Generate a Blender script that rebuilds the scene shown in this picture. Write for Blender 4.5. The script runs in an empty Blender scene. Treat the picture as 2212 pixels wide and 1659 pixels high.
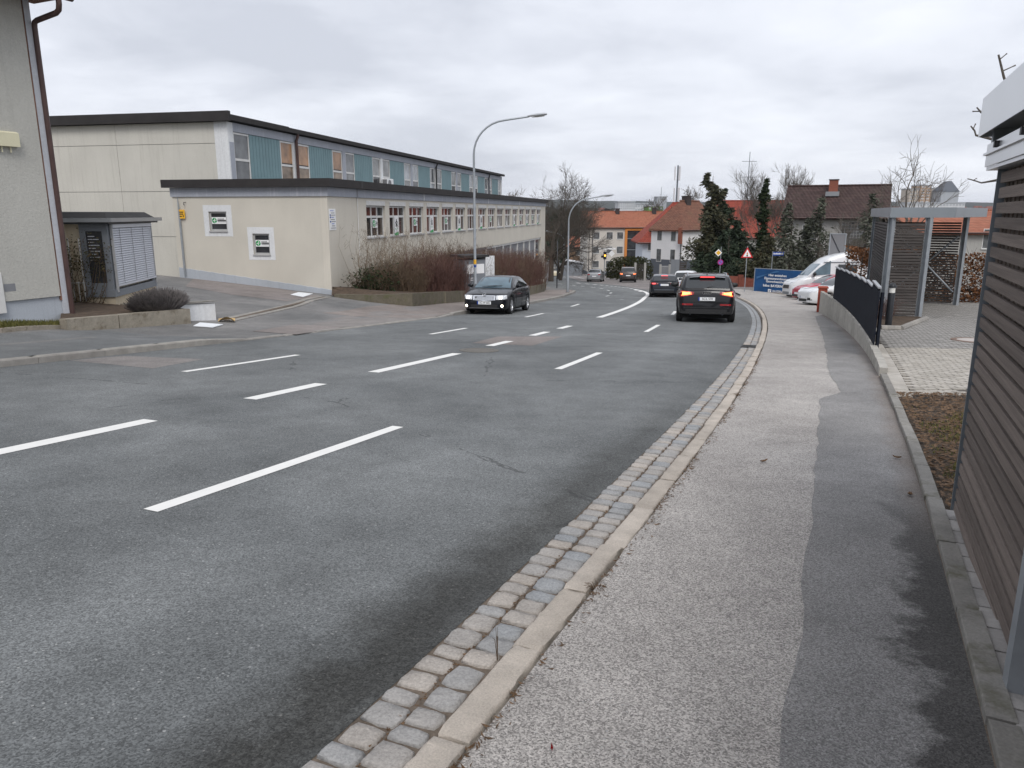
import bpy, bmesh, math, random
from mathutils import Vector, Matrix, noise
R = math.radians
random.seed(7)
sc = bpy.context.scene
C = sc.collection

# ------------------------------------------------------------------ camera
FPX, CX, CY = 1612.0, 1106.0, 829.5          # focal length and centre of a 2212 x 1659 frame
PIT = math.atan(370 / 1612)                   # looking down the hill
CAMZ = 1.6
cam = bpy.data.cameras.new('camera')
cam.sensor_width = 36.0
cam.lens = 36.0 * FPX / 2212.0
cam.clip_start = 0.05
cam.clip_end = 9000
camo = bpy.data.objects.new('camera', cam)
C.objects.link(camo)
camo.location = (0, 0, CAMZ)
camo.rotation_euler = (math.pi / 2 - PIT, 0, 0)
sc.camera = camo

# ------------------------------------------------------------------ sky, sun, exposure
SUN_EL, SUN_AZ = R(48), R(172)
w = bpy.data.worlds.new('World')
sc.world = w
w.use_nodes = True
nt = w.node_tree
nt.nodes.clear()
def _n(t, **k):
    n = nt.nodes.new(t)
    for a, b in k.items():
        setattr(n, a, b)
    return n
out = _n('ShaderNodeOutputWorld')
bg = _n('ShaderNodeBackground')
sky = _n('ShaderNodeTexSky')
sky.sky_type = 'NISHITA'
sky.sun_disc = False
sky.sun_elevation = SUN_EL
sky.sun_rotation = SUN_AZ
sky.dust_density = 3
skm = _n('ShaderNodeVectorMath', operation='SCALE')
skm.inputs['Scale'].default_value = 0.10
nt.links.new(sky.outputs[0], skm.inputs[0])
tc = _n('ShaderNodeTexCoord')
sep = _n('ShaderNodeSeparateXYZ')
nt.links.new(tc.outputs['Generated'], sep.inputs[0])
zmax = _n('ShaderNodeMath', operation='MAXIMUM'); zmax.inputs[1].default_value = 0.0
nt.links.new(sep.outputs['Z'], zmax.inputs[0])
za = _n('ShaderNodeMath', operation='ADD'); za.inputs[1].default_value = 0.16
nt.links.new(zmax.outputs[0], za.inputs[0])
dx = _n('ShaderNodeMath', operation='DIVIDE'); dy = _n('ShaderNodeMath', operation='DIVIDE')
nt.links.new(sep.outputs['X'], dx.inputs[0]); nt.links.new(za.outputs[0], dx.inputs[1])
nt.links.new(sep.outputs['Y'], dy.inputs[0]); nt.links.new(za.outputs[0], dy.inputs[1])
cmb = _n('ShaderNodeCombineXYZ')
nt.links.new(dx.outputs[0], cmb.inputs[0]); nt.links.new(dy.outputs[0], cmb.inputs[1])
def _noise(scale, detail, rough, off):
    m = _n('ShaderNodeVectorMath', operation='ADD'); m.inputs[1].default_value = off
    nt.links.new(cmb.outputs[0], m.inputs[0])
    n = _n('ShaderNodeTexNoise')
    n.inputs['Scale'].default_value = scale
    n.inputs['Detail'].default_value = detail
    n.inputs['Roughness'].default_value = rough
    n.inputs['Distortion'].default_value = 0.35
    nt.links.new(m.outputs[0], n.inputs['Vector'])
    return n
n1 = _noise(0.62, 6, 0.50, (3.1, 7.7, 0))
n2 = _noise(2.6, 5, 0.55, (11.0, 2.0, 4))
mx = _n('ShaderNodeMix', data_type='FLOAT'); mx.inputs[0].default_value = 0.24
nt.links.new(n1.outputs['Fac'], mx.inputs[2]); nt.links.new(n2.outputs['Fac'], mx.inputs[3])
rp = _n('ShaderNodeValToRGB')
rp.color_ramp.elements[0].position = 0.37; rp.color_ramp.elements[0].color = (0.54, 0.565, 0.63, 1)
rp.color_ramp.elements[1].position = 0.66; rp.color_ramp.elements[1].color = (0.82, 0.845, 0.90, 1)
e = rp.color_ramp.elements.new(0.51); e.color = (0.70, 0.725, 0.79, 1)
nt.links.new(mx.outputs[0], rp.inputs[0])
mc = _n('ShaderNodeMix', data_type='RGBA'); mc.inputs[0].default_value = 0.93
nt.links.new(skm.outputs[0], mc.inputs[6]); nt.links.new(rp.outputs[0], mc.inputs[7])
nt.links.new(mc.outputs[2], bg.inputs['Color'])
bg.inputs['Strength'].default_value = 1.06
nt.links.new(bg.outputs[0], out.inputs[0])
sl = bpy.data.lights.new('sun', 'SUN')
sl.energy = 1.4
sl.angle = R(25)
sl.color = (1.0, 0.97, 0.93)
so = bpy.data.objects.new('sun', sl)
C.objects.link(so)
_sd = Vector((math.sin(SUN_AZ) * math.cos(SUN_EL), math.cos(SUN_AZ) * math.cos(SUN_EL), math.sin(SUN_EL)))
so.rotation_euler = (-_sd).to_track_quat('-Z', 'Y').to_euler()
so.location = _sd * 60
sc.view_settings.view_transform = 'Standard'
sc.view_settings.look = 'None'
sc.view_settings.exposure = 0.27
sc.view_settings.gamma = 1.0
sc.view_settings.use_curve_mapping = False

# ------------------------------------------------------------------ the lie of the land
def S(Y):
    if Y <= 45: return .075 * Y
    if Y <= 130: return 3.375 + .066 * (Y - 45)
    return 8.985 + 1.65 * (1 - math.exp(-(Y - 130) / 25))
def zr(X, Y):
    return -S(Y) - .02 * max(0, 1 - max(Y, 0) / 50) * X
def sm(a, b, x):
    t = min(1, max(0, (x - a) / (b - a)))
    return t * t * (3 - 2 * t)
def lerp(a, b, t): return a + (b - a) * t
def table(tb, y):
    if y <= tb[0][0]: return tb[0][1]
    for (a, p), (b, q) in zip(tb, tb[1:]):
        if y <= b: return p + (q - p) * (y - a) / (b - a)
    return tb[-1][1]
LKT = [(48, 3.65), (51, 4.22), (53, 4.5), (55, 4.55), (58, 4.3), (63, 3.5), (72, 2.2), (85, 1.2), (105, 1.6), (130, 3.5), (160, 6), (200, 9.5), (245, 14)]
def LK(Y): return -.003315 * Y * Y + .5103 * Y - 13.21 if Y < 48 else table(LKT, Y)
def KIN(Y): return -1.234e-5 * Y**3 - .002166 * Y * Y + .4484 * Y - 1.247
GRT = [(44, 12.9), (47, 11.5), (50, 10.2), (59, 10.4), (69.5, 10.1), (78, 8.9), (91, 8.1), (109, 8.4), (144, 9.9), (172, 11.4), (202, 13.5), (245, 18.5)]
def GR(Y): return KIN(Y) - .345 if Y < 44 else table(GRT, Y)
def NEAR(Y): return -.00366 * Y * Y + .478 * Y - 4.472
def CEN(Y): return -.002825 * Y * Y + .4606 * Y - 7.015
def LEFT(Y): return -.004108 * Y * Y + .5212 * Y - 10.25
def KR(Y): return -.00349 * Y * Y + .4939 * Y + .5532
def kl(Y): return .12 - .09 * sm(14.8, 16.6, Y) + .09 * sm(25.2, 27.2, Y)
def ks(Y): return .035 + .065 * sm(8, 16, Y)
def wl(Y): return 1 - .75 * sm(31, 40, Y)
def Hl(X, Y):
    d = .9 * (LK(Y) - X)
    return zr(X, Y) + kl(Y) + (.02 * min(max(d, 0), 2) + .105 * max(0, d - 2)) * wl(Y)
def Hs(X, Y): return zr(X, Y) + ks(Y)
def Hy(X, Y):
    if Y < 10: return zr(X, Y) + .06
    return zr(KR(10), 10) + .06 - .036 * (Y - 10)
def Hroad(X, Y): return zr(X, Y)
def ray(x, y):
    a = (x - CX) / FPX; b = (CY - y) / FPX
    return Vector((a, math.cos(PIT) + b * math.sin(PIT), -math.sin(PIT) + b * math.cos(PIT)))
def onto(x, y, h=Hroad, off=0.0):
    d = ray(x, y); t = .4
    f = lambda t: CAMZ + d.z * t - h(d.x * t, d.y * t) - off
    while t < 400 and f(t) > 0: t *= 1.015
    a, b = t / 1.015, t
    for _ in range(40):
        m = (a + b) / 2
        if f(m) > 0: a = m
        else: b = m
    return Vector((d.x * a, d.y * a, h(d.x * a, d.y * a) + off))
def at(x, y, Y):
    d = ray(x, y); t = Y / d.y
    return Vector((d.x * t, Y, CAMZ + d.z * t))

# ------------------------------------------------------------------ materials
MATS = {}
class NB:
    def __init__(s, name):
        s.m = bpy.data.materials.new(name); s.m.use_nodes = True
        s.t = s.m.node_tree; s.t.nodes.clear()
        s.o = s.t.nodes.new('ShaderNodeOutputMaterial')
        s.p = s.t.nodes.new('ShaderNodeBsdfPrincipled')
        s.t.links.new(s.p.outputs[0], s.o.inputs[0])
        MATS[name] = s.m
    def n(s, t, **k):
        n = s.t.nodes.new(t)
        for a, b in k.items(): setattr(n, a, b)
        return n
    def l(s, a, b): s.t.links.new(a, b)
    def val(s, inp, v):
        if isinstance(v, (int, float, tuple)): inp.default_value = v
        else: s.l(v, inp)
    def pos(s):
        return s.n('ShaderNodeNewGeometry').outputs['Position']
    def objc(s):
        return s.n('ShaderNodeTexCoord').outputs['Object']
    def uv(s):
        return s.n('ShaderNodeTexCoord').outputs['UV']
    def scale(s, v, xyz):
        m = s.n('ShaderNodeVectorMath', operation='MULTIPLY'); m.inputs[1].default_value = xyz
        s.l(v, m.inputs[0]); return m.outputs[0]
    def noise(s, v, sc_, det=4, rough=.55, dist=0):
        n = s.n('ShaderNodeTexNoise'); s.l(v, n.inputs['Vector'])
        n.inputs['Scale'].default_value = sc_; n.inputs['Detail'].default_value = det
        n.inputs['Roughness'].default_value = rough; n.inputs['Distortion'].default_value = dist
        return n.outputs['Fac']
    def vor(s, v, sc_, feat='F1', outp='Distance', rnd=1):
        n = s.n('ShaderNodeTexVoronoi', feature=feat); s.l(v, n.inputs['Vector'])
        n.inputs['Scale'].default_value = sc_; n.inputs['Randomness'].default_value = rnd
        return n.outputs[outp]
    def ramp(s, f, *st):
        n = s.n('ShaderNodeValToRGB'); r = n.color_ramp
        for i, (p, c) in enumerate(st):
            if isinstance(c, (int, float)): c = (c, c, c)
            e = r.elements[i] if i < 2 else r.elements.new(p)
            e.position = p; e.color = (*c, 1)
        s.l(f, n.inputs[0]); return n.outputs[0]
    def mix(s, f, a, b, mode='MIX'):
        n = s.n('ShaderNodeMix', data_type='RGBA', blend_type=mode)
        for i, v in ((0, f), (6, a), (7, b)):
            if isinstance(v, (int, float)): n.inputs[i].default_value = v if i == 0 else (v, v, v, 1)
            elif isinstance(v, tuple): n.inputs[i].default_value = (*v, 1)
            else: s.l(v, n.inputs[i])
        return n.outputs[2]
    def math(s, op, a, b=0.0, clamp=False):
        n = s.n('ShaderNodeMath', operation=op, use_clamp=clamp)
        s.val(n.inputs[0], a); s.val(n.inputs[1], b); return n.outputs[0]
    def bump(s, h, st, d=.01):
        n = s.n('ShaderNodeBump'); n.inputs['Strength'].default_value = st; n.inputs['Distance'].default_value = d
        s.l(h, n.inputs['Height']); s.l(n.outputs[0], s.p.inputs['Normal'])
    def col(s, c):
        if isinstance(c, tuple): s.p.inputs['Base Color'].default_value = (*c, 1)
        else: s.l(c, s.p.inputs['Base Color'])
        return s
    def set(s, rough=None, metal=None, spec=None, coat=None, emit=None, es=1, trans=None):
        P = s.p.inputs
        if rough is not None: s.val(P['Roughness'], rough)
        if metal is not None: P['Metallic'].default_value = metal
        if spec is not None: P['Specular IOR Level'].default_value = spec
        if coat is not None: P['Coat Weight'].default_value = coat; P['Coat Roughness'].default_value = .04
        if emit is not None:
            P['Emission Color'].default_value = (*emit, 1); P['Emission Strength'].default_value = es
        if trans is not None: P['Transmission Weight'].default_value = trans
        return s
def plain(name, c, rough=.7, var=.12, scale=3, bump=0, bs=60, bd=.004, metal=0, spec=.4, coat=None, det=5, emit=None, es=1):
    b = NB(name); v = b.objc()
    if var:
        f = b.noise(v, scale, det, .6)
        b.col(b.ramp(f, (.25, tuple(x * (1 - var) for x in c)), (.75, tuple(min(1, x * (1 + var)) for x in c))))
    else: b.col(c)
    if bump: b.bump(b.noise(v, bs, 3), bump, bd)
    b.set(rough=rough, metal=metal, spec=spec, coat=coat, emit=emit, es=es)
    return name

def asphalt(name, base, tint2, speck=.5, patchy=.18, coarse=150, edge=False, stain=None):
    b = NB(name); p = b.pos()
    big = b.noise(p, .35, 4, .55, .4)
    c = b.ramp(big, (.3, tuple(x * (1 - patchy) for x in base)), (.7, tuple(x * (1 + patchy) for x in tint2)))
    med = b.noise(p, 2.2, 5, .65)
    c = b.mix(1, c, b.ramp(med, (.3, .84), (.7, 1.14)), 'MULTIPLY')
    agg = b.vor(p, coarse, outp='Color')
    sepn = b.n('ShaderNodeSeparateColor'); b.l(agg, sepn.inputs[0])
    c = b.mix(1, c, b.ramp(sepn.outputs[0], (.0, 1 - speck), (.55, 1.0), (1, 1 + speck * .9)), 'MULTIPLY')
    wh = b.vor(p, coarse * .42, outp='Color')
    sp2 = b.n('ShaderNodeSeparateColor'); b.l(wh, sp2.inputs[0])
    dist = b.vor(p, coarse * .42)
    m1 = b.math('GREATER_THAN', sp2.outputs[1], .965)
    m2 = b.math('LESS_THAN', dist, .33)
    mm = b.math('MULTIPLY', m1, m2)
    c = b.mix(b.math('MULTIPLY', mm, .55), c, (.45, .45, .44))
    if edge:
        u = b.n('ShaderNodeSeparateXYZ'); b.l(b.uv(), u.inputs[0])
        nz = b.noise(p, 3.0, 5, .65)
        d = b.math('ADD', u.outputs[0], b.math('MULTIPLY', b.math('SUBTRACT', nz, .5), .55))
        far = b.ramp(b.math('DIVIDE', u.outputs[1], 12), (.25, 1), (.85, .18))
        dark = b.ramp(d, (.0, .80), (.06, .95), (.20, 1.0), (.55, 0.0))
        dk = b.math('MULTIPLY', b.math('MULTIPLY', dark, far), 1.0)
        c = b.mix(dk, c, b.mix(1, c, b.ramp(b.noise(p, 38, 4, .7), (.3, (.20, .19, .175)), (.7, (.47, .455, .43))), 'MULTIPLY'))
        # pale worn wheel tracks
        tr = b.math('ABSOLUTE', b.math('SUBTRACT', u.outputs[0], 1.55))
        tr2 = b.math('ABSOLUTE', b.math('SUBTRACT', u.outputs[0], 4.1))
        tk = b.ramp(b.math('MINIMUM', tr, tr2), (.0, 1.12), (.55, .98))
        c = b.mix(1, c, tk, 'MULTIPLY')
        # thin tar-filled cracks
        ck = b.vor(b.scale(p, (1, 1, .01)), .16, feat='DISTANCE_TO_EDGE')
        wob = b.math('ADD', ck, b.math('MULTIPLY', b.math('SUBTRACT', b.noise(p, 2.5, 4), .5), .05))
        cm = b.math('MULTIPLY', b.math('LESS_THAN', b.math('ABSOLUTE', wob), .0022), b.math('GREATER_THAN', b.noise(p, .3, 2), .52))
        c = b.mix(b.math('MULTIPLY', cm, .5), c, (.035, .035, .035))
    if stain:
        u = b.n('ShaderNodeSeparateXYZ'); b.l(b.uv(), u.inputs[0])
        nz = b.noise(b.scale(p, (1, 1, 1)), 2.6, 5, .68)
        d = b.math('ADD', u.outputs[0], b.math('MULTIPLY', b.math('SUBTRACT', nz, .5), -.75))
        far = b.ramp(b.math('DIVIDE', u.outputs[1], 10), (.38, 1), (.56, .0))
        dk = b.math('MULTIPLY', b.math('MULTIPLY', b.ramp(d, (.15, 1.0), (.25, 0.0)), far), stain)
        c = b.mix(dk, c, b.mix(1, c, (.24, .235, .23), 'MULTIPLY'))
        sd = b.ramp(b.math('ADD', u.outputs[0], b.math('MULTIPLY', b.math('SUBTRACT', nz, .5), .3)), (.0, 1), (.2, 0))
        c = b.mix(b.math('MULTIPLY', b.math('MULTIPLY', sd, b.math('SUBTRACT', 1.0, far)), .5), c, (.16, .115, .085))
    b.col(c)
    h = b.math('ADD', b.vor(p, coarse * .8), b.math('MULTIPLY', b.noise(p, coarse * .3, 2), .5))
    b.bump(h, .55, .006)
    b.set(rough=.86, spec=.32)

asphalt('road_asphalt', (.138, .146, .148), (.176, .183, .183), .46, .14, 140, edge=True)
asphalt('junction_asphalt', (.20, .185, .178), (.24, .215, .205), .3, .12, 140)
asphalt('pale_footway', (.355, .33, .308), (.40, .375, .35), .56, .07, 165)
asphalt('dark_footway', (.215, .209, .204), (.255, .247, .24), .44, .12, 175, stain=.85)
asphalt('grey_footway', (.145, .152, .154), (.175, .178, .18), .3, .12, 140)
asphalt('red_footway', (.215, .185, .168), (.25, .218, .20), .3, .14, 140)
asphalt('drive_asphalt', (.165, .165, .163), (.215, .207, .20), .32, .16, 120)
asphalt('red_patch', (.215, .188, .175), (.25, .222, .21), .34, .12, 130)
asphalt('pale_patch', (.205, .19, .185), (.245, .225, .21), .34, .12, 130)
asphalt('gravel', (.20, .17, .14), (.28, .24, .20), .7, .25, 45)

def stone(name, c1, c2, rnd=.2, sc_=60, rough=.8, bump=.5, moss=None):
    b = NB(name); v = b.pos()
    oi = b.n('ShaderNodeObjectInfo')
    c = b.mix(oi.outputs['Random'], c1, c2)
    c = b.mix(1, c, b.ramp(b.noise(v, sc_, 4, .7), (.25, 1 - rnd), (.75, 1 + rnd)), 'MULTIPLY')
    c = b.mix(1, c, b.ramp(b.noise(v, 5, 4, .6), (.3, .8), (.7, 1.12)), 'MULTIPLY')
    if moss:
        c = b.mix(b.ramp(b.noise(v, 3.5, 5, .7), (.54, 0), (.68, .75)), c, moss)
    b.col(c); b.bump(b.noise(v, sc_ * .8, 5, .65), bump, .01)
    b.set(rough=rough, spec=.3)
stone('cobble_granite', (.30, .31, .318), (.43, .385, .34), .34, 85, .75, .8)
stone('kerb_granite', (.43, .38, .325), (.50, .445, .385), .26, 130, .8, .6)
stone('concrete_kerb', (.27, .255, .235), (.33, .31, .28), .14, 90)
stone('edging', (.20, .19, .172), (.285, .272, .25), .2, 70, .85, .4, (.10, .095, .06))
stone('slab', (.30, .285, .272), (.40, .38, .36), .12, 60)
stone('paver', (.36, .332, .29), (.45, .42, .375), .12, 60)
stone('paver_grey', (.33, .315, .295), (.39, .375, .35), .12, 60)
stone('old_concrete', (.30, .27, .22), (.33, .29, .24), .16, 40, .9, .5, (.13, .10, .065))
stone('mossy_concrete', (.12, .105, .08), (.17, .15, .11), .3, 30, .9, .6, (.09, .10, .035))
stone('wall_concrete', (.34, .325, .29), (.42, .40, .36), .1, 30, .9, .3)
stone('brickwork', (.26, .085, .06), (.30, .10, .07), .18, 18, .9, .4)
stone('joint_dark', (.045, .038, .032), (.06, .05, .042), .35, 45, .95, .8)
stone('mortar', (.135, .108, .085), (.15, .12, .094), .35, 45, .95, .8)

def render_wall(name, c, dirt, streak=.5, grain=70, gb=.25):
    b = NB(name); v = b.objc()
    c0 = b.ramp(b.noise(v, .5, 5, .6), (.3, tuple(x * .92 for x in c)), (.7, tuple(min(1, x * 1.05) for x in c)))
    st = b.noise(b.scale(v, (5, 5, .22)), 1.6, 6, .72)
    c0 = b.mix(b.math('MULTIPLY', b.ramp(st, (.52, 0), (.72, 1)), streak), c0, dirt)
    c0 = b.mix(1, c0, b.ramp(b.noise(v, grain, 3, .7), (.25, .9), (.75, 1.08)), 'MULTIPLY')
    b.col(c0); b.bump(b.noise(v, grain, 4, .7), gb, .012); b.set(rough=.92, spec=.2)
render_wall('hall_render', (.585, .565, .51), (.37, .35, .305), .42, 25, .12)
render_wall('wing_render', (.60, .565, .495), (.50, .465, .395), .16, 30, .10)
render_wall('wing_side_render', (.64, .60, .525), (.47, .43, .36), .30, 30, .10)
render_wall('house_render', (.50, .49, .45), (.37, .36, .33), .28, 30, 1.0)
render_wall('grey_band', (.38, .40, .45), (.55, .56, .60), .75, 12, .1)
render_wall('corner_grey', (.50, .515, .55), (.38, .39, .42), .6, 14, .1)
render_wall('white_band', (.72, .73, .74), (.5, .5, .5), .4, 12, .1)
render_wall('blue_plinth', (.43, .46, .50), (.33, .35, .37), .5, 30, .2)
render_wall('annex_render', (.55, .47, .35), (.38, .25, .13), .75, 30, .2)
render_wall('cream_house', (.62, .58, .53), (.5, .46, .42), .3, 15, .1)
render_wall('white_house', (.78, .77, .77), (.6, .59, .58), .3, 15, .1)
render_wall('bluewhite_house', (.60, .64, .71), (.5, .52, .56), .3, 15, .1)
render_wall('grey_house', (.40, .39, .37), (.24, .23, .22), .6, 15, .1)
render_wall('brown_house', (.23, .15, .10), (.18, .12, .08), .3, 15, .1)
render_wall('slate_plinth', (.115, .125, .145), (.08, .09, .10), .3, 15, .1)
render_wall('beige_block', (.58, .50, .42), (.48, .42, .36), .3, 5, .0)

def tiles(name, c1, c2, row=3.3, colw=4.5, moss=(.12, .10, .06), mo=.2):
    b = NB(name); v = b.uv()
    n = b.noise(v, 1.2, 5, .7)
    c = b.mix(b.ramp(n, (.3, 0), (.7, 1)), c1, c2)
    sx = b.n('ShaderNodeSeparateXYZ'); b.l(v, sx.inputs[0])
    fr = b.math('FRACT', b.math('MULTIPLY', sx.outputs[1], row))
    fc = b.math('FRACT', b.math('MULTIPLY', sx.outputs[0], colw))
    c = b.mix(1, c, b.ramp(b.noise(b.scale(v, (colw, row, 1)), 1.0, 1), (.3, .75), (.7, 1.25)), 'MULTIPLY')
    c = b.mix(b.math('MULTIPLY', b.ramp(fr, (.0, 1), (.16, 0)), .75), c, tuple(x * .3 for x in c1))
    c = b.mix(b.math('MULTIPLY', b.ramp(fc, (.0, 1), (.14, 0)), .35), c, tuple(x * .4 for x in c1))
    c = b.mix(b.ramp(b.noise(v, .6, 5, .7), (.5, 0), (.75, mo)), c, moss)
    b.col(c)
    h = b.math('ADD', fr, b.math('MULTIPLY', b.math('SINE', b.math('MULTIPLY', fc, 6.283)), .35))
    b.bump(h, .8, .05); b.set(rough=.85, spec=.25)
tiles('orange_tiles', (.30, .105, .062), (.36, .145, .09))
tiles('red_tiles', (.235, .048, .034), (.30, .068, .045))
tiles('mixed_tiles', (.15, .078, .055), (.235, .10, .068), mo=.6)
tiles('dark_tiles', (.045, .028, .026), (.075, .046, .042), 2.6, 3.2, (.09, .085, .06), .35)

plain('black_fascia', (.030, .027, .027), .8, .3, 2.0, .2, 12, .02)
plain('black_roofing', (.04, .038, .038), .85, .3, 1.2, .2, 20, .02)
plain('flat_roof_gravel', (.15, .15, .145), .95, .3, 2)
plain('brown_copper', (.075, .040, .035), .45, .3, 4, spec=.5)
plain('rust_seal', (.17, .09, .065), .9, .85, .9)
plain('frame_white', (.66, .655, .64), .5, .1, 4)
plain('frame_grey', (.40, .40, .40), .5, .12, 5)
plain('dark_metal', (.035, .037, .042), .5, .15, 8)
plain('sheet_blue', (.165, .265, .29), .55, .12, 1.1, .1, 6)
plain('panel_grey', (.22, .225, .24), .7, .15, 1.5)
plain('galvanised', (.33, .355, .38), .42, .14, 6, .06, 30, .002, metal=.35, spec=.5)
plain('galv_dark', (.20, .225, .25), .45, .14, 5, .06, 30, .002, metal=.4, spec=.5)
plain('alu_fascia', (.56, .57, .585), .30, .06, .8, metal=.75, spec=.5)
plain('alu_grey', (.30, .33, .36), .38, .08, 1, metal=.5, spec=.5)
plain('zinc', (.36, .37, .385), .35, .08, 2, metal=.7)
plain('blind_slat', (.56, .575, .62), .45, .06, 2)
plain('iron', (.05, .05, .05), .6, .3, 20, .4, 80, .003, metal=.4)
plain('cover_frame', (.19, .13, .10), .8, .2, 20)
plain('road_iron', (.135, .125, .11), .75, .25, 25, .5, 60, .004)
plain('far_orange', (.47, .33, .23), .8, .1, .3)
plain('cover_lid', (.46, .42, .39), .8, .1, 20)
plain('paint_white', (.78, .77, .74), .62, .05, 8, .15, 200, .002)
plain('paint_white_worn', (.66, .66, .64), .65, .10, 25, .15, 200, .002)
plain('sign_white', (.85, .85, .85), .4, 0)
plain('sign_red', (.60, .02, .025), .4, 0)
plain('sign_yellow', (.83, .45, .03), .4, 0)
plain('sign_blue', (.01, .05, .28), .4, 0)
plain('sign_magenta', (.42, .02, .20), .4, 0)
plain('sign_black', (.015, .015, .015), .5, 0)
plain('sign_green', (.02, .30, .09), .5, 0)
plain('sign_grey', (.18, .18, .19), .5, 0)
plain('sign_paleblue', (.12, .18, .55), .5, 0)
plain('banner_blue', (.012, .075, .215), .55, .25, 1.0)
plain('banner_pale', (.05, .15, .32), .55, .1, 2.0)
plain('white_plastic', (.72, .73, .74), .4, .05, 4)
plain('cream_plastic', (.66, .62, .44), .45, .05, 4)
plain('red_post', (.36, .075, .045), .75, .15, 6)
plain('orange_wall', (.60, .22, .05), .8, .05, 2)
plain('fence_black', (.014, .017, .025), .85, .25, 3, spec=.12)
plain('fence_cap', (.34, .35, .37), .4, .1, 4)
plain('bollard_black', (.02, .022, .026), .4, .1, 6)
plain('lamp_glass', (.75, .74, .70), .25, 0)
plain('rubber', (.016, .016, .017), .75, .2, 10)
plain('rim_alloy', (.52, .53, .55), .3, .05, 8, metal=.8)
plain('chrome', (.75, .76, .78), .12, 0, metal=1.0)
plain('trim_black', (.02, .02, .021), .45, .1, 8)
plain('under_black', (.008, .008, .008), .9, 0)
plain('plate_white', (.80, .81, .82), .4, 0)
plain('curtain', (.62, .62, .60), .9, .1, 12)
plain('tree_bark', (.075, .062, .050), .95, .3, 6, .5, 25, .02)
plain('pale_bark', (.115, .10, .085), .95, .3, 6, .5, 25, .02)
plain('twig_red', (.100, .050, .040), .9, .35, 1.5)
plain('twig_brown', (.115, .078, .050), .9, .3, 1.5)
plain('twig_pale', (.20, .155, .11), .9, .3, 2)
plain('soil', (.075, .055, .040), .98, .4, 8, .8, 30, .03)
plain('bed_soil', (.085, .06, .042), .98, .5, 6, .8, 30, .03)
plain('terrain', (.085, .080, .050), .98, .4, .2, .3, 3, .1)
plain('wood_brown', (.15, .07, .045), .8, .3, 5)
plain('grey_paint', (.20, .215, .235), .6, .08, 3)
plain('paper', (.80, .82, .84), .6, .03, 4)
plain('chimney_brick', (.24, .085, .055), .9, .25, 14, .3, 20, .02)
plain('chimney_dark', (.05, .04, .04), .9, .25, 8)
plain('headlamp', (.75, .77, .80), .12, 0, spec=.6, coat=1)
plain('lamp_on', (1, .97, .9), .3, 0, emit=(1.0, .95, .85), es=2.2)
plain('fog_on', (1, .93, .8), .3, 0, emit=(1.0, .90, .70), es=4.0)
plain('tail_red', (.28, .006, .010), .2, 0, coat=1)
plain('tail_on', (.9, .12, .05), .3, 0, emit=(1.0, .20, .06), es=2.0)
plain('tail_amber', (1, .6, .1), .3, 0, emit=(1.0, .58, .12), es=2.6)
plain('brake_on', (.9, .05, .05), .3, 0, emit=(1.0, .10, .10), es=1.6)
plain('signal_amber', (1, .5, .05), .3, 0, emit=(1.0, .42, .04), es=5.0)
plain('cardboard', (.48, .34, .17), .9, .2, 8)
plain('far_white', (.60, .61, .63), .8, .1, .2)
plain('far_grey', (.40, .42, .45), .8, .1, .2)
plain('far_green', (.12, .24, .04), .9, .15, .1)
plain('far_red', (.20, .075, .055), .9, .3, .05)

def glass(name, c, rough=.08, var=.5, spec=.6):
    b = NB(name); v = b.objc()
    b.col(b.ramp(b.noise(v, 1.3, 3, .5), (.3, tuple(x * (1 - var) for x in c)), (.7, tuple(x * (1 + var) for x in c))))
    b.set(rough=rough, spec=spec)
glass('glass_dark', (.035, .036, .040))
glass('glass_brown', (.058, .042, .038))
glass('glass_red', (.105, .034, .028))
glass('glass_grey', (.13, .135, .14))
glass('glass_tan', (.27, .20, .14), .2)
glass('glass_orange', (.36, .20, .105), .25)
glass('glass_haze', (.20, .205, .20), .15)
glass('glass_pale', (.30, .32, .34), .1)
glass('car_glass', (.020, .024, .027), .03, .2, .9)
glass('car_glass_blue', (.10, .16, .20), .05, .3, .8)
def paint(name, c, rough=.28, metal=.0):
    b = NB(name); b.col(c); b.set(rough=rough, metal=metal, spec=.15, coat=.55)
paint('paint_black', (.005, .006, .009), .35)
paint('paint_darkgrey', (.010, .0105, .013), .35)
paint('paint_blueblack', (.012, .015, .022), .35)
paint('paint_carwhite', (.72, .73, .74))
paint('paint_silver', (.34, .35, .36), .3, .6)
paint('paint_brown', (.06, .05, .048), .3, .4)
paint('paint_cream', (.62, .55, .40))
paint('paint_red', (.42, .02, .05))

def leafmat(name, c1, c2, c3, sc_=2.2):
    b = NB(name); v = b.pos()
    c = b.ramp(b.noise(v, sc_, 5, .75), (.32, c1), (.52, c2), (.72, c3))
    c = b.mix(1, c, b.ramp(b.noise(v, sc_ * 9, 2, .6), (.3, .7), (.7, 1.35)), 'MULTIPLY')
    b.col(c); b.set(rough=.75, spec=.2)
leafmat('conifer_leaf', (.018, .028, .018), (.038, .055, .034), (.075, .085, .045))
leafmat('conifer_brown', (.032, .036, .022), (.065, .066, .038), (.12, .090, .050))
leafmat('grey_conifer', (.045, .054, .040), (.085, .092, .068), (.14, .135, .10))
leafmat('ivy_leaf', (.010, .018, .008), (.022, .036, .014), (.045, .055, .02))
leafmat('beech_leaf', (.10, .042, .02), (.19, .085, .038), (.28, .14, .065), 4)
leafmat('hedge_leaf', (.018, .024, .008), (.04, .045, .016), (.085, .075, .03))
leafmat('rose_leaf', (.03, .04, .015), (.075, .065, .03), (.14, .07, .04), 5)
leafmat('grass_leaf', (.05, .06, .015), (.12, .115, .035), (.20, .17, .06), 6)
leafmat('lavender_leaf', (.07, .062, .062), (.13, .118, .115), (.21, .19, .18), 8)
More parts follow.
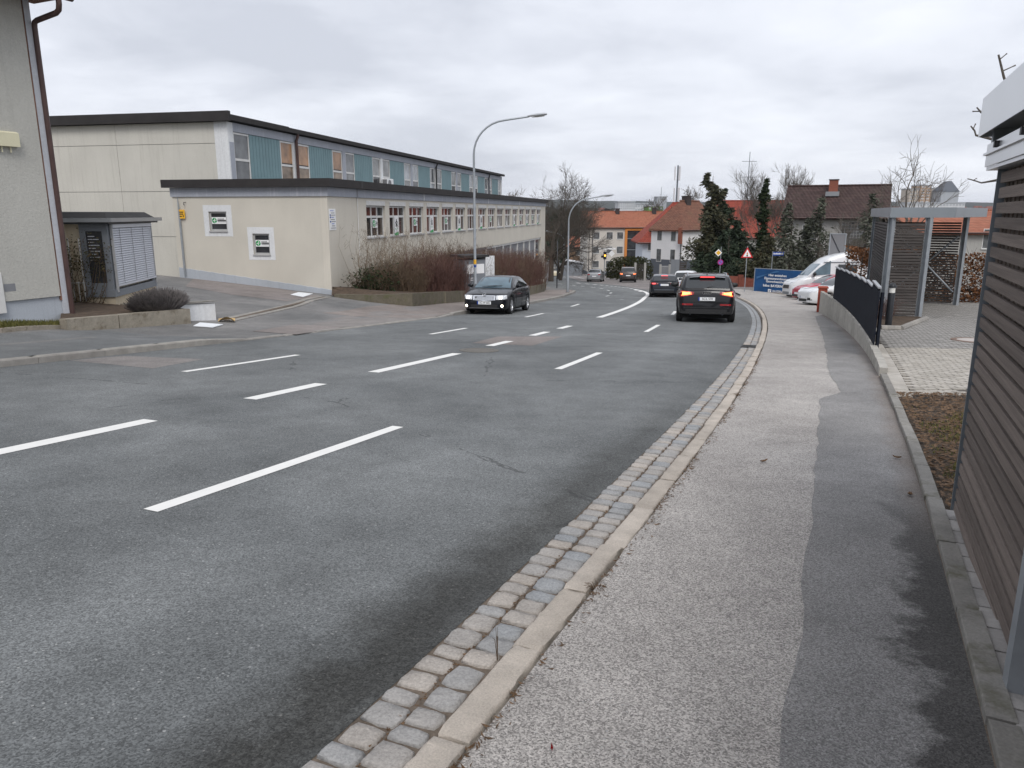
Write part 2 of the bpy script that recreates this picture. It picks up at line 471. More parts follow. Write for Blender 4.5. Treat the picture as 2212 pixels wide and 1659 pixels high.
leafmat('dead_leaf', (.055, .035, .02), (.125, .075, .042), (.27, .17, .10), 16)
leafmat('forest', (.018, .024, .020), (.030, .036, .030), (.050, .05, .042), .02)
leafmat('far_tree', (.02, .022, .016), (.036, .036, .024), (.06, .052, .036), .5)

def wood(name, c1, c2, c3):
    b = NB(name); v = b.objc()
    oi = b.n('ShaderNodeObjectInfo')
    ad = b.n('ShaderNodeVectorMath', operation='ADD'); b.l(v, ad.inputs[0])
    cm = b.n('ShaderNodeCombineXYZ'); b.l(b.math('MULTIPLY', oi.outputs['Random'], 40.0), cm.inputs[0]); b.l(b.math('MULTIPLY', oi.outputs['Random'], 17.0), cm.inputs[2])
    b.l(cm.outputs[0], ad.inputs[1]); v = ad.outputs[0]
    g = b.noise(b.scale(v, (2.2, 40, 55)), 1.6, 6, .7, .6)
    c = b.ramp(g, (.3, c1), (.5, c2), (.72, c3))
    c = b.mix(1, c, b.ramp(b.noise(v, 2.2, 3), (.3, .78), (.7, 1.2)), 'MULTIPLY')
    c = b.mix(1, c, b.ramp(oi.outputs['Random'], (0, .78), (1, 1.18)), 'MULTIPLY')
    b.col(c); b.bump(g, .5, .006); b.set(rough=.8, spec=.25)
wood('weathered_wood', (.092, .073, .063), (.175, .143, .125), (.275, .235, .21))
wood('dark_wood', (.042, .037, .035), (.078, .069, .065), (.125, .112, .104))

# ------------------------------------------------------------------ mesh building
class MB:
    def __init__(s): s.v = []; s.f = []; s.uvs = None
    def add(s, vs, fs):
        n = len(s.v); s.v += [tuple(p) for p in vs]; s.f += [tuple(i + n for i in f) for f in fs]; return s
    def box(s, x0, x1, y0, y1, z0, z1):
        return s.add([(x0, y0, z0), (x1, y0, z0), (x1, y1, z0), (x0, y1, z0), (x0, y0, z1), (x1, y0, z1), (x1, y1, z1), (x0, y1, z1)],
                     [(0, 3, 2, 1), (4, 5, 6, 7), (0, 1, 5, 4), (1, 2, 6, 5), (2, 3, 7, 6), (3, 0, 4, 7)])
    def cbox(s, x0, x1, y0, y1, z0, z1, c):
        vs = [(x0, y0, z0), (x1, y0, z0), (x1, y1, z0), (x0, y1, z0), (x0, y0, z1 - c), (x1, y0, z1 - c), (x1, y1, z1 - c), (x0, y1, z1 - c),
              (x0 + c, y0 + c, z1), (x1 - c, y0 + c, z1), (x1 - c, y1 - c, z1), (x0 + c, y1 - c, z1)]
        return s.add(vs, [(0, 3, 2, 1), (0, 1, 5, 4), (1, 2, 6, 5), (2, 3, 7, 6), (3, 0, 4, 7), (4, 5, 9, 8), (5, 6, 10, 9), (6, 7, 11, 10), (7, 4, 8, 11), (8, 9, 10, 11)])
    def prism(s, poly, z0, z1):
        n = len(poly)
        def zz(z, i): return z[i] if isinstance(z, (list, tuple)) else z
        a = sum(poly[i][0] * poly[(i + 1) % n][1] - poly[(i + 1) % n][0] * poly[i][1] for i in range(n))
        vs = [(p[0], p[1], zz(z0, i)) for i, p in enumerate(poly)] + [(p[0], p[1], zz(z1, i)) for i, p in enumerate(poly)]
        fs = [tuple(range(n))[::-1], tuple(range(n, 2 * n))] + [(i, (i + 1) % n, n + (i + 1) % n, n + i) for i in range(n)]
        if a < 0: fs = [f[::-1] for f in fs]
        return s.add(vs, fs)
    def quad(s, a, b, c, d): return s.add([a, b, c, d], [(0, 1, 2, 3)])
    def tube(s, pts, rs, n=6, cap=True):
        pts = [Vector(p) for p in pts]
        if isinstance(rs, (int, float)): rs = [rs] * len(pts)
        ring0 = len(s.v); m = len(pts); up = None
        for i, p in enumerate(pts):
            t = (pts[min(i + 1, m - 1)] - pts[max(i - 1, 0)])
            if t.length < 1e-9: t = Vector((0, 0, 1))
            t.normalize()
            if up is None: up = Vector((1, 0, 0)) if abs(t.x) < .8 else Vector((0, 1, 0))
            u = (up - t * up.dot(t))
            if u.length < 1e-6: u = t.orthogonal()
            u.normalize(); up = u; v = t.cross(u)
            for k in range(n):
                a = 2 * math.pi * k / n
                q = p + (u * math.cos(a) + v * math.sin(a)) * rs[i]
                s.v.append((q.x, q.y, q.z))
        for i in range(m - 1):
            for k in range(n):
                a = ring0 + i * n + k; b = ring0 + i * n + (k + 1) % n
                s.f.append((a, b, b + n, a + n))
        if cap and n > 2:
            s.f.append(tuple(ring0 + k for k in range(n))[::-1])
            s.f.append(tuple(ring0 + (m - 1) * n + k for k in range(n)))
        return s
    def lathe(s, prof, n=16, c=(0, 0, 0), axis='z', a0=0, a1=2 * math.pi):
        base = len(s.v); full = abs(a1 - a0 - 2 * math.pi) < 1e-6
        m = n if full else n + 1
        for r, h in prof:
            for k in range(m):
                a = a0 + (a1 - a0) * k / n
                x, y = r * math.cos(a), r * math.sin(a)
                p = (c[0] + x, c[1] + y, c[2] + h) if axis == 'z' else ((c[0] + x, c[1] + h, c[2] + y) if axis == 'y' else (c[0] + h, c[1] + x, c[2] + y))
                s.v.append(p)
        for i in range(len(prof) - 1):
            for k in range(n):
                a = base + i * m + k; b = base + i * m + (k + 1) % m
                s.f.append((a, b, b + m, a + m))
        return s
    def xf(s, M):
        s.v = [tuple(M @ Vector(p)) for p in s.v]; return s
    def grid(s, nu, nv, fn):
        b = len(s.v)
        for i in range(nu + 1):
            for j in range(nv + 1):
                s.v.append(tuple(fn(i / nu, j / nv)))
        for i in range(nu):
            for j in range(nv):
                a = b + i * (nv + 1) + j
                s.f.append((a, a + nv + 1, a + nv + 2, a + 1))
        return s
    def mesh(s, name, smooth=False, ang=None, uvfn=None):
        me = bpy.data.meshes.new(name); me.from_pydata(s.v, [], s.f)
        if uvfn or s.uvs:
            ul = me.uv_layers.new(name='UVMap')
            for l in me.loops:
                ul.data[l.index].uv = s.uvs[l.vertex_index] if s.uvs else uvfn(s.v[l.vertex_index])
        if smooth:
            me.polygons.foreach_set('use_smooth', [True] * len(me.polygons))
            if ang: me.set_sharp_from_angle(angle=R(ang))
        me.update(); return me
def obj(name, mb, mat, parent=None, smooth=False, ang=None, uvfn=None):
    me = mb if isinstance(mb, bpy.types.Mesh) else mb.mesh(name, smooth, ang, uvfn)
    if mat and not me.materials: me.materials.append(MATS[mat])
    o = bpy.data.objects.new(name, me); C.objects.link(o)
    if parent: o.parent = parent
    return o
def tag(o, label, cat, group=None):
    o['label'] = label; o['category'] = cat
    if group: o['group'] = group
    return o
def st(o, kind='structure'): o['kind'] = kind; return o
def sempty(name):
    o = bpy.data.objects.new(name, None); o.empty_display_size = .2; C.objects.link(o); return st(o)
def thing(name, label, cat, loc=(0, 0, 0), rz=0, group=None):
    o = bpy.data.objects.new(name, None); o.empty_display_size = .2; C.objects.link(o)
    o.location = loc; o.rotation_euler = (0, 0, rz); return tag(o, label, cat, group)
def dup(root, loc=None, rz=None, label=None):
    r = root.copy(); C.objects.link(r)
    if loc is not None: r.location = loc
    if rz is not None: r.rotation_euler = (0, 0, rz)
    if label: r['label'] = label
    for ch in list(root.children):
        c = ch.copy(); C.objects.link(c); c.parent = r
        for g in ch.children:
            d = g.copy(); C.objects.link(d); d.parent = c
    return r
def text(name, s, size, mat, parent, M, align='CENTER', bold=0.0):
    cu = bpy.data.curves.new('t', 'FONT'); cu.body = s; cu.size = size; cu.align_x = align; cu.align_y = 'CENTER'
    cu.offset = bold; cu.resolution_u = 2
    o = bpy.data.objects.new('t', cu); C.objects.link(o)
    dg = bpy.context.evaluated_depsgraph_get()
    me = bpy.data.meshes.new_from_object(o.evaluated_get(dg)); bpy.data.objects.remove(o); bpy.data.curves.remove(cu)
    me.transform(M); me.materials.clear()
    return obj(name, me, mat, parent)
def frame_on(origin, right, up):
    r = Vector(right).normalized(); u = Vector(up); u = (u - r * u.dot(r)).normalized(); n = r.cross(u)
    return Matrix(((r.x, u.x, n.x, origin[0]), (r.y, u.y, n.y, origin[1]), (r.z, u.z, n.z, origin[2]), (0, 0, 0, 1)))

# ------------------------------------------------------------------ ground, road, footways
def wob(Y, s=1.0, seed=0.0):
    return noise.noise(Vector((Y * s, seed, 3.3))) + .5 * noise.noise(Vector((Y * s * 2.7, seed, 9.1)))
def strip(name, fa, fb, Y0, Y1, dy, nx, h, mat, off=0.0, parent=None):
    mb = MB(); n = max(1, int((Y1 - Y0) / dy)); uv = []
    for i in range(n + 1):
        Y = Y0 + (Y1 - Y0) * i / n; a, b = fa(Y), fb(Y)
        for j in range(nx + 1):
            X = a + (b - a) * j / nx
            mb.v.append((X, Y, h(X, Y) + off)); uv.append(((b - X) * .9, Y))
    for i in range(n):
        for j in range(nx):
            k = i * (nx + 1) + j
            mb.f.append((k, k + 1, k + nx + 2, k + nx + 1))
    mb.uvs = uv
    return obj(name, mb, mat, parent)
def hterr(X, Y):
    z = zr(X, Y)
    if Y > 260: z += max(0, Y - 320) * .0125
    if X < LK(min(Y, 245)) - .5 and Y < 200: z = max(z, Hl(X, min(Y, 200)) if Y < 120 else z)
    if X > KR(min(Y, 30)) + 1 and Y < 60:
        z = max(z, Hy(X, Y) if Y < 30 else z)
    return z - .28
def axis(knots):
    r = []
    for (a, b, d) in knots:
        n = max(1, int(round((b - a) / d)))
        r += [a + (b - a) * i / n for i in range(n)]
    return r + [knots[-1][1]]
xs = axis([(-3000, -400, 400), (-400, -80, 40), (-80, -24, 7), (-24, 40, 3.2), (40, 90, 10), (90, 400, 50), (400, 3000, 400)])
ys = axis([(-400, -60, 40), (-60, -10, 10), (-10, 75, 3.1), (75, 260, 10), (260, 700, 44), (700, 3400, 300)])
mb = MB()
for y in ys:
    for x in xs: mb.v.append((x, y, hterr(x, y)))
nx = len(xs)
for i in range(len(ys) - 1):
    for j in range(nx - 1):
        k = i * nx + j; mb.f.append((k, k + 1, k + nx + 1, k + nx))
st(obj('ground', mb, 'terrain', smooth=True))

# wooded hills on the far side of the valley
mb = MB(); uvx = axis([(-2600, 2800, 60)]); vy = axis([(1500, 2700, 100)])
for y in vy:
    for x in uvx:
        t = math.sin(min(1, (y - 1500) / 800) * math.pi / 2)
        h = 9 + 33 * t * (1 + .30 * noise.noise(Vector((x / 620, 1.7, 0))) + .10 * noise.noise(Vector((x / 130, y / 300, 2))))
        mb.v.append((x, y, h - 8 + 1.5 * noise.noise(Vector((x / 23, y / 23, 5)))))
n = len(uvx)
for i in range(len(vy) - 1):
    for j in range(n - 1):
        k = i * n + j; mb.f.append((k, k + 1, k + n + 1, k + n))
st(obj('hills', mb, 'forest', smooth=True))

road = st(strip('road', LK, GR, -9, 245, .75, 10, Hroad, 'road_asphalt'))
# junction on the far side, its asphalt redder and older
jp = [(2, 43), (13.3, 43), (15.2, 49), (15.9, 54), (19, 58), (45, 60), (45, 84), (30, 84), (21, 96), (17, 118), (15, 140), (6, 140), (2, 100)]
def polysheet(name, poly, h, mat, off, parent=None, step=2.0):
    bm = bmesh.new(); vs = [bm.verts.new((p[0], p[1], 0)) for p in poly]; bm.faces.new(vs)
    x0 = min(p[0] for p in poly); x1 = max(p[0] for p in poly); y0 = min(p[1] for p in poly); y1 = max(p[1] for p in poly)
    for i in range(1, int((x1 - x0) / step) + 1):
        bmesh.ops.bisect_plane(bm, geom=bm.verts[:] + bm.edges[:] + bm.faces[:], plane_co=(x0 + i * step, 0, 0), plane_no=(1, 0, 0))
    for i in range(1, int((y1 - y0) / step) + 1):
        bmesh.ops.bisect_plane(bm, geom=bm.verts[:] + bm.edges[:] + bm.faces[:], plane_co=(0, y0 + i * step, 0), plane_no=(0, 1, 0))
    for v in bm.verts: v.co.z = h(v.co.x, v.co.y) + off
    bmesh.ops.recalc_face_normals(bm, faces=bm.faces[:])
    me = bpy.data.meshes.new(name); bm.to_mesh(me); bm.free()
    if me.polygons and me.polygons[0].normal.z < 0: me.flip_normals()
    return obj(name, me, mat, parent)
junction = st(polysheet('junction', jp, Hroad, 'junction_asphalt', -.006))

def stroke(f, Y0, Y1, wd, mat='paint_white', nm='lane_stroke', par=None, off=.004):
    mb = MB(); n = max(2, int((Y1 - Y0) / .4)); hw = wd / 2 / .9
    for i in range(n + 1):
        Y = Y0 + (Y1 - Y0) * i / n; X = f(Y); sl_ = (f(Y + .1) - f(Y - .1)) / .2
        t = Vector((sl_, 1)).normalized()
        for s_ in (-1, 1):
            px_ = X + s_ * t.y * wd / 2; py = Y - s_ * t.x * wd / 2
            mb.v.append((px_, py, Hroad(px_, py) + off))
    for i in range(n):
        k = 2 * i; mb.f.append((k, k + 1, k + 3, k + 2))
    return obj(nm, mb, mat, par or road)
for a, b in ((4.57, 7.33), (12.05, 14.66), (19.98, 22.68), (28.0, 30.5), (-3.2, -.5)): stroke(NEAR, a, b, .13)
for a, b in ((4.3, 7.45), (8.79, 10.1), (11.34, 14.16), (15.7, 16.85), (18.39, 19.61), (20.76, 21.9), (-3, 0)): stroke(CEN, a, b, .20)
for a, b in ((11.08, 13.53), (18.43, 20.56), (25.83, 28.23), (33.9, 36.4), (3.5, 6)): stroke(LEFT, a, b, .13)
def pathstroke(pts, wd, mat='paint_white', par=None, off=.004, nm='lane_stroke', h=Hroad):
    mb = MB(); n = len(pts)
    for i, p in enumerate(pts):
        q = pts[min(i + 1, n - 1)]; o_ = pts[max(i - 1, 0)]
        t = Vector((q[0] - o_[0], q[1] - o_[1])).normalized()
        for s_ in (-1, 1):
            X = p[0] + s_ * t.y * wd / 2; Y = p[1] - s_ * t.x * wd / 2
            mb.v.append((X, Y, h(X, Y) + off))
    for i in range(n - 1):
        k = 2 * i; mb.f.append((k, k + 1, k + 3, k + 2))
    return obj(nm, mb, mat, par or road)
solid = [(CEN(26 + i * .75), 26 + i * .75) for i in range(26)]
solid += [(8.75, 48.2), (9.25, 51), (9.6, 54), (9.75, 57), (9.7, 59.5)]
pathstroke(solid, .24, off=.005)
zx = lambda p: ((1230 + p[0] / 6.7) / 1.0452, (590 + p[1] / 6.7) / 1.0452)
dots = [onto(*zx(p)) for p in [(1440, 455), (1380, 435), (1310, 415), (1250, 403), (1190, 396), (1130, 390), (1075, 384), (1010, 377), (940, 370), (860, 362), (760, 353), (640, 342), (510, 330), (400, 316)]]
for i, p in enumerate(dots[:-1]):
    q = dots[i + 1]; t = (q - p); t.z = 0; L_ = t.length
    pathstroke([p - t * .24, p, p + t * .24], .24, off=.006)
for a, b in [((925, 530), (975, 520)), ((985, 487), (1010, 474)), ((945, 436), (980, 446)), ((830, 409), (885, 416)), ((695, 390), (765, 398)), ((545, 374), (600, 380)), ((415, 360), (462, 367)), ((200, 338), (262, 346))]:
    p, q = onto(*zx(a)), onto(*zx(b)); pathstroke([p, (p + q) / 2, q], .15, 'paint_white_worn', off=.006)
for a, b in [((1140, 579), (1192, 579)), ((610, 232), (670, 240)), ((500, 243), (560, 258)), ((440, 228), (490, 238)), ((560, 257), (600, 266)), ((1350, 372), (1410, 372)), ((1560, 392), (1610, 392)), ((1220, 356), (1280, 358))]:
    p, q = onto(*zx(a)), onto(*zx(b)); pathstroke([p, (p + q) / 2, q], .14, 'paint_white_worn', par=junction if a[0] != 1140 else road, off=.008)
def pxpoly(pts, h=Hroad, off=0.0): return [tuple(onto(*p, h, off))[:2] for p in pts]
polysheet('asphalt_patch', pxpoly([(1020, 741), (1075, 727), (1215, 727), (1150, 747)]), Hroad, 'red_patch', .0025, road, 1.0)
polysheet('asphalt_patch', pxpoly([(150, 779), (268, 769), (440, 776), (330, 796)]), Hroad, 'pale_patch', .0025, road, 1.0)
def manhole(name, c, r, h, label, frame='iron', lid='iron', parent=None):
    t = thing(name, label, 'manhole', (c[0], c[1], h(c[0], c[1])))
    n = Vector(((h(c[0] - .5, c[1]) - h(c[0] + .5, c[1])), (h(c[0], c[1] - .5) - h(c[0], c[1] + .5)), 1)).normalized()
    t.rotation_euler = n.to_track_quat('Z', 'Y').to_euler()
    obj('frame_ring', MB().lathe([(r, -.02), (r, .008), (r * .97, .010), (r * .74, .010), (r * .73, -.004)], 32), frame, t, True, 40)
    m = MB().lathe([(r * .725, -.02), (r * .725, .007), (r * .70, .009), (0.001, .009)], 32)
    obj('cover', m, lid, t, True, 40)
    return t
manhole('manhole_cover', onto(1035, 757), .40, Hroad, 'round iron manhole cover set in the road beside the broken centre line', 'road_iron', 'road_iron')

# ---- cobbled gutter
KO = lambda Y: KIN(Y) + .145
gut = st(strip('gutter', lambda Y: GR(Y) - .01, KIN, .4, 44, .5, 2, Hroad, 'mortar', -.003))
def cobmesh(seed):
    rnd = random.Random(seed); mb = MB(); N = 12; rings = [(1, -.055), (1.0, -.004), (.975, .004), (.90, .0085), (.5, .0100)]
    ang = []
    for k in range(N):
        a = 2 * math.pi * k / N + .26
        c, s_ = math.cos(a), math.sin(a); p = 9.0
        rr = (abs(c)**p + abs(s_)**p) ** (-1 / p)
        ang.append((c * rr * (.5 + rnd.uniform(-.045, .02)), s_ * rr * (.5 + rnd.uniform(-.045, .02))))
    for r, z in rings:
        for (x, y) in ang:
            mb.v.append((x * r, y * r, z + (rnd.uniform(-.0035, .003) if z > .003 else 0)))
    for i in range(len(rings) - 1):
        for k in range(N):
            a = i * N + k; b = i * N + (k + 1) % N; mb.f.append((a, b, b + N, a + N))
    mb.v.append((0, 0, .0095)); t = (len(rings) - 1) * N
    for k in range(N): mb.f.append((t + k, t + (k + 1) % N, len(mb.v) - 1))
    me = mb.mesh('cobble', True, 50); me.materials.append(MATS['cobble_granite']); return me
cobs = [cobmesh(i) for i in range(9)]
def basis(X, Y, f, h):
    d = .15; x2, x1 = f(Y + d), f(Y - d)
    t = Vector((x2 - x1, 2 * d, h(x2, Y + d) - h(x1, Y - d))).normalized()
    s_ = Vector((t.y, -t.x, 0)).normalized(); n = s_.cross(t).normalized()
    return s_, t, n
def piece(name, me, parent, pos, s_, t, n, scl, yaw=0):
    o = bpy.data.objects.new(name, me); C.objects.link(o)
    M = Matrix(((s_.x, t.x, n.x, pos[0]), (s_.y, t.y, n.y, pos[1]), (s_.z, t.z, n.z, pos[2]), (0, 0, 0, 1)))
    o.matrix_world = M @ Matrix.Rotation(yaw, 4, 'Z') @ Matrix.Diagonal((*scl, 1))
    if parent: o.parent = parent
    return o
rest = MB(); cnt = 0
for row, ofs in ((0, .262), (1, .098)):
    Y = 1.3 + row * .05; k = 0
    while Y < 43.5:
        L_ = random.uniform(.105, .165) if random.random() > .06 else random.uniform(.17, .22)
        f = lambda y, o_=ofs: KIN(y) - o_ + random.uniform(-.003, .003)
        Yc = Y + L_ * .45
        X = KIN(Yc) - ofs + random.uniform(-.006, .006)
        s_, t, n = basis(X, Yc, lambda y, o_=ofs: KIN(y) - o_, Hroad)
        wdt = random.uniform(.135, .152); gap = random.uniform(.012, .026)
        pos = (X, Yc, Hroad(X, Yc) + random.uniform(-.003, .005))
        me = random.choice(cobs); scl = (wdt, L_ - gap, 1); yaw = random.uniform(-.05, .05)
        if k < 150:
            piece('cobble', me, gut, pos, s_, t, n, scl, yaw)
        else:
            M = Matrix(((s_.x, t.x, n.x, pos[0]), (s_.y, t.y, n.y, pos[1]), (s_.z, t.z, n.z, pos[2]), (0, 0, 0, 1))) @ Matrix.Diagonal((*scl, 1))
            rest.add([M @ v.co for v in me.vertices], [tuple(p.vertices) for p in me.polygons])
        k += 1; Y += L_ * .9
st(obj('cobble', rest, 'cobble_granite', gut, True, 50), 'stuff')
# iron grating let into the gutter
gp = 16.2; gx = KIN(gp) - .17; s_, t_, n_ = basis(gx, gp, KIN, Hroad)
gt = thing('gully_grate', 'rectangular iron gully grate set into the cobbled gutter', 'drain', (gx, gp, Hroad(gx, gp) + .014))
gt.rotation_euler = Matrix((s_, t_, n_)).transposed().to_euler()
obj('grate_frame', MB().box(-.17, .17, -.26, -.23, -.01, .012).box(-.17, .17, .23, .26, -.01, .012).box(-.17, -.145, -.23, .23, -.01, .012).box(.145, .17, -.23, .23, -.01, .012).box(-.145, .145, -.23, .23, -.012, -.002), 'iron', gt)
for i in range(8): obj('grate_bar', MB().box(-.145, .145, -.215 + i * .056, -.19 + i * .056, -.002, .011), 'iron', gt)

# ---- kerb of granite blocks along the footway
def rough_kerb(seed):
    rnd = random.Random(seed); mb = MB(); xs_ = (-.5, -.46, -.38, 0, .38, .46, .5); n = 16
    zz_ = (-1, -.07, -.02, 0, -.02, -.07, -1); zz_ = (-.10, -.03, 0, 0, 0, -.03, -.10)
    rows = []
    for j in range(n + 1):
        y = -.5 + j / n; e = min(j, n - j); row = []
        for i, x in enumerate(xs_):
            side = i in (0, 6); dx_ = rnd.gauss(0, .016) if i in (0, 1, 5, 6) else 0
            row.append((x + dx_ - (.05 * math.copysign(1, x) if e == 0 and side else 0), y + (rnd.gauss(0, .006) if e == 0 else 0), zz_[i] + rnd.gauss(0, .012) - (.05 if e == 0 else 0)))
        rows.append(row)
    for row in rows: mb.v += [(row[0][0], row[0][1], -1)] + row + [(row[6][0], row[6][1], -1)]
    for j in range(n):
        for i in range(8): a = j * 9 + i; mb.f.append((a, a + 1, a + 10, a + 9))
    mb.f.append(tuple(range(9))[::-1]); mb.f.append(tuple(n * 9 + i for i in range(9)))
    me = mb.mesh('kerb_stone', True, 45); me.flip_normals(); me.materials.append(MATS['kerb_granite']); return me
kerbs = [rough_kerb(i) for i in range(6)]
unit2 = MB().cbox(-.5, .5, -.5, .5, -1, 0, .07).mesh('kerb_stone'); unit2.materials.append(MATS['concrete_kerb'])
unit3 = MB().cbox(-.5, .5, -.5, .5, -1, 0, .05).mesh('edging_stone'); unit3.materials.append(MATS['edging'])
kerb = st(strip('kerb', lambda Y: KIN(Y) + .004, lambda Y: KO(Y) + .012, .4, 44, .5, 1, Hroad, 'mortar', -.01))
Y = 1.35
while Y < 43.6:
    L_ = random.uniform(.6, 1.0); Yc = Y + L_ * .45; X = KIN(Yc) + .074 + random.uniform(-.008, .008)
    s_, t, n = basis(X, Yc, KIN, Hroad)
    piece('kerb_stone', random.choice(kerbs), kerb, (X, Yc, Hroad(X, Yc) + ks(Yc) + random.uniform(.0, .010)), s_, t, n, (random.uniform(.120, .135), L_ - random.uniform(.012, .035), .16), random.uniform(-.012, .012))
    Y += L_ * .9
SEAMT = [(.5, .25), (2.1, .89), (3.36, 1.44), (5.5, 2.36), (8.25, 3.52), (9.3, 3.95), (9.75, 4.42), (10.3, 4.62), (11.5, 5.0), (16.41, 6.96), (20, 8.35), (26.1, 10.65), (27.5, 11.55)]
KRT = [(26, 11.04), (29, 12.0), (34, 13.9), (40, 15.7), (47, 17.0), (52, 17.3), (56.5, 17.3)]
KRF = lambda Y: KR(Y) if Y < 26 else table(KRT, Y)
SEAM = lambda Y: table(SEAMT, Y) + .035 * wob(Y, 1.9, 4)
foot = st(strip('footway', lambda Y: KO(Y) + .016 + .016 * wob(Y, 5, 2) if Y < 44 else table([(44, 13.4), (47, 14.4), (50, 15.0), (54, 15.6), (57, 16.5)], Y), KRF, .4, 56.5, .22, 6, Hs, 'pale_footway'))
mbp = strip('asphalt_strip', SEAM, lambda Y: KR(Y) - .002, .4, 27.2, .14, 4, Hs, 'dark_footway', .004, foot)
# dirt and dry plant litter along the kerb joint
mb = MB(); rl = random.Random(3)
for i in range(1500):
    Y = rl.uniform(1.8, 14); a = abs(rl.gauss(0, .035)); 
    if noise.noise(Vector((Y * 1.6, 8, 1))) < -.05 and rl.random() < .7: continue
    X = KO(Y) + .01 + a; z = Hs(X, Y) + .004; L_ = rl.uniform(.006, .022); an = rl.uniform(0, 6.28)
    mb.add([(X + L_ * math.cos(an), Y + L_ * math.sin(an), z + rl.uniform(0, .008)), (X - L_ * .4 * math.sin(an), Y + .3 * L_ * math.cos(an), z), (X - L_ * math.cos(an), Y - L_ * math.sin(an), z + rl.uniform(0, .006))], [(0, 1, 2)])
for i in range(900):
    Y = rl.uniform(1.5, 9); 
    X = KIN(Y) - .18 + rl.gauss(0, .012); z = Hroad(X, Y) + rl.uniform(-.006, .004); L_ = rl.uniform(.004, .012); an = rl.uniform(0, 6.28)
    mb.add([(X + L_ * math.cos(an), Y + L_ * math.sin(an), z + .004), (X - L_ * .6 * math.sin(an), Y + .6 * L_ * math.cos(an), z), (X - L_ * math.cos(an), Y - L_ * math.sin(an), z + .005)], [(0, 1, 2)])
st(tag(obj('plant_litter', mb, 'dead_leaf'), 'dry brown plant litter caught along the granite kerb', 'litter'), 'stuff')
# small dry weeds in the joints
for k, (Y, f, hgt, lab) in enumerate(((3.42, KO, .10, 'sprawling dry weed rooted in the joint between two kerb stones'), (2.75, lambda y: KIN(y) - .05, .15, 'single dry stalk rising from the cobbled gutter'), (9.4, KO, .12, 'low dry weed tuft beside the kerb stones further down the footway'))):
    mb = MB(); X = f(Y) + .02; z = Hs(X, Y)
    for i in range(22 if k != 1 else 4):
        an = rl.uniform(0, 6.28); r_ = rl.uniform(.02, .11) if k != 1 else rl.uniform(.0, .03)
        mb.tube([(0, 0, -.03), (r_ * .5 * math.cos(an), r_ * .5 * math.sin(an), hgt * rl.uniform(.1, .3) if k != 1 else hgt * .5), (r_ * math.cos(an), r_ * math.sin(an), (.012 if k != 1 else hgt) * rl.uniform(.6, 1.1))], [.0022, .0016, .0008], 3)
    o = obj('weed', mb, 'twig_brown'); o.location = (X, Y, z - .005); tag(o, lab, 'weed')
# ---- concrete edging between footway and planting
edg = st(strip('edging', lambda Y: KR(Y) - .002, lambda Y: KR(Y) + .112, .4, 11.4, .4, 1, Hs, 'mortar', .004))
Y = .5
while Y < 10.6:
    L_ = .99; Yc = Y + L_ * .45; X = KR(Yc) + .055; s_, t, n = basis(X, Yc, KR, Hs)
    piece('edging_stone', unit3, edg, (X, Yc, Hs(X, Yc) + .045 + .03 * sm(8, 12, Yc) + random.uniform(-.005, .005)), s_, t, n, (.098, L_ - .012, .2), random.uniform(-.01, .01))
    Y += L_ * .9

# ---- far-side kerb, footway and drive on the left
lker = st(strip('left_kerb', lambda Y: LK(Y) - .17, lambda Y: LK(Y) - .002, -6, 54, .5, 1, lambda x, y: zr(x, y) + kl(y), 'mortar', -.03))
Y = -6
while Y < 53.5:
    L_ = 1.24; Yc = Y + L_ * .45; X = LK(Yc) - .085; s_, t, n = basis(X, Yc, LK, lambda x, y: zr(x, y) + kl(y))
    piece('kerb_stone', unit2, lker, (X, Yc, zr(X, Yc) + kl(Yc) + random.uniform(-.006, .006)), s_, t, n, (.165, L_ - random.uniform(.015, .035), .3), random.uniform(-.006, .006))
    Y += L_ * .9
drive = st(strip('driveway', lambda Y: LK(Y) - 24, lambda Y: LK(Y) - .172, -7, 60, .7, 22, Hl, 'drive_asphalt', -.012))
lfoot = st(strip('left_footway', lambda Y: LK(Y) - 3.2, lambda Y: LK(Y) - .174, -6, 16.4, .5, 6, Hl, 'grey_footway', -.006))
lfoot2 = st(strip('red_footway', lambda Y: LK(Y) - 3.4 + .7 * sm(36, 44, Y), lambda Y: LK(Y) - .174, 24.2, 55, .5, 6, Hl, 'red_footway', -.006))
def patch(pts, mat, off, par=drive, h=Hl): return polysheet('asphalt_patch', pxpoly(pts, h), h, mat, off, par, .8)
patch([(700, 690), (900, 655), (1000, 667), (905, 688), (760, 705), (660, 706)], 'pale_patch', -.008)
patch([(545, 715), (640, 700), (745, 706), (640, 722)], 'red_patch', -.004)
patch([(400, 618), (490, 600), (600, 622), (705, 642), (620, 650), (500, 636)], 'red_patch', -.008)
# slot drain across the drive
a, b = onto(488, 692, Hl), onto(702, 641, Hl)
dr = sempty('drain_channel')
dv = (b - a); dv.z = 0; L_ = dv.length; dv.normalize(); sv = Vector((dv.y, -dv.x, 0))
for k, (o0, o1, m, zz) in enumerate(((-.22, -.06, 'concrete_kerb', .012), (-.06, .06, 'mortar', .002), (.06, .22, 'concrete_kerb', .012))):
    N = 9
    for i in range(N):
        if m == 'mortar' and i: continue
        p0 = a + dv * (L_ * i / N + .01); p1 = a + dv * (L_ * (i + 1) / N - .01) if m != 'mortar' else b
        mb = MB(); q = [p0 + sv * o0, p0 + sv * o1, p1 + sv * o1, p1 + sv * o0]
        mb.prism([(v.x, v.y) for v in q], [Hl(v.x, v.y) - .1 for v in q], [Hl(v.x, v.y) + zz for v in q])
        obj('drain_stone' if m != 'mortar' else 'channel_bed', mb, m, dr)

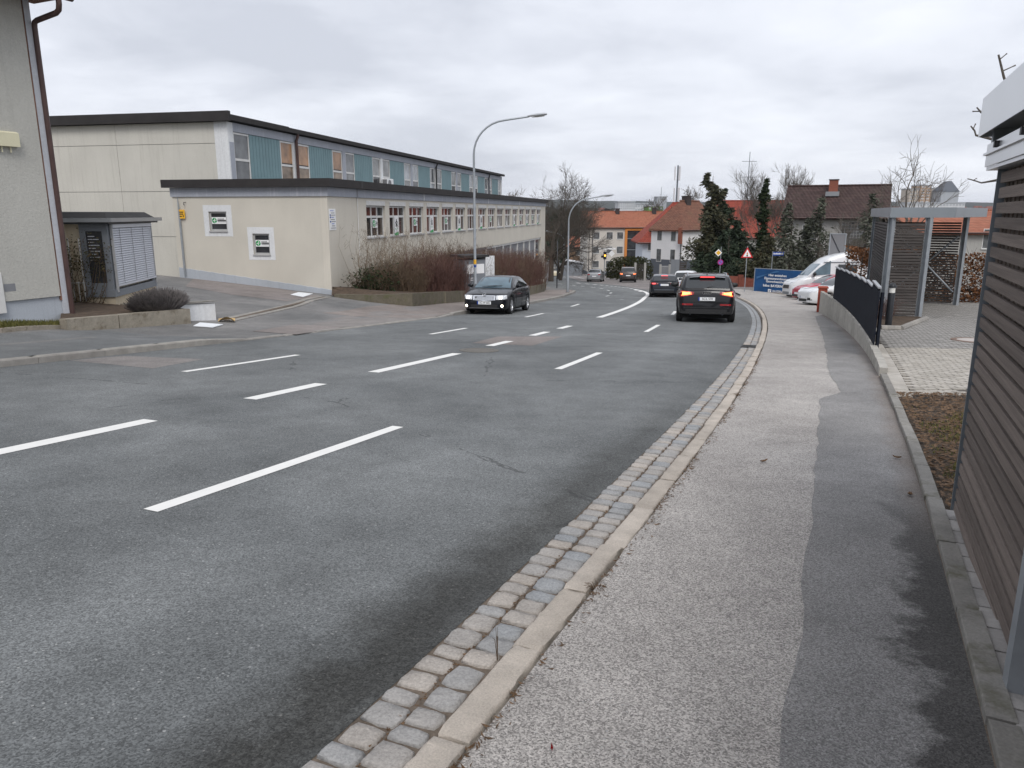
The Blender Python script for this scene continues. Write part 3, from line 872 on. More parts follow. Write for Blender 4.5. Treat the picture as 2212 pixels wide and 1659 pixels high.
# ---- yard on the right: soil bed, paving, cover
soil = st(strip('soil_bed', lambda Y: KR(Y) + .108, lambda Y: KR(Y) + 3.2, 4.6, 9.9, .15, 14, lambda x, y: Hy(x, y) + .025 * noise.noise(Vector((x * 3, y * 3, 0))), 'soil', -.02))
yard = st(strip('yard', lambda Y: KR(Y) + .10, lambda Y: KR(Y) + 12, 9.3, 29, .8, 10, Hy, 'joint_dark', -.02))
pav = MB().cbox(-.5, .5, -.5, .5, -1, 0, .035).mesh('paver'); pav.materials.append(MATS['paver'])
pav2 = MB().cbox(-.5, .5, -.5, .5, -1, 0, .035).mesh('paver'); pav2.materials.append(MATS['paver_grey'])
lst = []; r = 0; Y = 9.62
while Y < 26:
    X0 = KR(Y) + .33 if Y > 9 else 0
    x = X0 + (r % 2) * .1 + random.uniform(-.01, .01); 
    while x < X0 + min(11, 2.0 + (Y - 9.5) * 1.1):
        lst.append((x + .1, Y + .052)); x += .2
    Y += .104; r += 1
vis = []
for (x, y) in lst:
    dep = y * math.cos(PIT) - (Hy(x, y) - CAMZ) * math.sin(PIT); u = CX + FPX * x / dep
    vis.append((u < 2120 - max(0, (13 - y)) * 8, (x, y)))
inn = sorted([p for k, p in vis if k], key=lambda p: p[1])[:270]
ins = set(inn); rb = MB()
bx = MB().cbox(-.5, .5, -.5, .5, -1, 0, .035)
for (x, y) in lst:
    z = Hy(x, y) + random.uniform(-.002, .002); yaw = random.uniform(-.008, .008)
    if (x, y) in ins:
        piece('paver', pav, yard, (x, y, z), Vector((1, 0, 0)), Vector((0, 1, -.036)).normalized(), Vector((0, .036, 1)).normalized(), (.181, .085, .06), yaw)
    elif y > 12 or x > 0:
        rb.add([(x + v[0] * .181, y + v[1] * .085, z + v[2] * .03 - v[1] * .0036) for v in bx.v], bx.f[5:])
st(obj('paver', rb, 'paver_grey', yard), 'stuff')
Y = 9.6
while Y < 14.5:
    X = KR(Y) + .215; s_, t, n = basis(X, Y, KR, Hy)
    piece('border_paver', pav, yard, (X, Y, Hy(X, Y) + .004), s_, t, n, (.19, .29, .06), random.uniform(-.008, .008)); Y += .27
mh = onto(2103, 735, Hy)
manhole('yard_manhole', mh, .42, Hy, 'round yard manhole with pale lid and reddish ring in the paving', 'cover_frame', 'cover_lid')
Y = .6; kpath = st(strip('slab_path', lambda Y: KR(Y) + .112, lambda Y: KR(Y) + 3.4, .4, 4.62, .4, 4, Hy, 'mortar', -.03))
slabm = MB().cbox(-.5, .5, -.5, .5, -1, 0, .02).mesh('slab'); slabm.materials.append(MATS['slab'])
while Y < 4.6:
    L_ = .235; X = KR(Y + .1) + .30; s_, t, n = basis(X, Y + .1, KR, Hy)
    piece('slab', slabm, kpath, (X, Y + .1, Hy(X, Y) + .0), s_, t, n, (.36, L_ - .014, .06), random.uniform(-.01, .01)); Y += L_ * .9
# leaf litter and moss on the soil bed
mb = MB(); rl = random.Random(5)
for i in range(5200):
    Y = rl.uniform(4.7, 9.75); X = KR(Y) + .12 + rl.uniform(0, 1.6); z = Hy(X, Y) + .004; L_ = rl.uniform(.012, .042); an = rl.uniform(0, 6.28)
    c, s2 = math.cos(an), math.sin(an); k_ = rl.uniform(.35, .6)
    mb.add([(X - L_ * c, Y - L_ * s2, z + rl.uniform(0, .01)), (X + k_ * L_ * s2, Y - k_ * L_ * c, z + rl.uniform(0, .014)), (X + L_ * c, Y + L_ * s2, z + rl.uniform(0, .012)), (X - k_ * L_ * s2, Y + k_ * L_ * c, z + rl.uniform(0, .014))], [(0, 1, 2, 3)])
st(tag(obj('leaf_litter', mb, 'dead_leaf'), 'fallen brown leaves covering the soil bed beside the timber screen', 'leaves'), 'stuff')
mb = MB()
for i in range(7000):
    Y = rl.uniform(4.8, 8.6); X = KR(Y) + .2 + rl.uniform(0, 1.2)
    if noise.noise(Vector((X * 2.2, Y * 2.2, 4))) < -.02: continue
    z = Hy(X, Y); h_ = rl.uniform(.012, .035); an = rl.uniform(0, 6.28); c, s2 = math.cos(an) * .006, math.sin(an) * .006
    mb.add([(X - c, Y - s2, z), (X + c, Y + s2, z), (X + rl.uniform(-.02, .02), Y + rl.uniform(-.02, .02), z + h_)], [(0, 1, 2)])
st(tag(obj('moss_patch', mb, 'grass_leaf'), 'patchy green moss growing through the leaves of the soil bed', 'moss'), 'stuff')
# single fallen leaves on the footway
for k, (x, y, lab) in enumerate(((1650, 1000, 'curled brown leaf lying on the pale half of the footway'), (1193, 1628, 'tiny red scrap lying on the pale footway near the kerb'), (1937, 992, 'brown leaf lying against the edging stones'), (1965, 1072, 'pale torn leaf lying at the foot of the edging stones'))):
    p = onto(x, y, Hs); L_ = .035 if k != 1 else .008
    mb = MB().grid(4, 2, lambda u, v: ((u - .5) * 2 * L_, (v - .5) * L_ * (1.2 - abs(u - .5) * 1.9), .006 + .02 * abs(v - .5) + .012 * (u - .4)**2 * 4))
    o = obj('fallen_leaf' if k != 1 else 'litter_scrap', mb, 'dead_leaf' if k != 1 else 'tail_red'); o.location = p + Vector((0, 0, .004 if k != 2 else .006)); o.rotation_euler = (-.07, .02, k * 1.3 + .3)
    tag(o, lab, 'leaf' if k != 1 else 'litter')

# ------------------------------------------------------------------ helpers for flat prints
def prints(name, parent, M, layers, h=.0012):
    """one flat object made of coloured outlines; every layer a hair in front of the one below"""
    me = bpy.data.meshes.new(name); vs, fs, mi = [], [], []
    for i, (mat, pts) in enumerate(layers):
        if MATS[mat].name not in [m.name for m in me.materials]: me.materials.append(MATS[mat])
        k = [m.name for m in me.materials].index(MATS[mat].name)
        b = len(vs); vs += [tuple(M @ Vector((x, y, h * (i + 1)))) for x, y in pts]; fs.append(tuple(range(b, b + len(pts)))); mi.append(k)
    me.from_pydata(vs, [], fs)
    for p, k in zip(me.polygons, mi): p.material_index = k
    me.update(); return obj(name, me, None, parent)
def rect(x0, x1, y0, y1): return [(x0, y0), (x1, y0), (x1, y1), (x0, y1)]
def disc(cx, cy, r, n=20, a0=0, ry=None): return [(cx + r * math.cos(a0 + 6.2832 * i / n), cy + (ry or r) * math.sin(a0 + 6.2832 * i / n)) for i in range(n)]
def logo(w_, h_):
    r = h_ * .42; cx = -w_ / 2 + h_ * .5
    L = [('sign_white', rect(-w_ / 2, w_ / 2, -h_ / 2, h_ / 2)), ('sign_green', disc(cx, 0, r)),
         ('sign_white', [(cx - r * .95, -r * .15), (cx - r * .2, r * .1), (cx + r * .25, r * .85), (cx + r * .4, r * .75), (cx + r * .0, 0), (cx + r * .35, -r * .9), (cx + r * .2, -r * .95), (cx - r * .2, -r * .15)]),
         ('sign_white', [(cx + r * .0, 0), (cx + r * .9, r * .3), (cx + r * .95, r * .15), (cx + r * .1, -r * .12)])]
    x0 = cx + r * 1.25; x1 = w_ / 2 - w_ * .05
    for k, (a, t) in enumerate(((.55, .11), (.05, .17), (-.45, .09))):
        L.append(('sign_grey' if k != 1 else 'sign_black', rect(x0, x1 - (k == 0) * w_ * .12, h_ * .42 * a - h_ * t * .5, h_ * .42 * a + h_ * t * .5)))
    return L
def poster(w_, h_, k):
    rnd = random.Random(k); L = [('sign_white', rect(-w_ / 2, w_ / 2, -h_ / 2, h_ / 2)), ('sign_green', [(-w_ / 2, -h_ / 2), (w_ / 2, -h_ / 2), (w_ / 2, -h_ * .28), (0, -h_ * .31), (-w_ / 2, -h_ * .36)]),
         ('sign_white', rect(-w_ * .3, w_ * .25, -h_ * .25, -h_ * .20)), ('sign_green', rect(-w_ * .3, w_ * .3, -h_ * .17, -h_ * .10)), ('sign_white', rect(-w_ * .22, w_ * .22, -h_ * .16, -h_ * .11))]
    L.append(('sign_black' if k % 3 else 'sign_grey', [(-.25 * w_, -.02 * h_), (-.05 * w_, -.04 * h_), (.0, .06 * h_), (.1 * w_, -.05 * h_), (.3 * w_, -.01 * h_), (.2 * w_, .12 * h_), (.3 * w_, .2 * h_), (.1 * w_, .26 * h_), (.05 * w_, .36 * h_), (-.08 * w_, .35 * h_), (-.1 * w_, .25 * h_), (-.3 * w_, .17 * h_), (-.15 * w_, .1 * h_)]))
    L.append(('sign_white', disc(.03 * w_, .16 * h_, .07 * w_, 8)))
    return L
def plane_hit(x, y, o, n):
    d = ray(x, y); c = Vector((0, 0, CAMZ)); t = (Vector(o) - c).dot(Vector(n)) / d.dot(Vector(n)); return c + d * t
def local(o, p):
    q = Vector(p) - o.location; c, s_ = math.cos(-o.rotation_euler.z), math.sin(-o.rotation_euler.z)
    return Vector((q.x * c - q.y * s_, q.x * s_ + q.y * c, q.z))

# ------------------------------------------------------------------ low wing of the hall (cream, long window band)
WRZ = math.atan2(.9769, .2138)
wing = thing('low_wing', 'long cream single-storey wing with grey band, black roof edge and a row of triple windows', 'building', (-7.34, 30.5, 0), WRZ)
WLEN, WDEP = 50.6, 5.65
px0, pitch, ww = 3.85, 2.79, 2.22
wm = MB()
wins = [(px0 + i * pitch, px0 + i * pitch + ww) for i in range(16)]
edges = [0.0] + [v for w_ in wins for v in w_] + [WLEN]
wm.box(0, WLEN, 0, .3, -.84, .47)                       # parapet under the windows
wm.box(0, WLEN, .002, .3, 2.12, 2.24)
for i in range(0, len(edges), 2): wm.box(edges[i], edges[i + 1], .001, .3, .47, 2.12)
wm.box(0, px0 - .4, 0, .3, -3.6, -.84); wm.box(wins[-1][1] + .3, WLEN, 0, .3, -7.2, -.84)
wm.box(px0 - .4, wins[-1][1] + .3, .002, .3, -7.2, -2.9)
obj('side_wall', wm, 'wing_side_render', wing)
obj('end_wall', MB().box(WLEN - .3, WLEN - .001, .301, WDEP, -7.2, 2.24), 'wing_side_render', wing)
# front wall with two small windows in white surrounds
WN = Vector((-.2138, -.9769, 0)); WO = Vector((-7.34, 30.5, 0))
def wy(x, y):
    p = local(wing, plane_hit(x, y, WO, WN)); return p.y, p.z
FW = 6.95
f1 = (wy(492, 499), wy(450, 457)); f2 = (wy(584.4, 550), wy(545, 504.6))
def wallx(name, mat, parent, y0, y1, z0, z1, holes, th=.3, x=0):
    """wall across x with rectangular openings (y0,z0,y1,z1), all of it one mesh"""
    ycut = sorted({y0, y1, *[h[0] for h in holes], *[h[2] for h in holes]}); zcut = sorted({z0, z1, *[h[1] for h in holes], *[h[3] for h in holes]})
    m = MB()
    for i in range(len(ycut) - 1):
        run = None
        for j in range(len(zcut) - 1):
            yc, zc = (ycut[i] + ycut[i + 1]) / 2, (zcut[j] + zcut[j + 1]) / 2
            if not any(h[0] < yc < h[2] and h[1] < zc < h[3] for h in holes): m.box(x, x + th, ycut[i], ycut[i + 1], zcut[j], zcut[j + 1])
    return obj(name, m, mat, parent)
hl = []
for (a, b) in (f1, f2): hl.append((a[0], a[1], b[0], b[1]))
wallx('front_wall', 'wing_render', wing, .302, FW, -3.4, 2.24, hl)
obj('return_wall', MB().box(.31, 2.35, FW - .3, FW - .001, -3, 2.24), 'wing_render', wing)
for k, (y0, z0, y1, z1) in enumerate(hl):
    b_ = .24 if k == 0 else .22
    sr = MB().box(-.006, -.001, y0 - b_, y1 + b_, z1, z1 + .26).box(-.006, -.001, y0 - b_, y1 + b_, z0 - .22, z0).box(-.006, -.001, y0 - b_, y0, z0, z1).box(-.006, -.001, y1, y1 + b_, z0, z1)
    obj('painted_surround', sr, 'white_band', wing)
    wf = obj('window', MB().box(.06, .13, y0, y1, z0, z0 + .07).box(.06, .13, y0, y1, z1 - .07, z1).box(.06, .13, y0, y0 + .07, z0 + .07, z1 - .07).box(.06, .13, y1 - .07, y1, z0 + .07, z1 - .07), 'frame_grey', wing)
    obj('pane', MB().box(.09, .10, y0 + .07, y1 - .07, z0 + .07, z1 - .07), 'glass_dark', wf)
    obj('sill', MB().box(-.05, .12, y0 - .02, y1 + .02, z0 - .05, z0 - .001), 'frame_grey', wf)
    M = frame_on((.088, (y0 + y1) / 2, (z0 + z1) / 2 + .03), (0, -1, 0), (0, 0, 1))
    prints('sticker', wf, M, logo((y1 - y0) * .86, .27))
# plinth paint following the sloping drive
pm = MB(); N = 14
for i in range(N):
    ya, yb = FW * i / N, FW * (i + 1) / N
    za = lerp(-1.70, -.90, i / N); zb = lerp(-1.70, -.90, (i + 1) / N)
    pm.add([(-.012, ya, -3.2), (-.012, yb, -3.2), (-.012, yb, zb + .24), (-.012, ya, za + .22), (.0, yb, zb + .25), (.0, ya, za + .23)], [(3, 2, 1, 0), (5, 4, 2, 3)])
obj('plinth', pm, 'blue_plinth', wing)
# roof edge
def ring(x0, x1, y0, y1, z0, z1, th): return MB().box(x0, x1, y0, y0 + th, z0, z1).box(x0, x0 + th, y0 + th, y1, z0, z1)
obj('concrete_band', ring(-.06, WLEN + .06, -.06, FW + .05, 2.241, 2.60, .2), 'grey_band', wing)
obj('roof_edge', ring(-.28, WLEN + .25, -.28, FW + .28, 2.601, 2.92, .12), 'black_fascia', wing)
obj('roof', MB().box(-.15, WLEN + .1, -.15, WDEP - .02, 2.62, 2.80).box(-.15, 2.3, WDEP - .02, FW + .15, 2.62, 2.80), 'flat_roof_gravel', wing)
for u in (2.75, 11.6, 26.0, 37.0): obj('joint_strip', MB().box(u, u + .13, -.066, -.061, 2.242, 2.60), 'panel_grey' if u < 3 else 'white_band', wing)
obj('joint_strip', MB().box(2.75, 2.93, -.287, -.281, 2.602, 2.925), 'iron', wing)
obj('rain_pipe', MB().tube([(2.85, -.03, 2.24), (2.85, -.03, -.84)], .02, 6), 'frame_white', wing)
# triple windows
kinds = 'LPLPLPNPLCCPLPLP'
tones = ['glass_brown', 'glass_dark', 'glass_brown', 'glass_brown', 'glass_grey', 'glass_dark', 'glass_dark', 'glass_red', 'glass_brown', 'glass_brown', 'glass_dark', 'glass_brown', 'glass_red', 'glass_dark', 'glass_brown', 'glass_dark']
for i, (a, b) in enumerate(wins):
    z0, z1, zt, zc = .5, 1.90, 1.42, 1.92
    fr = MB(); y0, y1 = .10, .17
    fr.box(a + .001, a + .07, y0, y1, z0, z1).box(b - .07, b - .001, y0, y1, z0, z1).box(a + .07, b - .07, y0, y1, z0, z0 + .07).box(a + .07, b - .07, y0, y1, z1 - .06, z1).box(a + .07, b - .07, y0 - .01, y1, zt - .05, zt + .05)
    w3 = (b - a - .14) / 3
    for q in (1, 2): fr.box(a + .07 + q * w3 - .035, a + .07 + q * w3 + .035, y0 - .005, y1, z0 + .07, zt - .05).box(a + .07 + q * w3 - .035, a + .07 + q * w3 + .035, y0 - .005, y1, zt + .05, z1 - .06)
    wf = obj('window', fr, 'frame_white', wing)
    for q in range(3):
        xa, xb = a + .07 + q * w3 + (.035 if q else 0), a + .07 + (q + 1) * w3 - (.035 if q < 2 else 0)
        obj('pane', MB().box(xa, xb, .13, .14, z0 + .07, zt - .05), tones[i] if (q + i) % 4 else 'glass_dark', wf)
        obj('pane', MB().box(xa, xb, .13, .14, zt + .05, z1 - .06), 'glass_red' if (i * 3 + q) % 3 != 2 else 'glass_dark', wf)
    obj('blind_casing', MB().box(a + .001, b - .001, -.02, .16, zc, 2.119), 'frame_white', wf)
    obj('sill', MB().box(a - .04, b + .04, -.06, .11, .44, .499), 'frame_grey', wf)
    cx = a + .07 + w3 * 1.5; M = frame_on((cx, .127, 1.03), (1, 0, 0), (0, 0, 1))
    k = kinds[i]
    if k == 'L': prints('sticker', wf, frame_on((cx + .05, .09, 1.12), (1, 0, 0), (0, 0, 1)), logo(.60, .40))
    if k == 'P': prints('poster', wf, frame_on((cx, .09, .95), (1, 0, 0), (0, 0, 1)), poster(.56, .98, i))
    if k == 'C': prints('curtain', wf, M, [('curtain', [(-.3, -.42), (.2, -.42), (-.05, .0), (-.2, .35), (-.3, .35)])])
# lower storey band of grey panels behind the shrubs
for i in range(16):
    a, b = px0 - .4 + i * pitch, px0 - .4 + (i + 1) * pitch
    w2 = obj('lower_window', MB().box(a, a + .16, .06, .25, -2.9, -.84).box(a + .16, b, .06, .25, -1.0, -.84), 'frame_white' if i > 7 else 'panel_grey', wing)
    obj('lower_panel', MB().box(a + .16, b, .16, .2, -2.9, -1.0), 'panel_grey' if i < 15 else 'glass_grey', w2)
# wall prints and fittings
pc = plane_hit(718, 474, WO, Vector((.9769, -.2138, 0))); pl = local(wing, pc)
tg = thing('wall_sign', 'small white sign with blue text lines on the cream side wall', 'sign', pc, WRZ)
obj('sign_plate', MB().box(-.30, .30, -.012, -.001, -.42, .42), 'sign_white', tg)
L = []
for r_ in range(9):
    zc = .34 - r_ * .085
    if r_ in (2, 3, 5): L.append(('sign_blue', rect(-.26, -.16, zc - .03, zc + .03)))
    L.append(('sign_paleblue' if r_ % 3 == 0 else 'sign_grey', rect(-.12 if r_ % 4 else -.2, .12 + .13 * ((r_ * 7) % 3) / 2, zc - .012, zc + .012)))
prints('sign_text', tg, frame_on((0, -.0125, 0), (1, 0, 0), (0, 0, 1)), L)
ga = plane_hit(392.5, 462.5, WO + Vector((-.07 * .2138, -.07 * .9769, 0)), WN)
tg = thing('gas_plate', 'yellow marker plate with black lettering on the post at the end of the cream wall', 'sign', ga, WRZ)
obj('sign_plate', MB().box(-.02, -.004, -.15, .15, -.18, .18), 'sign_yellow', tg)
prints('sign_text', tg, frame_on((-.0205, 0, 0), (0, -1, 0), (0, 0, 1)), [('sign_black', rect(-.10, .10, .06, .10)), ('sign_black', rect(-.10, .08, -.02, .02)), ('sign_black', rect(-.10, .02, -.11, -.07)), ('sign_black', rect(.06, .10, -.12, -.03))])
y_, z_ = wy(393, 500)
obj('corner_pipe', MB().tube([(-.06, y_, -1.0), (-.06, y_, z_ + .75), (-.06, y_ + .02, 2.22)], [.045, .045, .012], 8), 'galvanised', wing)
obj('hook', MB().tube([(-.005, 6.35, 2.02), (-.12, 6.35, 2.02), (-.14, 6.35, 1.95), (-.10, 6.35, 1.9)], .015, 6), 'iron', wing)

# ------------------------------------------------------------------ tall hall behind
hall = thing('tall_hall', 'tall cream hall with teal panels, high windows and thin black roof edge behind the wing', 'building', (-12.36, 34.0, 0), WRZ)
HL = 52.5
zs = [-3.5, .53, 2.53, 4.56, 5.45]; yss = [.62, 5.6, 11.2, 17.0]
for i in range(4):
    for j in range(3): obj('wall_panel', MB().box(0, .25, yss[j] + .008, yss[j + 1] - .008, zs[i] + .010, zs[i + 1] - .010), 'hall_render', hall)
obj('wall_core', MB().box(.05, .24, .63, 17, -3.5, 5.44).box(.3, HL, .12, .3, -3.5, 3.0).box(HL - .3, HL, .3, 17, -3.5, 5.44).box(.3, HL - .3, 16.7, 16.95, -3.5, 5.44), 'panel_grey', hall)
obj('corner_pillar', MB().box(-.02, .40, -.03, .615, -3.5, 5.45), 'white_band', hall)
obj('paint_patch', MB().box(.06, .401, -.036, -.031, 2.75, 4.62), 'grey_band', hall)
obj('top_beam', MB().box(.401, HL, -.02, .3, 5.08, 5.45), 'grey_band', hall)
obj('roof', MB().box(-.1, HL + .1, -.1, 17.1, 5.50, 5.62), 'black_roofing', hall)
obj('roof_edge', MB().box(-.30, -.12, -.30, 17.2, 5.451, 5.86), 'black_fascia', hall)
obj('roof_edge', MB().box(-.119, HL + .25, -.30, -.11, 5.50, 5.70), 'black_fascia', hall)
obj('roof_fence', MB().box(-.12, 5.0, -.26, -.24, 5.7, 5.74), 'iron', hall)
NB_ = 9; bay = (HL - .4) / NB_
for i in range(NB_):
    u = .42 + i * bay
    obj('pillar', MB().box(u + bay - .42, u + bay - .002, -.015, .3, 2.7, 5.079), 'grey_band' if i % 2 else 'white_band', hall)
    e = u + bay - .42
    wdt = 1.27
    for q, xa in enumerate((u + .02, e - wdt - .02)):
        xb = xa + wdt; t_ = .07
        fr = MB().box(xa, xa + t_, .02, .10, 2.72, 5.06).box(xb - t_, xb, .02, .10, 2.72, 5.06).box(xa + t_, xb - t_, .02, .10, 4.98, 5.06).box(xa + t_, xb - t_, .02, .10, 3.86, 3.96)
        wf = obj('window', fr, 'frame_white', hall)
        tan = (i, q) in ((0, 1), (1, 0), (1, 1))
        g1 = 'glass_orange' if tan else ('glass_grey' if (i, q) == (0, 0) else ('glass_haze', 'glass_pale', 'glass_grey')[(i + q) % 3])
        g2 = 'glass_tan' if tan else ('glass_grey' if (i, q) == (0, 0) else ('glass_pale', 'glass_haze', 'glass_dark')[(i * 2 + q) % 3])
        obj('pane', MB().box(xa + t_, xb - t_, .055, .07, 3.96, 4.98), g1, wf)
        obj('pane', MB().box(xa + t_, xb - t_, .055, .07, 2.72, 3.86), g2, wf)
        if tan: obj('roller_blind', MB().box(xa + t_ + .02, xb - t_ - .02, .048, .0545, 3.97, 4.02), 'trim_black', wf)
    xa, xb = u + .02 + wdt + .02, e - wdt - .04
    m = MB(); n = 10; dxx = (xb - xa) / n
    for k in range(n):
        m.box(xa + k * dxx + .012, xa + (k + 1) * dxx - .012, .01, .06, 2.72, 5.06)
    m.box(xa, xb, .04, .1, 2.721, 5.061)
    obj('ribbed_panel', m, 'sheet_blue', hall)
for u in (5.95, 28.9, 46.3):
    obj('downpipe', MB().tube([(u, -.2, 5.52), (u, -.2, 5.35), (u, -.11, 5.15), (u, -.11, 2.75)], .075 if u < 6 else .06, 10), 'brown_copper' if u < 6 else 'trim_black', hall, True, 40)
ac = thing('air_conditioner', 'white outdoor air conditioning unit mounted below the high hall windows', 'air conditioner', (0, 0, 0), WRZ)
ac.location = Vector((-12.36, 34, 0)) + Vector((math.cos(WRZ) * 17.9 + math.sin(WRZ) * .04, math.sin(WRZ) * 17.9 - math.cos(WRZ) * .04, 3.08))
obj('casing', MB().cbox(-.55, .55, -.42, -.06, 0, .72, .03), 'white_plastic', ac)
obj('fan_grille', MB().lathe([(.28, -.012), (.28, 0), (.05, 0), (.05, -.012)], 20, (-.15, -.421, .36), 'y'), 'sign_grey', ac)
obj('side_grille', MB().box(-.556, -.551, -.39, -.1, .06, .66), 'sign_grey', ac)
for s_ in (-.4, .4): obj('bracket', MB().box(s_ - .02, s_ + .02, -.42, .02, -.05, -.001), 'trim_black', ac)
obj('hose', MB().tube([(.55, -.2, .5), (.72, -.2, .45), (.78, -.15, .1), (.75, -.1, -.3)], .03, 6), 'trim_black', ac)

# ------------------------------------------------------------------ house at the left edge
hc = onto(151, 694, Hl)
HRZ = math.atan2(.9078, .4194)
house = thing('corner_house', 'tall house with rough grey render, pale plinth and brown downpipe at its corner', 'house', (hc.x, hc.y, 0), HRZ)
HN = Vector((.9078, -.4194, 0)); HO = Vector((hc.x, hc.y, 0))
def hxz(x, y):
    p = local(house, plane_hit(x, y, HO, HN)); return p.x, p.z
zb = hxz(137, 638)[1]
zn_ = hxz(62, 44)[1]; zg = zn_ + .38
obj('rendered_wall', MB().box(-13, -.175, -.05, .25, zb, zg + .05), 'house_render', house)
obj('plinth', MB().box(-13, -.136, .0, .25, hc.z - 1.0, zb - .001), 'blue_plinth', house)
obj('seal_strip', MB().box(-.174, -.135, -.035, .2, zb - .1, zg + .05), 'rust_seal', house)
obj('corner_band', MB().box(-.134, .0, -.045, .25, hc.z - .9, zg + .05), 'corner_grey', house)
obj('rear_wall', MB().box(-13, 0, .251, 8, hc.z - .8, zg), 'house_render', house)
obj('downpipe', MB().tube([(.046, -.06, hc.z - .2), (.046, -.06, zn_ - .12), (.046, -.08, zn_ - .03), (.046, -.17, zn_), (.046, -.80, zn_ + .08), (.046, -.89, zn_ + .13), (.046, -.92, zn_ + .24), (.046, -.92, zg + .02)], .056, 12), 'brown_copper', house, True, 50)
for z_ in (.6, 2.8, 5.0): obj('pipe_clip', MB().lathe([(.046, -.02), (.052, -.02), (.052, .02), (.046, .02)], 12, (.046, -.06, z_)), 'iron', house)
obj('eave_gutter', MB().lathe([(.085, -13.2), (.085, .35)], 10, (0, -.92, zg + .05), 'x', math.pi, 2 * math.pi), 'brown_copper', house, True)
obj('soffit', MB().box(-13.2, .35, -.84, .3, zg + .055, zg + .1), 'wood_brown', house)
rm = MB(); rm.add([(-13.3, -.98, zg + .12), (.4, -.98, zg + .12), (.4, 4, zg + 3.4), (-13.3, 4, zg + 3.4), (-13.3, 8.85, zg + .12), (.4, 8.85, zg + .12)], [(0, 1, 2, 3), (3, 2, 5, 4)])
rf = obj('roof', rm, 'mixed_tiles', house, uvfn=lambda p: (p[0], p[1]))
xa, za = hxz(4, 300)
jb = thing('junction_box', 'cream electrical box on the rough grey house wall', 'box', HO + Vector((.4194, .9078, 0)) * xa + HN * .05 + Vector((0, 0, za)), HRZ)
obj('box_body', MB().cbox(-.26, .26, -.12, 0, -.15, .15, .03), 'cream_plastic', jb)
for s_ in (-.09, .09): obj('conduit', MB().tube([(s_, -.05, -.15), (s_, -.05, -.27)], .016, 6), 'cream_plastic', jb)
xa, za = hxz(18, 621)
obj('wall_vent', MB().box(xa - .12, xa + .12, -.053, -.051, za - .08, za + .08), 'panel_grey', house)
xa, za = hxz(2, 640)
obj('window_edge', MB().box(xa - 1.0, xa + .02, -.09, -.051, za - .35, za + .5), 'frame_white', house)
# grass verge at its foot
gs = [onto(x, y, Hl) for x, y in ((-180, 735), (148, 709), (147, 700), (-180, 715))]
verge = st(polysheet('grass_verge', [(p.x, p.y) for p in gs], Hl, 'soil', .03, None, .8))
mb = MB(); rl = random.Random(9)
for i in range(5000):
    u, v = rl.random(), rl.random(); p = gs[0].lerp(gs[1], u).lerp(gs[3].lerp(gs[2], u), v); h_ = rl.uniform(.05, .14); an = rl.uniform(0, 6.28)
    z = Hl(p.x, p.y) + .02
    mb.add([(p.x - .012 * math.cos(an), p.y - .012 * math.sin(an), z), (p.x + .012 * math.cos(an), p.y + .012 * math.sin(an), z), (p.x + rl.uniform(-.08, .08), p.y + rl.uniform(-.08, .08), z + h_)], [(0, 1, 2)])
st(tag(obj('verge_grass', mb, 'grass_leaf'), 'rough dry grass along the foot of the rendered house', 'grass'), 'stuff')
vk = sempty('verge_edging')
for i in range(6):
    p0, p1 = gs[0].lerp(gs[1], i / 6), gs[0].lerp(gs[1], (i + .985) / 6); t = (p1 - p0).normalized(); s2 = Vector((t.y, -t.x, 0)) * .05
    q = [p0 - s2, p0 + s2, p1 + s2, p1 - s2]
    obj('edging_stone', MB().prism([(v.x, v.y) for v in q], [Hl(v.x, v.y) - .1 for v in q], [Hl(v.x, v.y) + .07 for v in q]), 'old_concrete', vk)

# ------------------------------------------------------------------ flat-roofed annex with the big blind
A = at(253, 676, 19.5)
ARZ = R(7)
annex = thing('flat_annex', 'small flat-roofed annex with a lowered grey outside blind and black roof felt', 'building', (A.x, A.y, A.z), ARZ)
z_s = at(250, 628, 19.5).z - A.z; z_h = at(250, 484, 19.5).z - A.z
obj('lower_wall', MB().box(-3.4, 0, 0, 3.1, -.8, z_s), 'annex_render', annex)
obj('left_wall', MB().box(-3.4, -.68, .02, .2, z_s + .001, z_h), 'annex_render', annex)
obj('rear_wall', MB().box(-3.3, -.02, 2.9, 3.08, z_s + .001, z_h), 'annex_render', annex)
obj('sill_board', MB().box(-.72, .05, -.05, .02, z_s - .16, z_s + .02).box(.001, .05, .021, 3.12, z_s - .16, z_s + .02), 'grey_paint', annex)
wf = obj('window', MB().box(-.68, -.54, -.02, .08, z_s + .02, z_h).box(-.14, -.001, -.02, .08, z_s + .02, z_h).box(-.54, -.14, -.02, .08, z_s + .02, z_s + .2).box(-.54, -.14, -.02, .08, z_h - .18, z_h), 'grey_paint', annex)
obj('pane', MB().box(-.54, -.14, .02, .04, z_s + .2, z_h - .18), 'glass_dark', wf)
for k in range(9): obj('inner_blind_slat', MB().box(-.50, -.34 + .1 * (k % 2), .005, .018, z_h - .32 - k * .075, z_h - .30 - k * .075), 'blind_slat', wf)
wf2 = obj('window', MB().box(-.06, -.001, .081, .2, z_s + .02, z_h).box(-.06, -.001, 2.9, 3.08, z_s + .02, z_h).box(-.06, -.001, .2, 2.9, z_h - .08, z_h), 'grey_paint', annex)
obj('pane', MB().box(-.05, -.03, .2, 2.9, z_s + .02, z_h), 'glass_dark', wf2)
bl = obj('outside_blind', MB().box(.02, .10, .12, 2.98, z_h - .10, z_h - .01), 'blind_slat', annex)
obj('bottom_rail', MB().box(.03, .09, .12, 2.98, z_s + .10, z_s + .15), 'blind_slat', bl)
NS = 24; zb0, zb1 = z_s + .16, z_h - .11
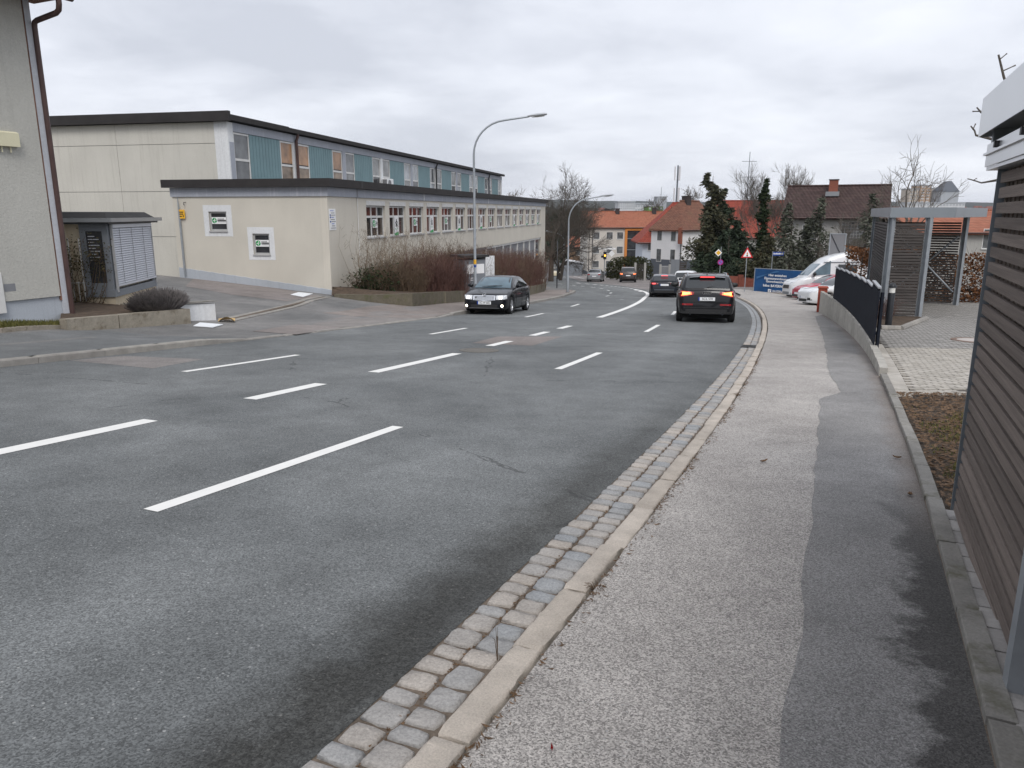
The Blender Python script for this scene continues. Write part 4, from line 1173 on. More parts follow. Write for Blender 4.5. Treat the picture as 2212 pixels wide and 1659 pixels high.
sl_me = MB().add([(.045, .14, .024), (.075, .14, -.030), (.075, 2.96, -.030), (.045, 2.96, .024), (.045, .14, .027), (.070, .14, .008), (.080, .14, -.027), (.080, 2.96, -.027), (.070, 2.96, .008), (.045, 2.96, .027)],
     [(4, 5, 8, 9), (5, 6, 7, 8), (0, 3, 2, 1), (1, 2, 7, 6), (0, 1, 6, 5, 4), (3, 9, 8, 7, 2)]).mesh('blind_slat'); sl_me.materials.append(MATS['blind_slat'])
for k in range(NS):
    o = obj('blind_slat', sl_me, None, bl); o.location.z = zb0 + (zb1 - zb0) * (k + .5) / NS
for y_ in (.5, 1.35, 2.2): obj('blind_cord', MB().box(.10, .106, y_, y_ + .012, zb0, zb1), 'sign_grey', bl)
for y_ in (.1, 3.0): obj('guide_rail', MB().box(.03, .085, y_ - .02, y_ + .018, z_s - .05, z_h), 'frame_grey', bl)
rfo = obj('roof', MB().box(-3.9, .22, -.32, 3.5, z_h + .06, z_h + .13).add([(-3.9, -.2, z_h + .131), (.1, -.2, z_h + .131), (.1, 3.4, z_h + .131), (-3.9, 3.4, z_h + .131), (-3.8, .05, z_h + .30), (-.05, .1, z_h + .29), (-.1, 3.1, z_h + .30), (-3.8, 3.2, z_h + .32)], [(4, 5, 6, 7), (0, 1, 5, 4), (1, 2, 6, 5), (2, 3, 7, 6), (3, 0, 4, 7)]), 'black_roofing', annex)
obj('roof_trim', MB().box(-3.92, .24, -.345, -.322, z_h + .05, z_h + .15).box(.221, .245, -.32, 3.52, z_h + .05, z_h + .15), 'zinc', rfo)
obj('soffit', MB().box(-3.85, .15, -.28, 3.4, z_h + .001, z_h + .055), 'dark_metal', annex)
obj('vent_stub', MB().tube([(-2.35, .4, z_h + .2), (-2.35, .4, z_h + .55)], .045, 8), 'iron', annex)
# trellis and climbing rose
tr = thing('trellis', 'pale steel trellis fixed to the annex wall beside the downpipe', 'trellis', (A.x, A.y, A.z), ARZ)
for x_ in (-1.24, -.96, -.70): obj('upright', MB().tube([(x_, -.06, -.45), (x_, -.06, z_h - .35)], .016, 6), 'frame_white', tr)
for z_ in (-.3, .25, .8, 1.35): obj('rung', MB().tube([(-1.26, -.075, z_), (-.68, -.075, z_)], .014, 6), 'frame_white', tr)
for x_, z_ in ((-1.1, 1.1), (-.83, .55)): obj('rung', MB().tube([(x_, -.07, z_ - .3), (x_, -.07, z_ + .28)], .012, 6), 'frame_white', tr)

# ------------------------------------------------------------------ plants
def branch(mb, p, d, L, r, depth, rnd, spread=.6, up=.15, nseg=3, kids=(2, 4), shrink=.68, sides=4, rmin=.004, taper=.62, wig=.18):
    pts = [p]; rs = [r]; q = p.copy(); dd = d.copy()
    for i in range(nseg):
        dd = (dd + Vector((rnd.gauss(0, wig), rnd.gauss(0, wig), rnd.gauss(0, wig) + up * .5))).normalized()
        q = q + dd * (L / nseg); pts.append(q.copy()); rs.append(max(rmin * .6, r * (1 - (1 - taper) * (i + 1) / nseg)))
    mb.tube(pts, rs, sides if r > .02 else 3, cap=False)
    if depth <= 0: return
    n = rnd.randint(*kids)
    for k in range(n):
        t = 1.0 if k == 0 else rnd.uniform(.3, 1.0)
        f = t * nseg; i = min(int(f), nseg - 1); b = pts[i].lerp(pts[i + 1], f - i)
        ax = dd.orthogonal().normalized(); ax.rotate(Matrix.Rotation(rnd.uniform(0, 6.2832), 3, dd))
        sp = spread * (rnd.uniform(.25, .6) if k == 0 else rnd.uniform(.7, 1.25))
        nd = (dd + ax * sp + Vector((0, 0, up * .5))).normalized()
        branch(mb, b, nd, L * shrink * rnd.uniform(.75, 1.15), max(rmin, rs[i] * (.72 if k == 0 else .5)), depth - 1, rnd, spread, up, nseg, kids, shrink, sides, rmin, taper, wig)
def bare_tree(name, label, base, h, seed, r=.16, depth=5, spread=.6, up=.12, mat='tree_bark', trunk=.3, kids=(3, 4), shrink=.72, rmin=.007, lean=(0, 0), limbs=5, group=None, wig=.18):
    rnd = random.Random(seed); t = thing(name, label, 'tree', base, 0, group)
    mt = MB(); top = Vector((lean[0] * h * trunk, lean[1] * h * trunk, h * trunk))
    mt.tube([(0, 0, -.4), (0, 0, .1), top * .5, top], [r * 1.4, r * 1.1, r * .95, r * .85], 9, cap=False)
    obj('trunk', mt, mat, t, True)
    mc = MB()
    branch(mc, top.copy(), Vector((lean[0], lean[1], 1)).normalized(), h * .30, r * .8, depth, rnd, spread, up, 3, kids, shrink, 5, rmin, wig=wig)
    for i in range(limbs):
        a = i * 2.4 + rnd.uniform(-.4, .4); b = top * rnd.uniform(.65, 1.0)
        branch(mc, b, Vector((math.cos(a) * .8, math.sin(a) * .8, rnd.uniform(.5, 1.0))).normalized(), h * .26, r * .5, depth - 1, rnd, spread, up, 3, kids, shrink, 5, rmin, wig=wig)
    # scale to the wanted height
    zt = max(v[2] for v in mc.v); k = (h - top.z) / max(.1, (zt - top.z))
    mc.v = [(top.x + (v[0] - top.x) * k, top.y + (v[1] - top.y) * k, top.z + (v[2] - top.z) * k) for v in mc.v]
    obj('crown', mc, mat, t)
    return t
def leafcloud(mb, n, fn, size, rnd, flat=.4):
    for i in range(n):
        p = fn(rnd)
        if p is None: continue
        a, b = rnd.uniform(0, 6.2832), rnd.uniform(-1, 1); s_ = size * rnd.uniform(.6, 1.5)
        d = Vector((math.cos(a), math.sin(a), b * .9)).normalized(); o_ = d.orthogonal().normalized(); o_.rotate(Matrix.Rotation(rnd.uniform(0, 6.28), 3, d))
        p = Vector(p); k = flat * rnd.uniform(.7, 1.3)
        mb.add([p - d * s_, p + o_ * s_ * k, p + d * s_, p - o_ * s_ * k], [(0, 1, 2, 3)])
def conifer(name, label, base, h, rad, seed, mat='conifer_leaf', n=5200, size=.11, droop=.25, group=None, shape=None, trunk_r=.12, tips=1.0):
    rnd = random.Random(seed); t = thing(name, label, 'tree', base, 0, group)
    bmb = MB().tube([(0, 0, -.4), (0, 0, h * .5), (0, 0, h * .97)], [trunk_r, trunk_r * .6, .015], 7, cap=False)
    shape = shape or (lambda f: (1 - f) ** .8 * (.55 + .45 * min(1, f * 6)))
    mb = MB(); br = []
    nb = int(26 + h * 7)
    for i in range(nb):
        f = (i + rnd.random()) / nb; a = i * 2.39996 + rnd.uniform(-.5, .5)
        L_ = rad * shape(f) * rnd.choice((rnd.uniform(.35, .8), rnd.uniform(.7, 1.35))) * tips; br.append((f * h, a, max(.08, L_)))
    for (z, a, L_) in br:
        k = max(6, int(n / nb * (L_ / rad + .25) * rnd.uniform(.5, 1.5)))
        for _ in range(k):
            u = rnd.random() ** .7; sp = .16 + .20 * L_; wx = rad * .38 * noise.noise(Vector((z * .55, seed * 3.1, 0))); wy_ = rad * .38 * noise.noise(Vector((z * .55, seed * 3.1, 7)))
            p = Vector((wx + math.cos(a) * L_ * u, wy_ + math.sin(a) * L_ * u, z - droop * L_ * u * u + .1 * L_ * u)) + Vector((rnd.gauss(0, sp * .5), rnd.gauss(0, sp * .5), rnd.gauss(0, sp * .45)))
            an = a + rnd.gauss(0, .7); d = Vector((math.cos(an), math.sin(an), rnd.gauss(-.15, .45))).normalized(); o_ = d.orthogonal().normalized(); o_.rotate(Matrix.Rotation(rnd.uniform(0, 6.28), 3, d))
            s_ = size * rnd.uniform(.6, 1.6)
            mb.add([p - d * s_, p + o_ * s_ * .32, p + d * s_, p - o_ * s_ * .32], [(0, 1, 2, 3)])
    obj('crown', mb, mat, t)
    for (z, a, L_) in br[::2]: bmb.tube([(0, 0, z), (math.cos(a) * L_ * .5, math.sin(a) * L_ * .5, z + .02), (math.cos(a) * L_, math.sin(a) * L_, z - droop * L_ + .1 * L_)], [.03, .02, .006], 3, cap=False)
    obj('trunk', bmb, 'tree_bark', t)
    return t
def stems(mb, n, area, h, rnd, lean=.25, r=.006, side=4, base=None):
    for i in range(n):
        x, y = area(rnd); z0 = base(x, y) if base else 0
        H_ = h * rnd.uniform(.45, 1.05); a = rnd.uniform(0, 6.28); l = abs(rnd.gauss(0, lean)) * H_
        d = Vector((math.cos(a) * l, math.sin(a) * l, H_)); p0 = Vector((x, y, z0 - .05)); b = Vector((rnd.gauss(0, .08), rnd.gauss(0, .08), 0)) * H_
        pts = [p0, p0 + d * .35 + b * .5, p0 + d * .7 + b, p0 + d]
        mb.tube(pts, [r, r * .8, r * .55, r * .25], 3, cap=False)
        for k in range(side):
            f = rnd.uniform(.05, .95); q = pts[1].lerp(pts[3], f); an = rnd.uniform(0, 6.28); L_ = rnd.uniform(.12, .42) * (1.2 - f * .6)
            mb.tube([q, q + Vector((math.cos(an) * L_ * .6, math.sin(an) * L_ * .6, L_ * .55)), q + Vector((math.cos(an) * L_, math.sin(an) * L_, L_ * rnd.uniform(.2, .9)))], [r * .5, r * .4, r * .2], 3, cap=False)

# climbing rose on the annex trellis
rl = random.Random(21)
rose = thing('climbing_rose', 'tangled climbing rose with sparse leaves on the annex trellis', 'plant', (A.x, A.y, A.z), ARZ)
mb = MB(); leafp = []
for i in range(40):
    x = -.92 + rl.gauss(0, .06); p = Vector((x, -.14 + rl.gauss(0, .03), -.45)); pts = [p.copy()]; dr_ = Vector((rl.gauss(0, .35), rl.gauss(0, .04), 1)).normalized()
    n = rl.randint(5, 11)
    for k in range(n):
        dr_ = (dr_ + Vector((rl.gauss(0, .33), rl.gauss(0, .05), .12 - .1 * (k > 7)))).normalized(); p = p + dr_ * .24
        p.y = min(-.05, max(-.30, p.y)); p.x = max(-1.45, min(-.15, p.x)); p.z = min(p.z, z_h + .5); pts.append(p.copy())
        if p.z > .1 and rl.random() < .5: leafp.append(p.copy())
        if p.z > 1.1: leafp += [p + Vector((rl.gauss(0, .1), rl.gauss(0, .04), rl.gauss(0, .1)))] * 3
    mb.tube(pts, [.013 * (1 - .8 * j / len(pts)) for j in range(len(pts))], 4, cap=False)
obj('canes', mb, 'twig_brown', rose)
mb = MB(); leafcloud(mb, 1500, lambda r_: r_.choice(leafp) + Vector((r_.gauss(0, .10), min(.02, r_.gauss(-.03, .04)), r_.gauss(0, .10))), .026, rl, .6)
obj('leaves', mb, 'rose_leaf', rose)

# planter wall, lavender, low block wall
def wallrun(name, pts, th, top, mat, parent, h=Hl, side=1, cap=None):
    for i in range(len(pts) - 1):
        a, b = Vector(pts[i][:2]), Vector(pts[i + 1][:2]); t = (b - a).normalized(); s_ = Vector((-t.y, t.x)) * side
        q = [a, b, b + s_ * th, a + s_ * th]; tp = [top[i], top[i + 1], top[i + 1], top[i]]
        obj(name, MB().prism([tuple(v) for v in q], [h(v.x, v.y) - .3 for v in q], tp), mat, parent)
w0, w1 = onto(146, 712, Hl), onto(413, 698, Hl)
wt0, wt1 = at(146, 690, w0.y).z, at(413, 667, w1.y).z
pw = thing('planter_wall', 'stained concrete planter wall in front of the annex, lavender on top', 'wall', (0, 0, 0))
mid = w0.lerp(w1, .38)
for (a, b, za, zb_) in ((w0, mid - (w1 - w0) * .004, wt0, lerp(wt0, wt1, .38)), (mid + (w1 - w0) * .004, w1, lerp(wt0, wt1, .38), wt1)):
    wallrun('wall_block', [a, b], .22, [za, zb_], 'old_concrete', pw)
t = (w1 - w0).normalized(); bk = Vector((-t.y, t.x, 0)); rt = w1 + bk * 2.2
wallrun('wall_block', [w1 + bk * .225, rt], .2, [wt1, wt1 + .05], 'old_concrete', pw)
bed = st(obj('planting_bed', MB().prism([(w0 + bk * .2).to_tuple()[:2], (w1 + bk * .2 - t * .21).to_tuple()[:2], (rt - t * .21).to_tuple()[:2], (A.x - 2.5, A.y + 2.0)], -1.9, [wt0 - .04, wt1 - .04, wt1 + .02, wt0]), 'bed_soil'))
lav = thing('lavender_bush', 'dense grey lavender bush spilling over the planter wall', 'shrub', w0.lerp(w1, .83) + bk * .42 + Vector((0, 0, 0)))
lav.location.z = wt1 - .05; mb = MB(); rl = random.Random(31)
for i in range(3400):
    x = rl.uniform(-1, 1); yy = rl.uniform(-1, 1)
    if x * x + yy * yy > 1: continue
    e_ = math.sqrt(max(0, 1 - x * x * .9 - yy * yy * .8)); H_ = (.16 + .42 * e_) * rl.uniform(.6, 1.12)
    p0 = Vector((x * .45 * t.x - yy * .25 * bk.x * -1, x * .45 * t.y + yy * .25 * bk.y, .0)); d = Vector((x * .42 * t.x + yy * .2 * bk.x, x * .42 * t.y + yy * .2 * bk.y, 0)) + Vector((rl.gauss(0, .05), rl.gauss(0, .05), H_))
    mb.tube([p0, p0 + d * .6, p0 + d], [.005, .007, .005], 3, cap=False)
obj('stalks', mb, 'lavender_leaf', lav)
b0, b1 = onto(415, 697, Hl), onto(486, 694, Hl)
bw = thing('low_wall', 'short whitewashed low wall with grey capping slab beside the drive', 'wall', (0, 0, 0))
bz0, bz1 = at(415, 660, b0.y).z, at(486, 657, b1.y).z
b0 = b0 + bk * .35; b1 = b1 + bk * .3
wallrun('wall_block', [b0, b1], .25, [bz0, bz1], 'white_band', bw)
q0, q1 = b0 - bk * .05, b1 - bk * .05 + t * .05
wallrun('capping_slab', [q0, q1], .36, [bz0 + .06, bz1 + .06], 'edging', bw, h=lambda x, y: bz0 + .302)
for k, (pts, lab, zo) in enumerate(((([(418, 705), (432, 698), (482, 702), (460, 708)]), 'white board lying on the ground at the planter corner', .02), ([(628, 637), (645, 632), (676, 635), (655, 642)], 'white board lying on the drive against the cream wall', .02))):
    P_ = [onto(x, y, Hl) for x, y in pts]
    tag(obj('white_board', MB().prism([(p.x, p.y) for p in P_], [p.z + .002 for p in P_], [p.z + zo for p in P_]), 'paper'), lab, 'board')
p = onto(490, 694, Hl); mb = MB().grid(5, 4, lambda u, v: ((u - .5) * .42, (v - .5) * .30, .03 + .10 * math.sin(u * 3.1) * (1 - v) + .03 * math.sin(v * 7 + u * 3)))
o = obj('cardboard_scrap', mb, 'cardboard'); o.location = p; o.rotation_euler = (.1, 0, .3); tag(o, 'crumpled tan cardboard at the end of the low wall', 'cardboard')

# ------------------------------------------------------------------ shrub bank, its retaining wall, cabinet, lamps
rw = [onto(x, y, Hl) for x, y in ((722, 641), (800, 652), (892, 662), (960, 655), (1027, 645))]
rw += [Vector((LK(Y) - 2.55 + .5 * sm(36, 44, Y), Y, 0)) for Y in (32.0, 35.5, 39, 43, 47, 51, 55, 58)]
rw = [p for i, p in enumerate(rw) if i < 3 or p.y > rw[2].y + .6]
rw = rw[:3] + sorted(rw[3:], key=lambda p: p.y)
rwall = thing('retaining_wall', 'low mossy concrete retaining wall holding the shrub bank along the footway', 'wall', (0, 0, 0))
def rtop(i, p):
    return Hl(p.x, p.y) + table([(0, .10), (1, .26), (2, .50), (20, .52)], i)
for i in range(len(rw) - 1):
    a, b = rw[i], rw[i + 1]; d = (b - a); d.z = 0; n = max(1, round(d.length / 2.0))
    for k in range(n):
        pa, pb = a.lerp(b, k / n), a.lerp(b, (k + .99) / n)
        wallrun('wall_block', [pa, pb], .16, [lerp(rtop(i, a), rtop(i + 1, b), k / n), lerp(rtop(i, a), rtop(i + 1, b), (k + .99) / n)], 'mossy_concrete', rwall)
# bank behind the wall
bkp = []
wd = Vector((.2138, .9769, 0)); wo = Vector((-7.34, 30.5, 0))
inner = [p + Vector((-.12, .06, 0)) for p in rw]
mb = MB(); nn = len(inner)
for i, p in enumerate(inner):
    u = min(51, max(0.0, (p - wo).dot(wd) + (.6 if i == 0 else 0))); q = wo + wd * u + Vector((.9769, -.2138, 0)) * .02
    for k in range(5):
        f = k / 4; v = p.lerp(q, f); mb.v.append((v.x, v.y, lerp(rtop(i, rw[i]) - .05, rtop(i, rw[i]) + .1, f)))
for i in range(nn - 1):
    for k in range(4):
        a_ = i * 5 + k; mb.f.append((a_, a_ + 5, a_ + 6, a_ + 1))
bank = st(obj('shrub_bank', mb, 'bed_soil'))
def bankz(x, y):
    return Hl(LK(y) - 2.6, y) + .45
# shrubs: along the line between wall and building
def bankline(s):      # s metres of Y
    i = 0
    P_ = [p for p in inner]
    Ys = [p.y for p in P_]
    return s
def shrub(name, label, c, rx, ry, h, n, seed, mat, r=.006, side=4, lean=.22, grp=None, leaf=None):
    rnd = random.Random(seed); t = thing(name, label, 'shrub', c, 0, grp); mb = MB()
    def area(r_):
        while True:
            x, y = r_.uniform(-1, 1), r_.uniform(-1, 1)
            if x * x + y * y < 1: return x * rx, y * ry
    stems(mb, n, area, h, rnd, lean, r, side); obj('stems', mb, mat, t)
    if leaf:
        m2 = MB(); leafcloud(m2, leaf[1], lambda r_: Vector((r_.gauss(0, rx * .5), r_.gauss(0, ry * .5), abs(r_.gauss(leaf[3], leaf[4])))), leaf[2], rnd, .5); obj('leaves', m2, leaf[0], t)
    return t
bz = lambda x, y, d=0: Vector((x, y, bankz(x, y) + d))
spec = [
 ('hazel_shrub', 'tall pale bare shrub with upright stems against the cream wall', -5.6, 31.6, .9, .5, 3.0, 95, 'twig_pale', .011, 7, .24, None),
 ('ivy_shrub', 'dark green shrub at the building corner below the bare stems', -5.7, 31.0, .9, .5, 1.2, 160, 'twig_brown', .008, 5, .3, ('ivy_leaf', 2600, .05, .45, .3)),
 ('dogwood_shrub', 'brown bare twiggy shrub next to the ivy shrub', -4.6, 31.5, 1.0, .6, 1.6, 330, 'twig_brown', .008, 6, .25, None),
 ('dogwood_shrub', 'reddish bare twiggy shrub in the bank between lamp post and brown shrubs', -3.75, 32.9, 1.1, .8, 1.9, 420, 'twig_red', .008, 6, .25, None),
 ('dogwood_shrub', 'darkest brown twiggy shrub close behind the lamp post', -2.95, 34.6, 1.0, .9, 1.9, 400, 'twig_red', .008, 6, .25, None),
 ('spirea_shrub', 'tall thin pale shrub rising above the red shrubs in front of the windows', -4.6, 34.6, 1.5, .8, 3.0, 170, 'twig_pale', .009, 6, .18, None),
 ('spirea_shrub', 'bare straw-coloured shrub behind the lamp post', -3.4, 37.0, 1.3, 1.0, 2.9, 190, 'twig_brown', .009, 6, .18, None),
]
for i, (nm, lab, x, y, rx, ry, h_, n_, m, r_, sd, ln, lf) in enumerate(spec):
    shrub(nm, lab, bz(x, y, -.1), rx, ry, h_, n_, 100 + i, m, r_, sd, ln, 'shrubs on the bank', lf)
far_sh = [(LK(y_) - 2.1 - o_, y_) for y_, o_ in ((38.2, .75), (40.6, .75), (43.0, .75), (45.4, .75), (47.8, .75), (50.2, .75), (52.6, .75), (55, .75), (42, 2.8), (47, 2.8), (52, 2.8), (37.6, 2.8))]
for i, (x, y) in enumerate(far_sh):
    shrub('dogwood_shrub', 'dense red-brown bare shrub in the clipped row beyond the switch cabinet', Vector((x - .5, y, bankz(x, y) - .2)), 1.3, 1.35, 2.5, 300, 200 + i, 'twig_red' if i % 3 else 'twig_brown', .010, 8, .30, 'red shrubs beyond the cabinet')
# switch cabinet
cb = onto(1075, 652, Hl); cb = Vector((-1.55, 36.2, bankz(-1.55, 36.2) - .3))
cab = thing('switch_cabinet', 'grey metal switch cabinet in a white-walled niche behind the dark sedan', 'cabinet', cb, R(38))
obj('housing', MB().box(-.02, .0, -.5, .5, 0, 1.95).box(0, .45, .45, .5, 0, 1.95), 'white_band', cab)
obj('side_wall', MB().box(-.62, .62, -.05, .0, 0, 1.93).xf(Matrix.Translation((.6, .5, 0))), 'white_band', cab)
obj('body', MB().box(-1.2, -.021, -.48, .46, .0, 1.85), 'panel_grey', cab)
for y_ in (-1.175, -.60): obj('door', MB().box(y_, y_ + .56, -.50, -.481, .1, 1.8), 'grey_paint', cab)
obj('roof_cap', MB().box(-1.3, .12, -.62, .62, 1.955, 2.06), 'black_roofing', cab)
prints('notice', cab, frame_on((-.60, -.502, 1.42), (1, 0, 0), (0, 0, 1)), [('sign_white', rect(-.5, .5, -.22, .22))])
prints('notice', cab, frame_on((-.75, -.502, .95), (1, 0, 0), (0, 0, 1)), [('sign_white', rect(-.16, .16, -.07, .07)), ('sign_grey', rect(-.12, .1, -.03, .03))])
# street lamps
def lamp(label, base, h, arm, rz, stickers=False):
    t = thing('street_lamp', label, 'street lamp', base, rz, 'street lamps along the road')
    H0 = h - 1.7
    pts = [(0, 0, H0)] + [(arm * .62 * (1 - math.cos(a)), 0, H0 + 1.45 * math.sin(a)) for a in [i * math.pi / 2 / 8 * .92 for i in range(1, 9)]]
    lx, lz = pts[-1][0], pts[-1][2]; pts += [(arm, 0, lz + .16)]
    obj('pole', MB().tube([(0, 0, -.3), (0, 0, 1.1), (0, 0, 1.15), (0, 0, H0)], [.085, .085, .065, .05], 12), 'galvanised', t, True, 40)
    obj('arm', MB().tube(pts, [.05] + [.042] * (len(pts) - 2) + [.035], 10), 'galvanised', t, True, 40)
    hd = MB(); prof = [(-.08, .05, .035), (.1, .10, .05), (.35, .14, .075), (.62, .14, .07), (.78, .08, .04)]
    for i, (x, wd_, th) in enumerate(prof):
        for k in range(8):
            a = 6.2832 * k / 8; hd.v.append((arm + x, wd_ * math.cos(a), lz + .19 + x * .10 + th * math.sin(a)))
    for i in range(4):
        for k in range(8): a = i * 8 + k; b = i * 8 + (k + 1) % 8; hd.f.append((a, b, b + 8, a + 8))
    hd.f.append(tuple(range(8))[::-1]); hd.f.append(tuple(range(32, 40)))
    o = obj('lamp_head', hd, 'alu_fascia', t, True, 50)
    obj('lens', MB().grid(6, 4, lambda u, v: (arm + .12 + .55 * u, (v - .5) * .2, lz + .19 + (.12 + .55 * u) * .10 - .078 - .02 * math.sin(u * 3.14) * math.sin(v * 3.14))), 'lamp_glass', o, True)
    obj('base_plate', MB().lathe([(.001, .02), (.14, .02), (.14, -.05)], 14), 'iron', t)
    if stickers:
        obj('access_door', MB().box(-.03, .03, -.09, -.082, .5, .85), 'galv_dark', t)
        obj('sticker', MB().lathe([(.058, 1.75), (.066, 1.75), (.066, 1.95), (.058, 1.95)], 12), 'sign_yellow', t)
        obj('sticker', MB().lathe([(.060, 1.60), (.066, 1.60), (.066, 1.70), (.060, 1.70)], 12), 'sign_blue', t)
    return t
lb = onto(1027, 652, Hl)
lamp('galvanised street lamp with curved arm standing behind the dark sedan, yellow sticker on pole', lb, CAMZ + .122 * lb.y - lb.z, 1.03 * lb.y / 14.5, R(0), True)
lb2 = onto(1226, 631, Hl); lamp('galvanised curved street lamp on the footway corner by the bend', lb2, at(1226, 424, lb2.y).z - lb2.z + .1, 68 / FPX * lb2.y, 0)
lb3 = Vector((8.9, 130, zr(8.9, 130))); lamp('distant curved street lamp beside the apartment block', lb3, 7.6, -3.5, 0)
tp = onto(1203, 622, Hl); tag(obj('sign_post', MB().tube([tp - Vector((0, 0, .2)), (tp.x, tp.y, at(1203, 520, tp.y).z)], .04, 8), 'dark_metal', None, True), 'slim dark post beside the clipped shrub row at the bend', 'post')

# ------------------------------------------------------------------ right: timber bin screen with steel roof
SE = onto(2066, 1118, Hy); SD = Vector((.41, .912, 0)).normalized()
SRZ = math.atan2(SD.y, SD.x)
scr = thing('timber_screen', 'weathered timber slat shelter with steel posts and aluminium roof edge beside the footway', 'shelter', (SE.x, SE.y, SE.z), SRZ)
# local x runs along the wall (away from camera), local -y faces the footway; the ground falls with x
gz = lambda x: Hy(SE.x + SD.x * x, SE.y + SD.y * x) - SE.z
top = 2.19
pn_ = onto(2180, 1490, Hy); P_near = -((SE - pn_).to_2d().dot(SD.to_2d())) + .03
bd = MB().cbox(-.5, .5, -.5, .5, -.5, .5, .04).mesh('slat'); bd.materials.append(MATS['weathered_wood'])
def slat(x0, x1, y, z, parent, th=.024, hh=.060, me=bd, nm='slat'):
    o = obj(nm, me, None, parent); o.location = ((x0 + x1) / 2, y, z); o.scale = (x1 - x0, th, hh)
    o.rotation_euler = (random.uniform(-.03, .03), random.uniform(-.002, .002), random.uniform(-.002, .002)); return o
NSL = 25
for k in range(NSL):
    z = .10 + (top - .16) * k / (NSL - 1)
    slat(P_near + .03, -.045, -.016, z, scr)
    slat(P_near - 3.2, P_near - .08, -.016, z + .10, scr)
bv = MB().cbox(-.5, .5, -.5, .5, -.5, .5, .03).mesh('rear_board'); bv.materials.append(MATS['weathered_wood'])
k = 0
while -.06 - k * .125 > P_near + .04:
    o = obj('rear_board', bv, None, scr); o.location = (-.06 - k * .125, .020, top / 2 + .03); o.scale = (top - .04, .024, .075); o.rotation_euler = (0, math.pi / 2, 0); o.rotation_euler = Matrix(((0, 0, 1), (0, 1, 0), (-1, 0, 0))).to_euler(); k += 1
for k in range(22):
    o = obj('rear_board', bv, None, scr); o.location = (P_near - .16 - k * .125, .020, top / 2 + .12); o.scale = (top - .04, .024, .075); o.rotation_euler = Matrix(((0, 0, 1), (0, 1, 0), (-1, 0, 0))).to_euler()
obj('post', MB().box(-.008, .004, -.04, .09, .05, top + .0).box(-.06, -.0085, .058, .068, .05, top), 'galv_dark', scr)
obj('post_foot', MB().box(-.05, .0, .02, .055, -.25, .4), 'galv_dark', scr)
obj('post', MB().box(P_near - .07, P_near + .01, -.10, .06, gz(P_near) - .2, top + .05), 'galvanised', scr)
for z_ in (top - .13, top - .21): obj('bolt', MB().lathe([(.001, -.006), (.010, -.006), (.010, 0)], 10, (-.03, .058, z_), 'y'), 'chrome', scr)
bz0_ = 2.20
obj('beam', MB().box(P_near - 4, .12, -.095, -.085, bz0_ + .0, bz0_ + .13).box(P_near - 4, .12, -.0845, .02, bz0_ - .02, bz0_ - .001).box(P_near - 4, .12, -.112, -.0955, bz0_ + .065, bz0_ + .078), 'alu_fascia', scr)
for i in range(5): obj('bolt', MB().box(-.32 - i * .75, -.28 - i * .75, -.118, -.0955, bz0_ + .085, bz0_ + .12), 'iron', scr)
rfz = 2.385
obj('roof_fascia', MB().box(P_near - 4.2, .24, -.135, -.13, rfz, rfz + .225).box(.2405, .245, -.135, 2.0, rfz, rfz + .225), 'alu_fascia', scr)
obj('roof_deck', MB().box(P_near - 4.2, .24, -.128, 2.0, rfz + .03, rfz + .09), 'galv_dark', scr)
obj('rafter', MB().box(.05, .11, -.08, 1.9, bz0_ + .02, rfz + .029), 'galv_dark', scr)
obj('rafter', MB().box(-1.3, -1.24, -.08, 1.9, bz0_ + .02, rfz + .029), 'galv_dark', scr)
obj('rear_post', MB().box(-.06, .02, 1.8, 1.88, -.4, bz0_), 'galvanised', scr)
obj('rear_post', MB().box(P_near - .06, P_near + .02, 1.8, 1.88, -.2, bz0_), 'galvanised', scr)
for ch in scr.children:                       # the screen's road side lies to its left: mirror the parts
    if ch.data in (bd, bv): ch.location.y *= -1
    else:
        for v in ch.data.vertices: v.co.y *= -1
        ch.data.flip_normals()
